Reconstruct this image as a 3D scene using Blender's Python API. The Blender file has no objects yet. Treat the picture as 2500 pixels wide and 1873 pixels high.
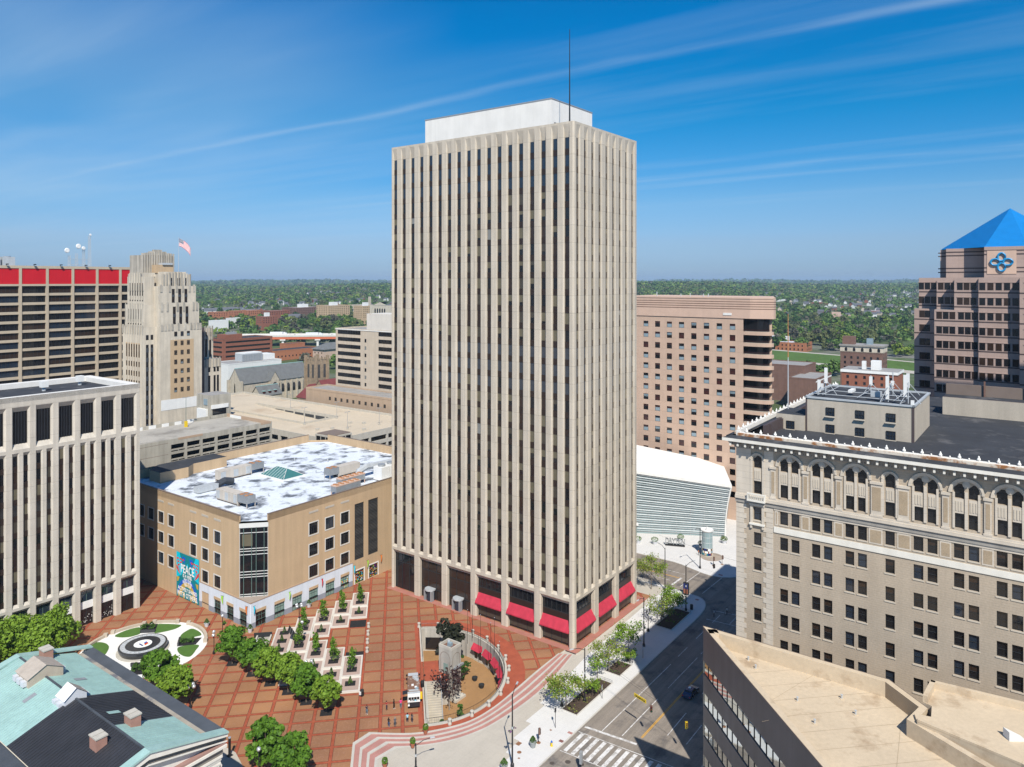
import bpy, bmesh, math, random
import numpy as np
from mathutils import Vector, Matrix
from mathutils.geometry import tessellate_polygon
R = math.radians
random.seed(7); np.random.seed(7)
sc = bpy.context.scene
col = sc.collection
# ------------------------------------------------------------------ camera, sky, sun, exposure
CAMH = 82.0
cd = bpy.data.cameras.new("Camera"); cam = bpy.data.objects.new("Camera", cd); col.objects.link(cam)
cam.location = (0, 0, CAMH); cam.rotation_euler = (R(90), 0, 0)
cd.sensor_width = 36; cd.lens = 36*1810/2500; cd.shift_y = -(936.5-685)/2500
cd.clip_start = 1; cd.clip_end = 60000
sc.camera = cam
SUN_EL = R(47.2); SUN_AZ = (0.131, -0.9914)
sd = bpy.data.lights.new("Sun", 'SUN'); sd.energy = 5.0; sd.angle = R(0.5); sd.color = (1.0, 0.94, 0.84)
so = bpy.data.objects.new("Sun", sd); col.objects.link(so)
to_sun = Vector((SUN_AZ[0]*math.cos(SUN_EL), SUN_AZ[1]*math.cos(SUN_EL), math.sin(SUN_EL)))
so.rotation_euler = (-to_sun).to_track_quat('-Z', 'Y').to_euler()
so.location = (30, -200, 260)
wd = bpy.data.worlds.new("World"); sc.world = wd; wd.use_nodes = True
def build_sky():
 nt = wd.node_tree; N = nt.nodes; L = nt.links; N.clear()
 out = N.new('ShaderNodeOutputWorld'); bg = N.new('ShaderNodeBackground'); bg.inputs['Strength'].default_value = 0.095
 sky = N.new('ShaderNodeTexSky'); sky.sky_type = 'NISHITA'; sky.sun_disc = False
 sky.sun_elevation = SUN_EL; sky.sun_rotation = R(180-7.5); sky.air_density = 1.0; sky.dust_density = 0.35; sky.ozone_density = 2.6
 sky.altitude = 250
 hs = N.new('ShaderNodeHueSaturation'); hs.inputs['Saturation'].default_value = 1.22; hs.inputs['Hue'].default_value = .492
 L.new(sky.outputs[0], hs.inputs['Color'])
 tc = N.new('ShaderNodeTexCoord'); sx = N.new('ShaderNodeSeparateXYZ'); L.new(tc.outputs['Generated'], sx.inputs[0])
 def M(op, a, b=None, clamp=False):
  m = N.new('ShaderNodeMath'); m.operation = op; m.use_clamp = clamp
  for k, x in enumerate((a, b)):
   if x is None: continue
   if isinstance(x, (int, float)): m.inputs[k].default_value = x
   else: L.new(x, m.inputs[k])
  return m.outputs[0]
 # cleaner, bluer air than the model's default: a filter by height above the horizon
 cr = N.new('ShaderNodeValToRGB'); L.new(sx.outputs[2], cr.inputs[0]); e = cr.color_ramp.elements
 T = ((0, (.37, .55, 1.05)), (.02, (.38, .55, .98)), (.05, (.47, .60, .92)), (.10, (.50, .70, .95)), (.156, (.26, .70, 1.0)), (.21, (.07, .70, 1.0)), (.26, (.03, .71, 1.03)), (.33, (.0, .74, 1.12)), (.43, (.04, .70, 1.02)), (.53, (.0, .70, 1.04)), (1.0, (.0, .55, .95)))
 e[0].position, e[0].color = T[0][0], (*T[0][1], 1); e[1].position, e[1].color = T[-1][0], (*T[-1][1], 1)
 for p, c in T[1:-1]: q = e.new(p); q.color = (*c, 1)
 tint = N.new('ShaderNodeMix'); tint.data_type = 'RGBA'; tint.blend_type = 'MULTIPLY'; tint.inputs['Factor'].default_value = 1; L.new(hs.outputs[0], tint.inputs['A']); L.new(cr.outputs[0], tint.inputs['B'])
 zz = M('MAXIMUM', sx.outputs[2], 0.02)
 px = M('DIVIDE', sx.outputs[0], zz); py = M('DIVIDE', sx.outputs[1], zz)     # a cloud layer high overhead
 cx = N.new('ShaderNodeCombineXYZ'); L.new(px, cx.inputs[0]); L.new(py, cx.inputs[1])
 def layer(rot, sc_, scale, lo, hi, det=6, dist=.6, off=(0, 0, 0)):
  m0 = N.new('ShaderNodeMapping'); m0.inputs['Rotation'].default_value = (0, 0, R(rot)); L.new(cx.outputs[0], m0.inputs['Vector'])
  mp = N.new('ShaderNodeMapping'); mp.inputs['Scale'].default_value = sc_; mp.inputs['Location'].default_value = off; L.new(m0.outputs[0], mp.inputs['Vector'])
  n = N.new('ShaderNodeTexNoise'); n.inputs['Scale'].default_value = scale; n.inputs['Detail'].default_value = det; n.inputs['Distortion'].default_value = dist
  n.inputs['Roughness'].default_value = .56
  L.new(mp.outputs[0], n.inputs['Vector'])
  mr = N.new('ShaderNodeMapRange'); mr.interpolation_type = 'SMOOTHSTEP'; mr.inputs['From Min'].default_value = lo; mr.inputs['From Max'].default_value = hi
  L.new(n.outputs[0], mr.inputs['Value'])
  return mr.outputs[0]
 wisp = layer(40, (.14, 1.0, 1), 1.0, .40, .85, 8, .35, (3, 1, 0))
 broad = layer(36, (.16, .42, 1), .6, .35, .78, 4, .3, (11, 4, 0))
 d1 = M('ADD', M('MULTIPLY', px, .78), py)      # streaks run parallel in the cloud layer
 nb = N.new('ShaderNodeTexNoise'); nb.inputs['Scale'].default_value = .5; nb.inputs['Detail'].default_value = 3; L.new(cx.outputs[0], nb.inputs['Vector'])
 dd = M('ADD', d1, M('MULTIPLY', M('SUBTRACT', nb.outputs[0], .5), .5))
 def band(c, w, s):
  g = M('DIVIDE', M('SUBTRACT', dd, c), w)
  return M('MULTIPLY', M('POWER', 2.718, M('MULTIPLY', M('MULTIPLY', g, g), -1)), s)
 n2 = layer(38, (.25, 1.6, 1), 1.6, .28, .75, 7, .3)
 b_ = None
 for c, w, s in ((3.80, .07, .36), (3.5, .35, .14), (4.3, .5, .16), (5.4, .6, .14), (7.4, .4, .16), (8.35, .26, .30), (9.0, .34, .24), (11.5, .8, .2)):
  t = band(c, w, s); b_ = t if b_ is None else M('ADD', b_, t)
 b_ = M('MULTIPLY', b_, M('ADD', M('MULTIPLY', n2, .75), .25))
 # thicker veil to the left, clear blue to the right
 left = N.new('ShaderNodeMapRange'); left.interpolation_type = 'SMOOTHSTEP'; left.inputs['From Min'].default_value = .25; left.inputs['From Max'].default_value = -.62
 left.inputs['To Min'].default_value = .0; left.inputs['To Max'].default_value = 1.0
 L.new(sx.outputs[0], left.inputs['Value'])
 veil = M('MULTIPLY', M('ADD', M('ADD', M('MULTIPLY', wisp, .26), M('MULTIPLY', broad, .46)), .10), left.outputs[0])
 hi = N.new('ShaderNodeMapRange'); hi.interpolation_type = 'SMOOTHSTEP'; hi.inputs['From Min'].default_value = .35; hi.inputs['From Max'].default_value = .20; hi.inputs['To Min'].default_value = .32; L.new(M('ADD', sx.outputs[2], M('MULTIPLY', sx.outputs[0], .12)), hi.inputs['Value'])
 veil = M('MULTIPLY', veil, hi.outputs[0])
 a = M('ADD', veil, M('MULTIPLY', b_, M('SUBTRACT', 1, M('MULTIPLY', left.outputs[0], .6))))
 a = M('MAXIMUM', M('SUBTRACT', M('ADD', a, M('MULTIPLY', wisp, .06)), .055), 0)
 fade = N.new('ShaderNodeMapRange'); fade.inputs['From Min'].default_value = .015; fade.inputs['From Max'].default_value = .14; L.new(sx.outputs[2], fade.inputs['Value'])
 a = M('MULTIPLY', a, fade.outputs[0]); a = M('MINIMUM', a, .85)
 mx = N.new('ShaderNodeMix'); mx.data_type = 'RGBA'; L.new(a, mx.inputs['Factor']); L.new(tint.outputs['Result'], mx.inputs['A'])
 mx.inputs['B'].default_value = (5.0, 6.3, 7.7, 1)
 L.new(mx.outputs['Result'], bg.inputs[0]); L.new(bg.outputs[0], out.inputs[0])
build_sky()
sc.view_settings.view_transform = 'Standard'; sc.view_settings.look = 'None'
sc.view_settings.exposure = 0.22; sc.view_settings.gamma = 1; sc.view_settings.use_curve_mapping = False
try:
 sc.cycles.use_denoising = True; sc.cycles.max_bounces = 5; sc.cycles.diffuse_bounces = 2; sc.cycles.glossy_bounces = 2
 sc.cycles.transmission_bounces = 2; sc.cycles.volume_bounces = 0; sc.cycles.transparent_max_bounces = 4
 sc.cycles.caustics_reflective = False; sc.cycles.caustics_refractive = False
except Exception: pass
# ------------------------------------------------------------------ frame of the street grid
TH = R(53.6); C0 = (13.7, 164.5)
E2 = (math.cos(TH), math.sin(TH)); E1 = (-math.sin(TH), math.cos(TH))
def W(a, b, z=0.0): return (C0[0]+a*E2[0]+b*E1[0], C0[1]+a*E2[1]+b*E1[1], z)
def LOC(x, y):
 dx, dy = x-C0[0], y-C0[1]
 return dx*E2[0]+dy*E2[1], dx*E1[0]+dy*E1[1]
def FP(a=None, b=None): pass
SQ = math.sqrt(2)
def PQ(p, q): return ((p+q)/SQ, (p-q)/SQ)      # 45 degree paving frame -> (a, b)
SZ = -0.37; RZ = -0.50; CZ = -5.2               # sidewalk, road, sunken court
# ------------------------------------------------------------------ materials
MATS = {}
def lin(c): return tuple(c)
def mk(name, c, rough=.85, var=.12, scale=.5, streak=0., bump=0., spec=.25, metal=0., fine=0., c2=None, c2s=.15, c2t=.6, line=None, line2=None, bdist=.05, panel=None, smear=None):
 m = bpy.data.materials.new(name); m.use_nodes = True; nt = m.node_tree; N = nt.nodes; L = nt.links
 b = N['Principled BSDF']; b.inputs['Roughness'].default_value = rough; b.inputs['Specular IOR Level'].default_value = spec; b.inputs['Metallic'].default_value = metal
 tc = N.new('ShaderNodeTexCoord'); V = tc.outputs['Object']
 def noise(s, d=4, sv=None, r=.55):
  n = N.new('ShaderNodeTexNoise'); n.inputs['Scale'].default_value = s; n.inputs['Detail'].default_value = d; n.inputs['Roughness'].default_value = r
  if sv:
   mp = N.new('ShaderNodeMapping'); mp.inputs['Scale'].default_value = sv; L.new(V, mp.inputs['Vector']); L.new(mp.outputs[0], n.inputs['Vector'])
  else: L.new(V, n.inputs['Vector'])
  return n.outputs[0]
 def mr(x, a, bb, c_, d):
  q = N.new('ShaderNodeMapRange'); q.inputs['From Min'].default_value = a; q.inputs['From Max'].default_value = bb; q.inputs['To Min'].default_value = c_; q.inputs['To Max'].default_value = d
  L.new(x, q.inputs['Value']); return q.outputs[0]
 def mul(x, y):
  q = N.new('ShaderNodeMath'); q.operation = 'MULTIPLY'; L.new(x, q.inputs[0])
  if isinstance(y, float): q.inputs[1].default_value = y
  else: L.new(y, q.inputs[1])
  return q.outputs[0]
 f = mr(noise(scale), .25, .75, 1-var, 1+var)
 if fine: f = mul(f, mr(noise(scale*14, 3), .25, .75, 1-fine, 1+fine))
 if streak: f = mul(f, mr(noise(.9, 5, (1, 1, .06)), .35, .7, 1.0, 1-streak))
 base = None
 if c2:
  mx = N.new('ShaderNodeMix'); mx.data_type = 'RGBA'; mx.inputs['A'].default_value = (*c, 1); mx.inputs['B'].default_value = (*c2, 1)
  L.new(mr(noise(c2s, 6, None, .62), c2t-.06, c2t+.06, 0, 1), mx.inputs['Factor']); base = mx.outputs['Result']
 def joint(ax, off, period, w, dark):
  s = N.new('ShaderNodeSeparateXYZ'); L.new(V, s.inputs[0])
  a_ = N.new('ShaderNodeMath'); a_.operation = 'SUBTRACT'; L.new(s.outputs[ax], a_.inputs[0]); a_.inputs[1].default_value = off
  p = N.new('ShaderNodeMath'); p.operation = 'PINGPONG'; L.new(a_.outputs[0], p.inputs[0]); p.inputs[1].default_value = period/2
  g = N.new('ShaderNodeMath'); g.operation = 'LESS_THAN'; L.new(p.outputs[0], g.inputs[0]); g.inputs[1].default_value = w/2
  return mr(g.outputs[0], 0, 1, 1.0, dark)
 for ln in (line, line2):
  if ln: f = mul(f, joint(*ln))
 if panel:      # each cast panel or board its own tone
  d = N.new('ShaderNodeVectorMath'); d.operation = 'DIVIDE'; L.new(V, d.inputs[0]); d.inputs[1].default_value = panel[:3]
  fl = N.new('ShaderNodeVectorMath'); fl.operation = 'FLOOR'; L.new(d.outputs[0], fl.inputs[0]); wn = N.new('ShaderNodeTexWhiteNoise'); L.new(fl.outputs[0], wn.inputs['Vector'])
  f = mul(f, mr(wn.outputs['Value'], 0, 1, 1-panel[3], 1+panel[3]))
 if smear: f = mul(f, mr(noise(smear[3], 5, smear[:3], .65), .32, .68, 1-smear[4], 1+smear[4]*.5))
 vm = N.new('ShaderNodeVectorMath'); vm.operation = 'SCALE'
 if base is not None: L.new(base, vm.inputs[0])
 else: vm.inputs[0].default_value = c
 L.new(f, vm.inputs['Scale']); L.new(vm.outputs[0], b.inputs['Base Color'])
 if bump:
  bn = N.new('ShaderNodeBump'); bn.inputs['Strength'].default_value = bump; bn.inputs['Distance'].default_value = bdist
  L.new(noise(scale*6, 4), bn.inputs['Height']); L.new(bn.outputs[0], b.inputs['Normal'])
 MATS[name] = m; return m
mk('concrete_tower', (.56, .495, .405), .85, .06, .25, .20, line=(2, 11.65, 3.94, .07, .66), fine=.05, panel=(3.17, 3.17, 3.94, .05))
mk('concrete_white', (.76, .74, .70), .8, .05, .3, .08, fine=.03)
mk('concrete_office', (.58, .53, .455), .85, .07, .25, .16, line=(2, 10.1, 3.66, .07, .70), fine=.05, panel=(2.36, 9, 3.66, .045))
mk('concrete_court', (.46, .43, .38), .9, .12, .35, .30, fine=.06)
mk('concrete_light', (.50, .47, .41), .9, .10, .5, .10, fine=.06)
mk('concrete_garage', (.44, .41, .345), .9, .10, .3, .28, fine=.05)
mk('concrete_deck', (.40, .375, .33), .9, .12, .12, 0, c2=(.27, .25, .22), c2s=.10, c2t=.57, fine=.08)
mk('deck_pale', (.55, .47, .36), .9, .08, .06, 0, c2=(.44, .34, .24), c2s=.05, c2t=.64, fine=.05)
mk('white_paint', (.78, .78, .76), .6, .05, .5, .05)
mk('white_wall', (.66, .72, .80), .7, .04, .3, .10)
mk('grey_base', (.27, .30, .36), .8, .08, .4, .05)
mk('tan_stucco', (.53, .385, .24), .9, .05, .2, .12, fine=.04)
mk('tan_trim', (.42, .30, .21), .8, .05)
mk('coping', (.20, .155, .13), .7, .08)
mk('roof_white', (.66, .71, .78), .8, .08, .25, 0, c2=(.12, .135, .16), c2s=.20, c2t=.56, fine=.10)
mk('roof_dark', (.045, .048, .055), .8, .20, .25, 0, c2=(.10, .10, .105), c2s=.3, c2t=.62, fine=.1)
mk('roof_gravel', (.30, .29, .28), .95, .15, .3, 0, fine=.15)
mk('roof_tan', (.56, .455, .325), .9, .07, .14, 0, c2=(.40, .30, .20), c2s=.22, c2t=.61, fine=.07)
mk('patina', (.33, .50, .47), .55, .10, .2, .12, spec=.4, fine=.05)
mk('standing_seam_dark', (.035, .036, .042), .5, .25, .2, .12, spec=.4)
mk('gutter_stain', (.37, .33, .27), .9, .15, .6, 0, c2=(.16, .16, .17), c2s=.35, c2t=.56)
mk('slate_roof', (.145, .15, .15), .85, .15, .4, 0, fine=.12)
mk('red_roof', (.17, .045, .045), .8, .12, .4, 0, fine=.1)
mk('limestone', (.62, .55, .445), .9, .10, .3, .22, fine=.05)
mk('limestone_dark', (.55, .50, .42), .9, .16, .35, .55, fine=.06)
mk('stone_church', (.50, .44, .35), .9, .16, .6, .15, fine=.12)
mk('stone_brown', (.30, .225, .15), .9, .25, .7, .1, fine=.2)
mk('stone_white', (.72, .69, .62), .8, .06, .5, .08)
mk('buff_brick', (.44, .365, .28), .9, .07, .3, .08, fine=.10, line=(2, 0, .30, .05, .88))
mk('buff_panel', (.37, .29, .20), .9, .10, .5, .05, fine=.15)
mk('terracotta', (.58, .515, .43), .85, .08, .5, .12, line=(2, 0, .9, .05, .82))
mk('cornice_metal', (.33, .31, .28), .7, .14, .5, .2)
mk('crest_white', (.80, .78, .73), .7, .08, .6, 0)
mk('rust_white', (.62, .55, .46), .8, .10, .5, 0, c2=(.30, .13, .05), c2s=.6, c2t=.53)
mk('penthouse_brick', (.50, .44, .36), .9, .06, .3, .15, fine=.06)
mk('pink_stone', (.55, .40, .31), .85, .07, .25, .08, fine=.04, line=(2, 65.0, 3.85, .10, .80))
mk('pink_band', (.60, .43, .34), .85, .05, .3, .05)
mk('granite_pink', (.42, .315, .275), .6, .08, .3, .05, spec=.4, line=(2, 0, .9, .04, .85), line2=(1, 0, 1.4, .04, .88))
mk('granite_dark', (.085, .065, .065), .6, .1, .3)
mk('blue_roof', (.01, .22, .58), .35, .06, .4, 0, spec=.6)
mk('logo_blue', (.02, .27, .55), .4, .03)
mk('red_panel', (.56, .012, .022), .6, .05, .25, .06, line=(0, 0, .6, .06, .88))
mk('red_frame', (.50, .415, .31), .85, .05, .3, .08)
mk('brick_red', (.27, .105, .065), .9, .12, .4, .08, fine=.10)
mk('brick_brown', (.19, .11, .085), .9, .12, .4, .1, fine=.1)
mk('brick_orange', (.40, .16, .08), .9, .1, .4, .05)
mk('mid_beige', (.56, .48, .385), .9, .07, .25, .15)
mk('house_white', (.72, .72, .70), .8, .05, .5)
mk('house_grey', (.35, .37, .40), .8, .05, .5)
mk('house_roof', (.11, .115, .13), .9, .2, .6)
mk('asphalt', (.26, .225, .19), .9, .10, .25, 0, c2=(.15, .135, .125), c2s=.22, c2t=.60, fine=.12, smear=(.035, 1, 1, .9, .22))
mk('asphalt_dark', (.10, .10, .105), .9, .12, .2, 0, c2=(.14, .13, .125), c2s=.12, c2t=.5, fine=.1)
mk('pavement', (.47, .43, .37), .9, .06, .3, 0, fine=.06, line=(0, 0, 1.9, .04, .86), line2=(1, 0, 1.9, .04, .86))
mk('pavement_new', (.64, .63, .615), .85, .04, .3, 0, fine=.04, line=(0, 0, 1.9, .04, .88), line2=(1, 0, 1.9, .04, .88))
mk('pavement_agg', (.36, .30, .25), .9, .1, .6, 0, fine=.2)
mk('kerb', (.55, .53, .49), .9, .1, .6)
mk('road_white', (.68, .67, .66), .7, .12, .8, 0, c2=(.42, .40, .38), c2s=1.3, c2t=.54, fine=.15)
mk('road_yellow', (.70, .36, .02), .7, .10, .8)
mk('step_pink', (.42, .21, .18), .9, .12, .5, 0, fine=.12)
mk('step_white', (.50, .475, .425), .9, .08, .5, 0, fine=.08)
mk('paver_red', (.34, .085, .045), .9, .15, .6, 0, fine=.15)
mk('paver_pink', (.42, .31, .265), .9, .06, .5, 0, line=(0, 0, .28, .05, .80))
mk('court_floor', (.33, .19, .085), .9, .12, .3, 0, fine=.15)
mk('curb_stone', (.60, .565, .51), .85, .06, .6)
mk('mulch', (.022, .021, .022), .95, .3, 2, 0, fine=.3)
mk('soil', (.075, .052, .038), .95, .3, 1.2, 0, fine=.3)
mk('lawn', (.075, .155, .03), .95, .12, .5, 0, fine=.12)
mk('levee_grass', (.075, .135, .028), .95, .18, .02, 0, fine=.15)
mk('black_metal', (.014, .014, .016), .45, .1, 1, 0, spec=.5)
mk('dark_granite', (.03, .032, .036), .25, .15, 2, 0, spec=.5)
mk('grey_metal', (.36, .38, .40), .45, .06, .8, .05, spec=.5, metal=.3)
mk('galv', (.52, .55, .57), .5, .08, 1.2, .1, spec=.4, metal=.2)
mk('hvac_beige', (.55, .50, .44), .6, .05, .5, .12)
mk('hvac_grey', (.30, .32, .34), .6, .1, 1, .1, line=(2, 0, .14, .05, .7))
mk('fan_rust', (.42, .20, .09), .7, .15, 1.5)
mk('teal_glass', (.05, .17, .17), .12, .05, .5, 0, spec=.6)
mk('glass_dark', (.012, .012, .014), .06, .2, .3, 0, spec=.55)
mk('glass_blue', (.018, .028, .045), .05, .2, .3, 0, spec=.7)
mk('glass_brown', (.035, .022, .016), .10, .2, .4, 0, spec=.5)
mk('blind_tan', (.135, .118, .078), .35, .10, .6, 0, spec=.5, line=(2, 0, .22, .05, .85))
mk('blind_dark', (.06, .052, .04), .3, .10, .6, 0, spec=.5)
mk('blind_pale', (.20, .205, .20), .3, .08, .6, 0, spec=.5)
mk('pane_blue', (.25, .33, .38), .2, .12, .8, 0, spec=.5)
mk('pane_red', (.06, .022, .02), .2, .12, .8, 0, spec=.5)
mk('spandrel_brown', (.030, .019, .015), .35, .10, .5, 0, spec=.4)
mk('louvre_grey', (.055, .062, .075), .6, .1, .6, 0, line=(2, 0, .3, .08, .7))
mk('louvre_dark', (.075, .07, .065), .7, .1, .6, 0, line=(2, 0, .35, .10, .6))
mk('frame_white', (.62, .62, .60), .6, .04)
mk('frame_dark', (.03, .032, .034), .5, .04)
mk('frame_green', (.10, .16, .14), .5, .04)
mk('frame_stone', (.52, .46, .375), .85, .05)
mk('door_pane', (.20, .30, .27), .2, .1, .8, 0, spec=.5)
mk('awning_red', (.50, .04, .07), .75, .14, .7, .16)
mk('teal', (.004, .215, .255), .7, .04); mk('cyan', (.0, .55, .72), .7, .04); mk('banner_blue', (.01, .12, .55), .7, .04)
mk('banner_red', (.62, .05, .04), .7, .04); mk('banner_gold', (.52, .37, .06), .7, .04); mk('text_white', (.85, .85, .83), .6, .02)
mk('yellow', (.72, .50, .02), .6, .04); mk('lime', (.33, .62, .05), .6, .04); mk('orange', (.70, .20, .04), .6, .04); mk('flag_blue', (.02, .03, .15), .7, .03); mk('bright_red', (.55, .02, .03), .6, .04)
mk('purple', (.16, .03, .22), .7, .05); mk('terracotta_pot', (.36, .13, .07), .8, .1); mk('pot_grey', (.30, .32, .32), .7, .08); mk('pot_white', (.60, .62, .66), .7, .05)
mk('globe', (.70, .72, .74), .15, .02, 1, 0, spec=.6, metal=.55)
mk('bark', (.13, .10, .075), .9, .2, 3, 0); mk('bark_pale', (.27, .235, .20), .9, .2, 3)
mk('car_blue', (.03, .06, .13), .25, .05, .5, 0, spec=.6, metal=.3); mk('car_white', (.72, .73, .74), .35, .03); mk('car_red', (.35, .03, .03), .3, .03); mk('car_grey', (.20, .21, .22), .3, .03); mk('tyre', (.018, .018, .018), .9, .1)
mk('skin', (.42, .25, .17), .6, .05); mk('skin_dark', (.12, .065, .04), .6, .05); mk('hair', (.018, .012, .010), .7, .05); mk('hair_grey', (.25, .23, .21), .7, .05)
for n_, c_ in dict(cloth_navy=(.02, .025, .055), cloth_black=(.012, .012, .013), cloth_red=(.38, .03, .035), cloth_pink=(.72, .06, .26), cloth_sky=(.30, .58, .70), cloth_denim=(.045, .085, .17), cloth_grey=(.09, .095, .11), cloth_white=(.65, .66, .66), cloth_slate=(.16, .22, .26)).items(): mk(n_, c_, .85, .12, 3)
mk('steel_orange', (.55, .15, .07), .7, .06, .2); mk('bridge_white', (.66, .64, .60), .85, .06, .1, .08)
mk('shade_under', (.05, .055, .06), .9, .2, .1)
def leafmat(name, c, c2, tr=.25):
 m = bpy.data.materials.new(name); m.use_nodes = True; nt = m.node_tree; N = nt.nodes; L = nt.links
 b = N['Principled BSDF']; b.inputs['Roughness'].default_value = .6; b.inputs['Specular IOR Level'].default_value = .25
 oi = N.new('ShaderNodeNewGeometry'); nz = N.new('ShaderNodeTexNoise'); tc = N.new('ShaderNodeTexCoord'); nz.inputs['Scale'].default_value = .7; nz.inputs['Detail'].default_value = 2
 L.new(tc.outputs['Object'], nz.inputs['Vector'])
 ad = N.new('ShaderNodeMath'); ad.operation = 'ADD'; L.new(oi.outputs['Random Per Island'], ad.inputs[0]); L.new(nz.outputs[0], ad.inputs[1])
 q = N.new('ShaderNodeMapRange'); q.inputs['From Min'].default_value = .35; q.inputs['From Max'].default_value = 1.15; L.new(ad.outputs[0], q.inputs['Value'])
 mx = N.new('ShaderNodeMix'); mx.data_type = 'RGBA'; mx.inputs['A'].default_value = (*c, 1); mx.inputs['B'].default_value = (*c2, 1); L.new(q.outputs[0], mx.inputs['Factor'])
 L.new(mx.outputs['Result'], b.inputs['Base Color'])
 if tr:
  t = N.new('ShaderNodeBsdfTranslucent'); L.new(mx.outputs['Result'], t.inputs[0]); ms = N.new('ShaderNodeMixShader'); ms.inputs[0].default_value = tr
  L.new(b.outputs[0], ms.inputs[1]); L.new(t.outputs[0], ms.inputs[2]); L.new(ms.outputs[0], N['Material Output'].inputs[0])
 MATS[name] = m
leafmat('leaf_green', (.045, .115, .012), (.115, .235, .020)); leafmat('leaf_lime', (.085, .17, .015), (.20, .32, .03)); leafmat('leaf_dark', (.018, .055, .012), (.05, .11, .02)); leafmat('leaf_spring', (.16, .20, .03), (.30, .33, .07), .3)
leafmat('leaf_purple', (.028, .014, .016), (.07, .035, .032)); leafmat('leaf_bronze', (.012, .016, .012), (.035, .04, .022)); leafmat('leaf_cone', (.035, .085, .018), (.09, .17, .03))
leafmat('far_green', (.040, .095, .020), (.12, .20, .04), .15); leafmat('far_olive', (.075, .10, .035), (.15, .17, .06), .15); leafmat('far_lime', (.11, .18, .02), (.21, .28, .04), .15); leafmat('far_grey', (.07, .07, .05), (.12, .115, .08), .1)
def plaza_mat():
 m = bpy.data.materials.new('plaza_paving'); m.use_nodes = True; nt = m.node_tree; N = nt.nodes; L = nt.links; b = N['Principled BSDF']; b.inputs['Roughness'].default_value = .9; b.inputs['Specular IOR Level'].default_value = .2
 tc = N.new('ShaderNodeTexCoord'); mp = N.new('ShaderNodeMapping'); mp.inputs['Rotation'].default_value = (0, 0, R(-45)); L.new(tc.outputs['Object'], mp.inputs['Vector'])
 s = N.new('ShaderNodeSeparateXYZ'); L.new(mp.outputs[0], s.inputs[0])
 def M(op, a, b_=None):
  q = N.new('ShaderNodeMath'); q.operation = op
  for k, x in enumerate((a, b_)):
   if x is None: continue
   if isinstance(x, (int, float)): q.inputs[k].default_value = x
   else: L.new(x, q.inputs[k])
  return q.outputs[0]
 dp = M('PINGPONG', M('SUBTRACT', s.outputs[0], 1.62), 2.05); dq = M('PINGPONG', M('SUBTRACT', s.outputs[1], 45.85), 2.05)
 d = M('MINIMUM', dp, dq)
 band = M('LESS_THAN', d, .27); edge = M('LESS_THAN', d, .34)
 def nz(sc_, det=4):
  n = N.new('ShaderNodeTexNoise'); n.inputs['Scale'].default_value = sc_; n.inputs['Detail'].default_value = det; L.new(tc.outputs['Object'], n.inputs['Vector']); return n.outputs[0]
 def mix(f, A, B):
  x = N.new('ShaderNodeMix'); x.data_type = 'RGBA'
  if isinstance(f, float): x.inputs['Factor'].default_value = f
  else: L.new(f, x.inputs['Factor'])
  for k, c in (('A', A), ('B', B)):
   if isinstance(c, tuple): x.inputs[k].default_value = (*c, 1)
   else: L.new(c, x.inputs[k])
  return x.outputs['Result']
 def ramp(x, a, c, lo=0, hi=1):
  q = N.new('ShaderNodeMapRange'); q.inputs['From Min'].default_value = a; q.inputs['From Max'].default_value = c; q.inputs['To Min'].default_value = lo; q.inputs['To Max'].default_value = hi; L.new(x, q.inputs['Value']); return q.outputs[0]
 cell = mix(ramp(nz(.045, 3), .38, .66), (.27, .135, .075), (.36, .18, .085))
 cell = mix(ramp(nz(2.2, 5), .50, .70, 0, .55), cell, (.36, .20, .13))
 cell = mix(ramp(nz(5.5, 2), .70, .78, 0, .5), cell, (.55, .38, .30))
 red = mix(ramp(nz(1.5, 4), .35, .7), (.30, .07, .036), (.37, .105, .055))
 c = mix(edge, cell, (.07, .03, .022)); c = mix(band, c, red)
 # broad tone differences from wear
 v = N.new('ShaderNodeVectorMath'); v.operation = 'SCALE'; L.new(c, v.inputs[0]); L.new(ramp(nz(.12, 4), .3, .7, .86, 1.12), v.inputs['Scale']); L.new(v.outputs[0], b.inputs['Base Color'])
 MATS['plaza_paving'] = m
plaza_mat()
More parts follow.
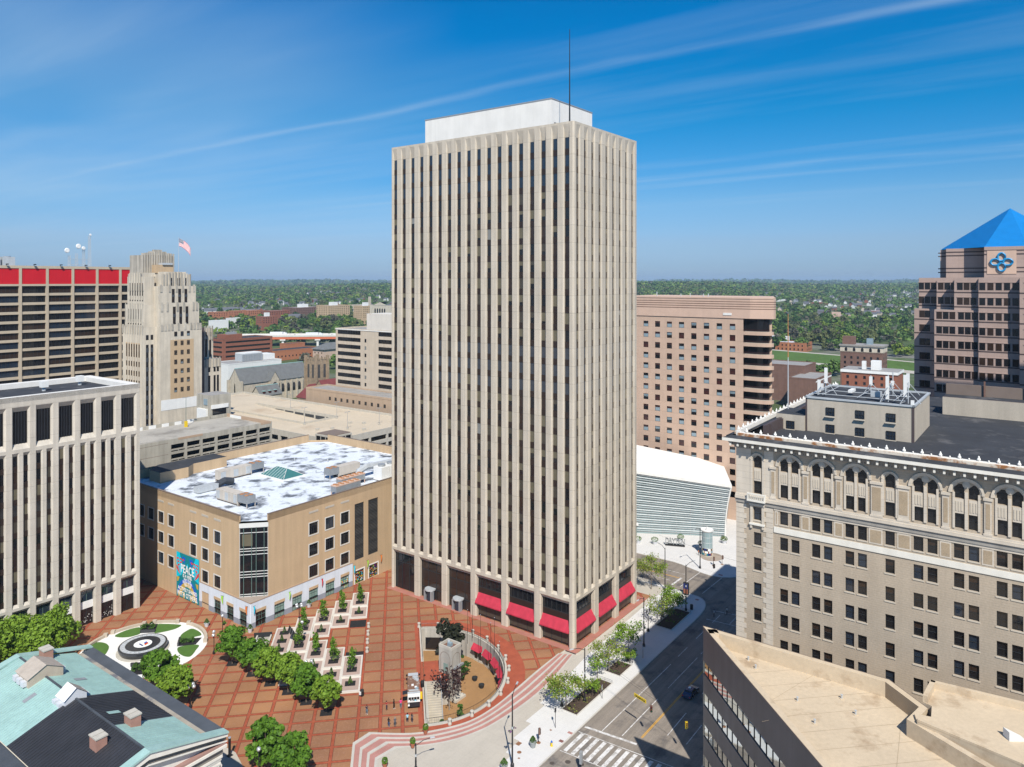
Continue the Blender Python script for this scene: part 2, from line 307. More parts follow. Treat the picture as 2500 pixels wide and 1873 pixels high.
# ------------------------------------------------------------------ mesh helpers
class MB:
 def __init__(s): s.V = []; s.F = []; s.M = []; s.mn = []; s.T = None; s.smooth = False
 def mi(s, m):
  if m not in s.mn: s.mn.append(m)
  return s.mn.index(m)
 def add(s, pts):
  n = len(s.V); T = s.T
  s.V.extend([T(*p) for p in pts] if T else [tuple(p) for p in pts]); return n
 def face(s, pts, m):
  n = s.add(pts); s.F.append(tuple(range(n, n+len(pts)))); s.M.append(s.mi(m))
 def faces(s, pts, fs, m):
  n = s.add(pts); k = s.mi(m)
  for f in fs: s.F.append(tuple(n+i for i in f)); s.M.append(k)
 def box(s, x0, x1, y0, y1, z0, z1, m, top=None, nob=False):
  if x0 > x1: x0, x1 = x1, x0
  if y0 > y1: y0, y1 = y1, y0
  p = [(x0, y0, z0), (x1, y0, z0), (x1, y1, z0), (x0, y1, z0), (x0, y0, z1), (x1, y0, z1), (x1, y1, z1), (x0, y1, z1)]
  fs = [(0, 1, 5, 4), (1, 2, 6, 5), (2, 3, 7, 6), (3, 0, 4, 7)]
  if not nob: fs.append((3, 2, 1, 0))
  if not top: fs.append((4, 5, 6, 7))
  s.faces(p, fs, m)
  if top: s.face(p[4:], top)
 def prism(s, poly, z0, z1, m, top=None, bottom=False):
  n = len(poly); p = [(x, y, z0) for x, y in poly]+[(x, y, z1) for x, y in poly]
  s.faces(p, [(i, (i+1) % n, n+(i+1) % n, n+i) for i in range(n)], m)
  s.faces([(x, y, z1) for x, y in poly], tess([poly]), top or m)
  if bottom: s.faces([(x, y, z0) for x, y in poly], tess([poly]), m)
 def cyl(s, x, y, z0, z1, r0, r1=None, n=12, m='', cap=True):
  r1 = r0 if r1 is None else r1
  A = [2*math.pi*i/n for i in range(n)]
  p = [(x+r0*math.cos(a), y+r0*math.sin(a), z0) for a in A]+[(x+r1*math.cos(a), y+r1*math.sin(a), z1) for a in A]
  fs = [(i, (i+1) % n, n+(i+1) % n, n+i) for i in range(n)]
  if cap: fs += [tuple(range(n, 2*n)), tuple(reversed(range(n)))]
  s.faces(p, fs, m)
 def lathe(s, x, y, prof, n, m):
  p = [(x+r*math.cos(2*math.pi*i/n), y+r*math.sin(2*math.pi*i/n), z) for r, z in prof for i in range(n)]
  fs = [(j*n+i, j*n+(i+1) % n, (j+1)*n+(i+1) % n, (j+1)*n+i) for j in range(len(prof)-1) for i in range(n)]
  fs += [tuple(reversed(range(n))), tuple(range((len(prof)-1)*n, len(prof)*n))]
  s.faces(p, fs, m)
 def tube(s, pts, r, m, n=6, r1=None):
  pts = [Vector(p) for p in pts]; k = len(pts); r1 = r if r1 is None else r1; P = []
  for i, p in enumerate(pts):
   d = (pts[min(i+1, k-1)]-pts[max(i-1, 0)]).normalized()
   u = d.cross(Vector((0, 0, 1)));
   if u.length < .01: u = d.cross(Vector((1, 0, 0)))
   u.normalize(); w = d.cross(u); rr = r+(r1-r)*i/max(1, k-1)
   P += [tuple(p+(u*math.cos(2*math.pi*j/n)+w*math.sin(2*math.pi*j/n))*rr) for j in range(n)]
  fs = [(i*n+j, i*n+(j+1) % n, (i+1)*n+(j+1) % n, (i+1)*n+j) for i in range(k-1) for j in range(n)]
  fs += [tuple(reversed(range(n))), tuple(range((k-1)*n, k*n))]
  s.faces(P, fs, m)
 def ball(s, x, y, z, r, m, n=10, k=6, sz=1.0):
  s.lathe(x, y, [(max(.01, r*math.sin(math.pi*i/k)), z-r*sz*math.cos(math.pi*i/k)) for i in range(k+1)], n, m)
 def punched(s, s0, s1, z0, z1, holes, m, dep=.25, rev=None, d=0):
  # wall sheet at outward distance d with rectangular openings (hs0,hs1,hz0,hz1); T maps (s,d,z)
  xs = sorted({s0, s1, *[h[0] for h in holes], *[h[1] for h in holes]}); zs = sorted({z0, z1, *[h[2] for h in holes], *[h[3] for h in holes]})
  xs = [x for x in xs if s0 <= x <= s1]; zs = [z for z in zs if z0 <= z <= z1]
  for j in range(len(zs)-1):
   zc = (zs[j]+zs[j+1])/2; hz = [h for h in holes if h[2] < zc < h[3]]; run = None
   for i in range(len(xs)-1):
    xc = (xs[i]+xs[i+1])/2; ins = any(h[0] < xc < h[1] for h in hz)
    if not ins and run is None: run = xs[i]
    if (ins or i == len(xs)-2) and run is not None:
     e = xs[i] if ins else xs[i+1]
     s.face([(run, d, zs[j]), (e, d, zs[j]), (e, d, zs[j+1]), (run, d, zs[j+1])], m); run = None
  for a, b, c, e in holes:
   q = d-dep
   for P in (((a, d, c), (a, q, c), (a, q, e), (a, d, e)), ((b, d, c), (b, q, c), (b, q, e), (b, d, e)), ((a, d, c), (b, d, c), (b, q, c), (a, q, c)), ((a, d, e), (b, d, e), (b, q, e), (a, q, e))):
    s.face(P, rev or m)
 def mesh(s, name, org=(0, 0, 0)):
  me = bpy.data.meshes.new(name)
  V = np.array(s.V, dtype=np.float32)-np.array(org, dtype=np.float32) if s.V else np.zeros((0, 3), np.float32)
  me.from_pydata(V.tolist(), [], s.F)
  for m in s.mn: me.materials.append(MATS[m])
  me.polygons.foreach_set('material_index', np.array(s.M, dtype=np.int32))
  if s.smooth: me.polygons.foreach_set('use_smooth', np.ones(len(s.F), dtype=bool))
  me.update(); return me
 def build(s, name, parent=None, kind=None, label=None):
  org = parent['_o'] if parent is not None and '_o' in parent else (0, 0, 0)
  o = bpy.data.objects.new(name, s.mesh(name, org)); col.objects.link(o)
  if parent is not None:
   o.parent = parent; o['_o'] = org
  if kind: o['kind'] = kind
  if label: o['label'] = label
  return o
def tess(loops):
 vs = [[Vector((p[0], p[1], 0)) for p in lp] for lp in loops]
 return [tuple(t) for t in tessellate_polygon(vs)]
def thing(name, label, cat, a, b, z=0, rz=0, group=None, org=False):
 """Empty at a thing's base in the street-grid frame. org=True: its parts are drawn in grid coordinates."""
 o = bpy.data.objects.new(name, None); o.empty_display_size = .5; col.objects.link(o); o.location = W(a, b, z); o.rotation_euler = (0, 0, TH+rz)
 tag(o, label, cat, group)
 o['_o'] = (a, b, z) if org else (0, 0, 0)
 return o
def tag(o, label, cat, group=None):
 o['label'] = label; o['category'] = cat
 if group: o['group'] = group
 return o
def solo(name, mb, label, cat, a, b, z=0, rz=0, group=None):
 o = mb.build(name); o.location = W(a, b, z); o.rotation_euler = (0, 0, TH+rz); tag(o, label, cat, group); return o
def setting(name, mb, kind='structure'):
 o = mb.build(name); o.location = W(0, 0, 0); o.rotation_euler = (0, 0, TH); o['kind'] = kind; return o
def dup(root, a=None, b=None, z=0, rz=0, label=None, group=None, scale=None):
 r = root.copy(); col.objects.link(r)
 if a is not None: r.location = W(a, b, z); r.rotation_euler = (0, 0, TH+rz)
 if label: r['label'] = label
 if group: r['group'] = group
 if scale: r.scale = scale
 for ch in root.children:
  c = ch.copy(); col.objects.link(c); c.parent = r
  for g in ch.children:
   d = g.copy(); col.objects.link(d); d.parent = c
 return r
def FA(A): return lambda s, d, z: (A-d, s, z)     # wall on a = A, outward -a ; s runs along b
def FB(B): return lambda s, d, z: (s, B-d, z)     # wall on b = B, outward -b ; s runs along a
def dirt(o): return o
def window_meshes(w, h, frame, panes, fw=.09, mull=(), trans=(), sill=None, name='window'):
 """frame mesh and list of pane meshes, origin bottom centre, +y into the building"""
 f = MB()
 for x0, x1, z0, z1 in ((-w/2, -w/2+fw, 0, h), (w/2-fw, w/2, 0, h), (-w/2+fw, w/2-fw, 0, fw), (-w/2+fw, w/2-fw, h-fw, h)): f.box(x0, x1, -.05, .06, z0, z1, frame)
 for t in mull: f.box(-w/2+t*w-.035, -w/2+t*w+.035, -.04, .05, fw, h-fw, frame)
 for t in trans: f.box(-w/2+fw, w/2-fw, -.035, .045, t*h-.03, t*h+.03, frame)
 if sill: f.box(-w/2-.12, w/2+.12, -.34, -.06, -.16, -.002, sill)
 fm = f.mesh(name); pm = []
 for spec in panes:
  g = MB()
  if isinstance(spec, str): g.face([(-w/2+.02, .03, .02), (w/2-.02, .03, .02), (w/2-.02, .03, h-.02), (-w/2+.02, .03, h-.02)], spec)
  else:
   z = .02
   for m, fr in spec:
    z2 = min(h-.02, z+fr*h); g.face([(-w/2+.02, .03, z), (w/2-.02, .03, z), (w/2-.02, .03, z2), (-w/2+.02, .03, z2)], m); z = z2
  pm.append(g.mesh('pane'))
 return fm, pm
def windows(root, axis, const, pos, fm, pms, dep=.22, cap=100, pick=None, name='window', child='pane'):
 """one object per opening; pos = list of (s, z_bottom). Past cap the rest is one stuff part."""
 o0 = root['_o']; rot = -math.pi/2 if axis == 'a' else 0.0
 rest = []
 for i, (s, z) in enumerate(pos):
  x, y = ((const+dep, s) if axis == 'a' else (s, const+dep))
  pm = (pick(s, z) if pick else random.choice(pms))
  if i >= cap: rest.append((x, y, z, pm)); continue
  o = bpy.data.objects.new(name, fm); col.objects.link(o); o.parent = root; o.location = (x-o0[0], y-o0[1], z-o0[2]); o.rotation_euler = (0, 0, rot)
  if pm is not None:
   g = bpy.data.objects.new(child, pm); col.objects.link(g); g.parent = o
 if rest:
  bm = bmesh.new(); mats = []
  for x, y, z, pm in rest:
   for me in (fm, pm):
    if me is None: continue
    t = me.copy(); t.transform(Matrix.Translation((x-o0[0], y-o0[1], z-o0[2])) @ Matrix.Rotation(rot, 4, 'Z'))
    mp = []
    for m in me.materials:
     if m not in mats: mats.append(m)
     mp.append(mats.index(m))
    for p in t.polygons: p.material_index = mp[p.material_index]
    bm.from_mesh(t); bpy.data.meshes.remove(t)
  me = bpy.data.meshes.new(name); bm.to_mesh(me); bm.free()
  for m in mats: me.materials.append(m)
  o = bpy.data.objects.new(name, me); col.objects.link(o); o.parent = root; o['kind'] = 'stuff'
def text_mesh(txt, size, m, ext=.02, align='CENTER', bold=0.0, sp=1.0):
 cu = bpy.data.curves.new('lettering', 'FONT'); cu.body = txt; cu.size = size; cu.extrude = ext; cu.align_x = align; cu.offset = bold; cu.space_character = sp; cu.resolution_u = 3
 o = bpy.data.objects.new('lettering', cu); col.objects.link(o); dg = bpy.context.evaluated_depsgraph_get()
 me = bpy.data.meshes.new_from_object(o.evaluated_get(dg)); bpy.data.objects.remove(o); bpy.data.curves.remove(cu)
 me.materials.clear(); me.materials.append(MATS[m]); return me
def smooth_path(pts, k=6, closed=False):
 out = []; n = len(pts)
 rng = range(n) if closed else range(n-1)
 g = lambda i: pts[i % n] if closed else pts[max(0, min(n-1, i))]
 for i in rng:
  p0, p1, p2, p3 = g(i-1), g(i), g(i+1), g(i+2)
  for j in range(k):
   t = j/k
   out.append(tuple(.5*((2*p1[c])+(-p0[c]+p2[c])*t+(2*p0[c]-5*p1[c]+4*p2[c]-p3[c])*t*t+(-p0[c]+3*p1[c]-3*p2[c]+p3[c])*t**3) for c in (0, 1)))
 if not closed: out.append(pts[-1])
 return out
# ------------------------------------------------------------------ the tall tower
def ribbed_strip(m, prof, z0, z1, mat):
 for (s0, d0), (s1, d1) in zip(prof[:-1], prof[1:]):
  m.face([(s0, d0, z0), (s1, d1, z0), (s1, d1, z1), (s0, d0, z1)], mat)
def strip_pair(T, c, hw, d, fl, ds):
 """one continuous sheet of glazing for a slot, and one continuous folded metal sheet carrying its spandrels"""
 g = MB(); g.T = T; n = g.add([(c+s*hw, d, z) for z in [fl[0][0]]+[f[1] for f in fl] for s in (-1, 1)])
 for k, f in enumerate(fl): g.F.append((n+2*k, n+2*k+1, n+2*k+3, n+2*k+2)); g.M.append(g.mi(f[2]))
 p = MB(); p.T = T; pr = []
 for z0, z1, m in fl:
  if m == 'spandrel_brown': pr += [(d-.03, z0), (ds, z0), (ds, z1), (d-.03, z1)]
 p.add([(c+s*hw*1.02, dd, z) for dd, z in pr for s in (-1, 1)])
 for k in range(len(pr)-1): p.F.append((2*k, 2*k+1, 2*k+3, 2*k+2)); p.M.append(p.mi('spandrel_brown'))
 return g, p
def office_tower():
 rt = thing('office_tower', 'tallest cream concrete tower with vertical dark window slots and red awnings at its foot', 'office tower', 0, 0, 0, org=True)
 LA, LB, HT = 57.0, 30.4, 117.5; cm = 'concrete_tower'
 body = MB(); body.box(.6, LB, .6, LA, 9.55, 116.2, cm, top='roof_gravel'); body.box(1.3, LB, 1.3, LA, -.5, 9.55, 'spandrel_brown'); body.build('core_wall', rt)
 fr = MB()
 faces = (('a', FA(0), [1.98+3.168*k for k in range(18)], LA), ('b', FB(0), [1.98+3.312*k for k in range(9)], LB))
 pool = ['blind_tan']*18+['blind_dark']*12+['glass_dark']*12+['glass_brown']*8+['blind_pale']
 rnd = random.Random(3)
 for ax, T, cs, L in faces:
  fr.T = T; hw = .64; n = len(cs)
  for i in range(n+1):
   s0 = .35 if i == 0 else cs[i-1]+hw; s1 = L if i == n else cs[i]-hw
   pr = [(s0, 0)] if i == 0 else [(s0, -.62), (s0, -.24), (s0+.22, 0)]
   pr += [(s1, 0), (s1, -.6)] if i == n else [(s1-.22, 0), (s1, -.24), (s1, -.62)]
   ribbed_strip(fr, pr, 11.0, 117.0, cm)
   if i % 3 == 0:
    pb = [(s0, 0)] if i == 0 else [(s0-.05, -1.1), (s0-.05, -.2), (s0+.2, 0)]
    pb += [(s1, 0), (s1, -1.1)] if i == n else [(s1-.2, 0), (s1+.05, -.2), (s1+.05, -1.1)]
    ribbed_strip(fr, pb, -.05, 11.0, cm)
  for c in cs:
   fr.face([(c-hw, -.58, 114.1), (c+hw, -.58, 114.1), (c+.86, 0, 117.0), (c-.86, 0, 117.0)], cm)
   fr.face([(c-.86, 0, 11.0), (c+.86, 0, 11.0), (c+hw, -.58, 11.7), (c-hw, -.58, 11.7)], cm)
  for j in range(n//3):
   a_ = (cs[3*j-1]+hw if j else 0); s0 = cs[3*j]-hw+.05; s1 = cs[3*j+2]+hw-.05
   fr.face([(s0-.25, 0, 10.35), (s1+.25, 0, 10.35), (s1+.25, 0, 11.0), (s0-.25, 0, 11.0)], cm)
   fr.face([(s0, -.75, 9.55), (s1, -.75, 9.55), (s1+.25, 0, 10.35), (s0-.25, 0, 10.35)], cm)
   fr.face([(s0, -1.1, 9.55), (s1, -1.1, 9.55), (s1, -.75, 9.55), (s0, -.75, 9.55)], cm)
  fr.face([(.35, 0, 117.0), (L, 0, 117.0), (L, 0, 117.5), (.35, 0, 117.5)], cm)
  for k, c in enumerate(cs):
   fl = []
   for f in range(26):
    z = 11.65+3.94*f; mt = 'glass_blue' if f >= 23 else ('louvre_grey' if 11 <= f <= 13 and rnd.random() < .85 else rnd.choice(pool))
    if f >= 20 and mt.startswith('blind') and rnd.random() < .5: mt = 'glass_dark'
    zb, zt = z+1.42, z+3.94; fl.append((z, zb, 'spandrel_brown'))
    if mt.startswith('blind') and rnd.random() < .45: zm = zb+rnd.uniform(.4, 1.7); fl += [(zb, zm, 'glass_dark'), (zm, zt, mt)]
    else: fl.append((zb, zt, mt))
   g, sp = strip_pair(T, c, .70, -.56, fl, -.50)
   w = g.build('window_strip', rt); sp.build('spandrel_panels', w)
 fr.T = None
 for z0, z1 in ((-.05, 117.5),): fr.face([(0, .35, z0), (.35, 0, z0), (.35, 0, z1), (0, .35, z1)], cm)
 fr.build('concrete_ribs', rt)
 p = MB()
 # parapet: top and inner face
 o_ = [(0, .35), (.35, 0), (LB, 0), (LB, LA), (0, LA)]; i_ = [(.9, .9), (.95, .9), (LB-.9, .9), (LB-.9, LA-.9), (.9, LA-.9)]
 for k in range(5):
  a, b = o_[k], o_[(k+1) % 5]; c, d = i_[(k+1) % 5], i_[k]
  p.face([(*a, 117.5), (*b, 117.5), (*c, 117.5), (*d, 117.5)], cm); p.face([(*d, 116.2), (*c, 116.2), (*c, 117.5), (*d, 117.5)], cm)
 p.face([(LB, 0, -.4), (LB, LA, -.4), (LB, LA, 117.5), (LB, 0, 117.5)], cm); p.face([(0, LA, -.4), (LB, LA, -.4), (LB, LA, 117.5), (0, LA, 117.5)], cm)
 p.build('parapet', rt)
 ph = MB(); ph.box(6.2, 25.2, 10.0, 50.6, 116.2, 125.0, 'concrete_white'); ph.box(6.1, 25.3, 9.9, 50.7, 125.0, 125.25, 'grey_metal')
 ho = ph.build('penthouse', rt)
 lo = MB(); lo.box(7.4, 10.6, 9.85, 9.99, 117.0, 119.6, 'glass_dark'); lo.build('louvre_opening', ho)
 an = MB(); an.tube([(1.5, 2.0, 116.2), (1.5, 2.0, 124), (1.5, 2.0, 138.6)], .20, 'black_metal', 8, .07); an.build('antenna_mast', rt)
 # ground storey
 def front(T, s0, s1, kind):
  g = MB(); g.T = T; g.face([(s0, -1.05, .0), (s1, -1.05, .0), (s1, -1.05, 9.55), (s0, -1.05, 9.55)], 'glass_dark' if kind != 'lobby' else 'glass_brown')
  o = g.build('storefront', rt); f = MB(); f.T = T
  for t in (0, .32, .68, 1): f.box(s0+(s1-s0)*t-.06, s0+(s1-s0)*t+.06, -1.04, -.95, 0, 9.5, 'frame_dark')
  f.box(s0, s1, -1.04, -.93, 7.0, 7.15, 'frame_dark')
  if kind == 'shop':
   f.box(s0, s1, -1.04, -.90, 5.5, 7.0, 'spandrel_brown'); f.box(s0+.1, s1-.1, -1.03, -.96, .5, 2.9, 'blind_dark')
   for t in (.16, .5, .84): f.box(s0+(s1-s0)*t-.04, s0+(s1-s0)*t+.04, -1.04, -.95, 7.15, 9.5, 'frame_dark')
  if kind == 'lobby':
   f.box(s0, s1, -1.04, -.97, 4.6, 7.0, 'fan_rust_dk' if 'fan_rust_dk' in MATS else 'spandrel_brown'); f.box(s0, s1, -1.04, -.92, 2.5, 2.65, 'frame_dark')
  f.build('mullions', o)
  if kind == 'shop':
   a = MB(); a.T = T; e = .12; zt, zb = 5.65, 3.55; D = .35
   a.face([(s0-.15, -.9, zt), (s1+.15, -.9, zt), (s1+.15, D, zb), (s0-.15, D, zb)], 'awning_red'); a.face([(s0-.15, D, zb), (s1+.15, D, zb), (s1+.15, D, zb-.25), (s0-.15, D, zb-.25)], 'awning_red')
   for s in (s0-.15, s1+.15): a.face([(s, -.9, zt), (s, D, zb), (s, D, zb-.25), (s, -.9, zb-.25)], 'awning_red')
   a.build('awning', rt)
 cs = faces[0][2]
 for j in range(6):
  s0 = cs[3*j]-.59; s1 = cs[3*j+2]+.59; front(FA(0), s0, s1, 'shop' if j < 3 else ('lobby' if j < 5 else 'doors'))
  if j in (3, 4):
   b0 = (s0+s1)/2+.2; d = MB(); d.cyl(.55, b0, -.02, 2.6, 1.15, n=16, m='glass_blue'); d.cyl(.35, b0, 2.6, 2.95, 1.45, n=16, m='galv'); d.box(-.7, .3, b0-1.3, b0-.9, 0, 2.6, 'grey_metal'); d.box(-.7, .3, b0+.9, b0+1.3, 0, 2.6, 'grey_metal')
   d.build('revolving_door', rt)
 cs = faces[1][2]
 for j in range(3): front(FB(0), cs[3*j]-.59, cs[3*j+2]+.59, 'shop')
office_tower()
# ------------------------------------------------------------------ office block on the left edge
def left_office():
 B0, A1, ZT = 99.0, -46.2, 56.2; rt = thing('office_block', 'cream concrete office block with tall dark attic openings at the left edge of the square', 'office block', A1, B0, 0, org=True)
 A0, B1 = -96.0, 125.6; cm = 'concrete_office'
 m = MB(); m.box(A0, A1-.02, B0+1.1, B1, -.4, 55.0, cm, top='roof_dark'); m.build('core_wall', rt)
 # parapet with broad pale coping
 m = MB(); t = 2.3
 for x0, x1, y0, y1 in ((A0, A1, B0, B0+1.5), (A0, A1, B1-t, B1), (A1-t, A1, B0+1.5, B1-t)):
  m.box(x0, x1, y0, y1, 55.0, ZT, 'concrete_white', nob=False)
 m.box(A1-.5, A1, B0+.01, B1, -.4, 55.0, cm, nob=True); m.build('parapet', rt)
 fr = MB(); fr.T = FB(B0); N = 10; P = 4.715
 fr.face([(A0, 0, 53.9), (A1, 0, 53.9), (A1, 0, 56.2), (A0, 0, 56.2)], cm)
 for k in range(N+1):
  s1 = A1-.02-(k*P) if k else A1; s0 = A1-1.15-k*P if k == 0 else A1-k*P-1.36+.0
  if k: s1 = A1-k*P+.40; s0 = A1-k*P-1.40
  e = s1; w = s0
  # pier, full height, chamfered sides
  pr = [(w, -1.05), (w, -.5), (w+.33, 0)]+([(e, 0)] if k == 0 else [(e-.33, 0), (e, -.5), (e, -1.05)])
  ribbed_strip(fr, pr, -.4, 53.9, cm)
 for k in range(N):
  s1 = A1-1.15-k*P if k == 0 else A1-k*P-1.40; s0 = A1-(k+1)*P+.40; c = (s0+s1)/2
  # attic opening
  fr.face([(s0, -.8, 52.8), (s1, -.8, 52.8), (s1+.33, 0, 53.9), (s0-.33, 0, 53.9)], cm)
  fr.face([(s0-.33, 0, 44.5), (s1+.33, 0, 44.5), (s1, -.8, 45.6), (s0, -.8, 45.6)], cm)
  fr.face([(s0-.33, 0, 43.7), (s1+.33, 0, 43.7), (s1+.33, 0, 44.5), (s0-.33, 0, 44.5)], cm)
  # two slots per bay and the rib between them
  ss = (s0+.42, s1-.42); hw = .43
  pr = [(ss[0]+hw, -.55), (ss[0]+hw, -.25), (ss[0]+hw+.22, 0), (ss[1]-hw-.22, 0), (ss[1]-hw, -.25), (ss[1]-hw, -.55)]
  ribbed_strip(fr, pr, 9.4, 43.7, cm)
  for c_ in ss:
   fr.face([(c_-hw, -.5, 42.95), (c_+hw, -.5, 42.95), (c_+hw+.22, 0, 43.7), (c_-hw-.22, 0, 43.7)], cm)
   fr.face([(c_-hw-.22, 0, 9.4), (c_+hw+.22, 0, 9.4), (c_+hw, -.5, 10.1), (c_-hw, -.5, 10.1)], cm)
  fr.face([(s0-.33, 0, 8.8), (s1+.33, 0, 8.8), (s1+.33, 0, 9.4), (s0-.33, 0, 9.4)], cm)
  fr.face([(s0, -.7, 8.15), (s1, -.7, 8.15), (s1+.33, 0, 8.8), (s0-.33, 0, 8.8)], cm)
 fr.build('concrete_ribs', rt)
 rnd = random.Random(5); pool = ['blind_tan']*5+['blind_dark']*6+['glass_dark']*9+['glass_brown']*4
 for k in range(7):
  s1 = A1-1.15-k*P if k == 0 else A1-k*P-1.40; s0 = A1-(k+1)*P+.40
  g = MB(); g.T = FB(B0); g.face([(s0, -.8, 45.3), (s1, -.8, 45.3), (s1, -.8, 52.9), (s0, -.8, 52.9)], 'glass_dark'); o = g.build('attic_louvre', rt)
  l = MB(); l.T = FB(B0)
  for t in range(1, 5): l.box(s0+(s1-s0)*t/5-.02, s0+(s1-s0)*t/5+.02, -.8, -.73, 45.4, 52.8, 'louvre_grey')
  l.build('mullions', o)
  for c_ in (s0+.42, s1-.42):
   fl = []
   for f in range(9): z = 10.1+3.66*f; fl += [(z, z+1.3, 'spandrel_brown'), (z+1.3, z+3.66, rnd.choice(pool))]
   g, sp = strip_pair(FB(B0), c_, .47, -.5, fl, -.45)
   w = g.build('window_strip', rt); sp.build('spandrel_panels', w)
  g = MB(); g.T = FB(B0); g.face([(s0, -1.0, 5.6), (s1, -1.0, 5.6), (s1, -1.0, 8.15), (s0, -1.0, 8.15)], 'glass_blue'); g.box(s0, s1, -1.1, -.85, 3.9, 5.6, 'white_paint'); g.face([(s0, -1.0, 0), (s1, -1.0, 0), (s1, -1.0, 3.9), (s0, -1.0, 3.9)], 'glass_dark')
  o = g.build('storefront', rt); f = MB(); f.T = FB(B0); c = (s0+s1)/2
  f.box(c-.05, c+.05, -1, -.92, 5.6, 8.15, 'frame_green'); f.box(s0, s1, -1, -.92, 7.35, 7.43, 'frame_green')
  for s in (s0+.06, c, s1-.06): f.box(s-.05, s+.05, -1, -.92, 0, 3.9, 'frame_dark')
  if 0 < k < 4:
   for q in range(26): x = s0+.15+(s1-s0-.3)*rnd.random(); z = .4+2.0*rnd.random()*((x-s0)/(s1-s0)+.25); f.box(x-.06, x+.06, -.99, -.95, z, z+.11, 'text_white')   # dotted window film
  f.build('mullions', o)
 for (a, b) in ((-62.5, 113.2), (-52.6, 117.0)):
  m = MB(); m.cyl(0, 0, 0, .9, .45, n=10, m='galv'); m.box(-.75, .75, -.75, .75, .9, 2.4, 'white_paint');
  solo('roof_vent', m, 'white boxy vent %s on the dark left office roof' % ('nearer the frame edge' if a < -60 else 'nearer the back corner'), 'roof vent', a, b, 55.0, 0, 'white roof vents on the left office block')
left_office()
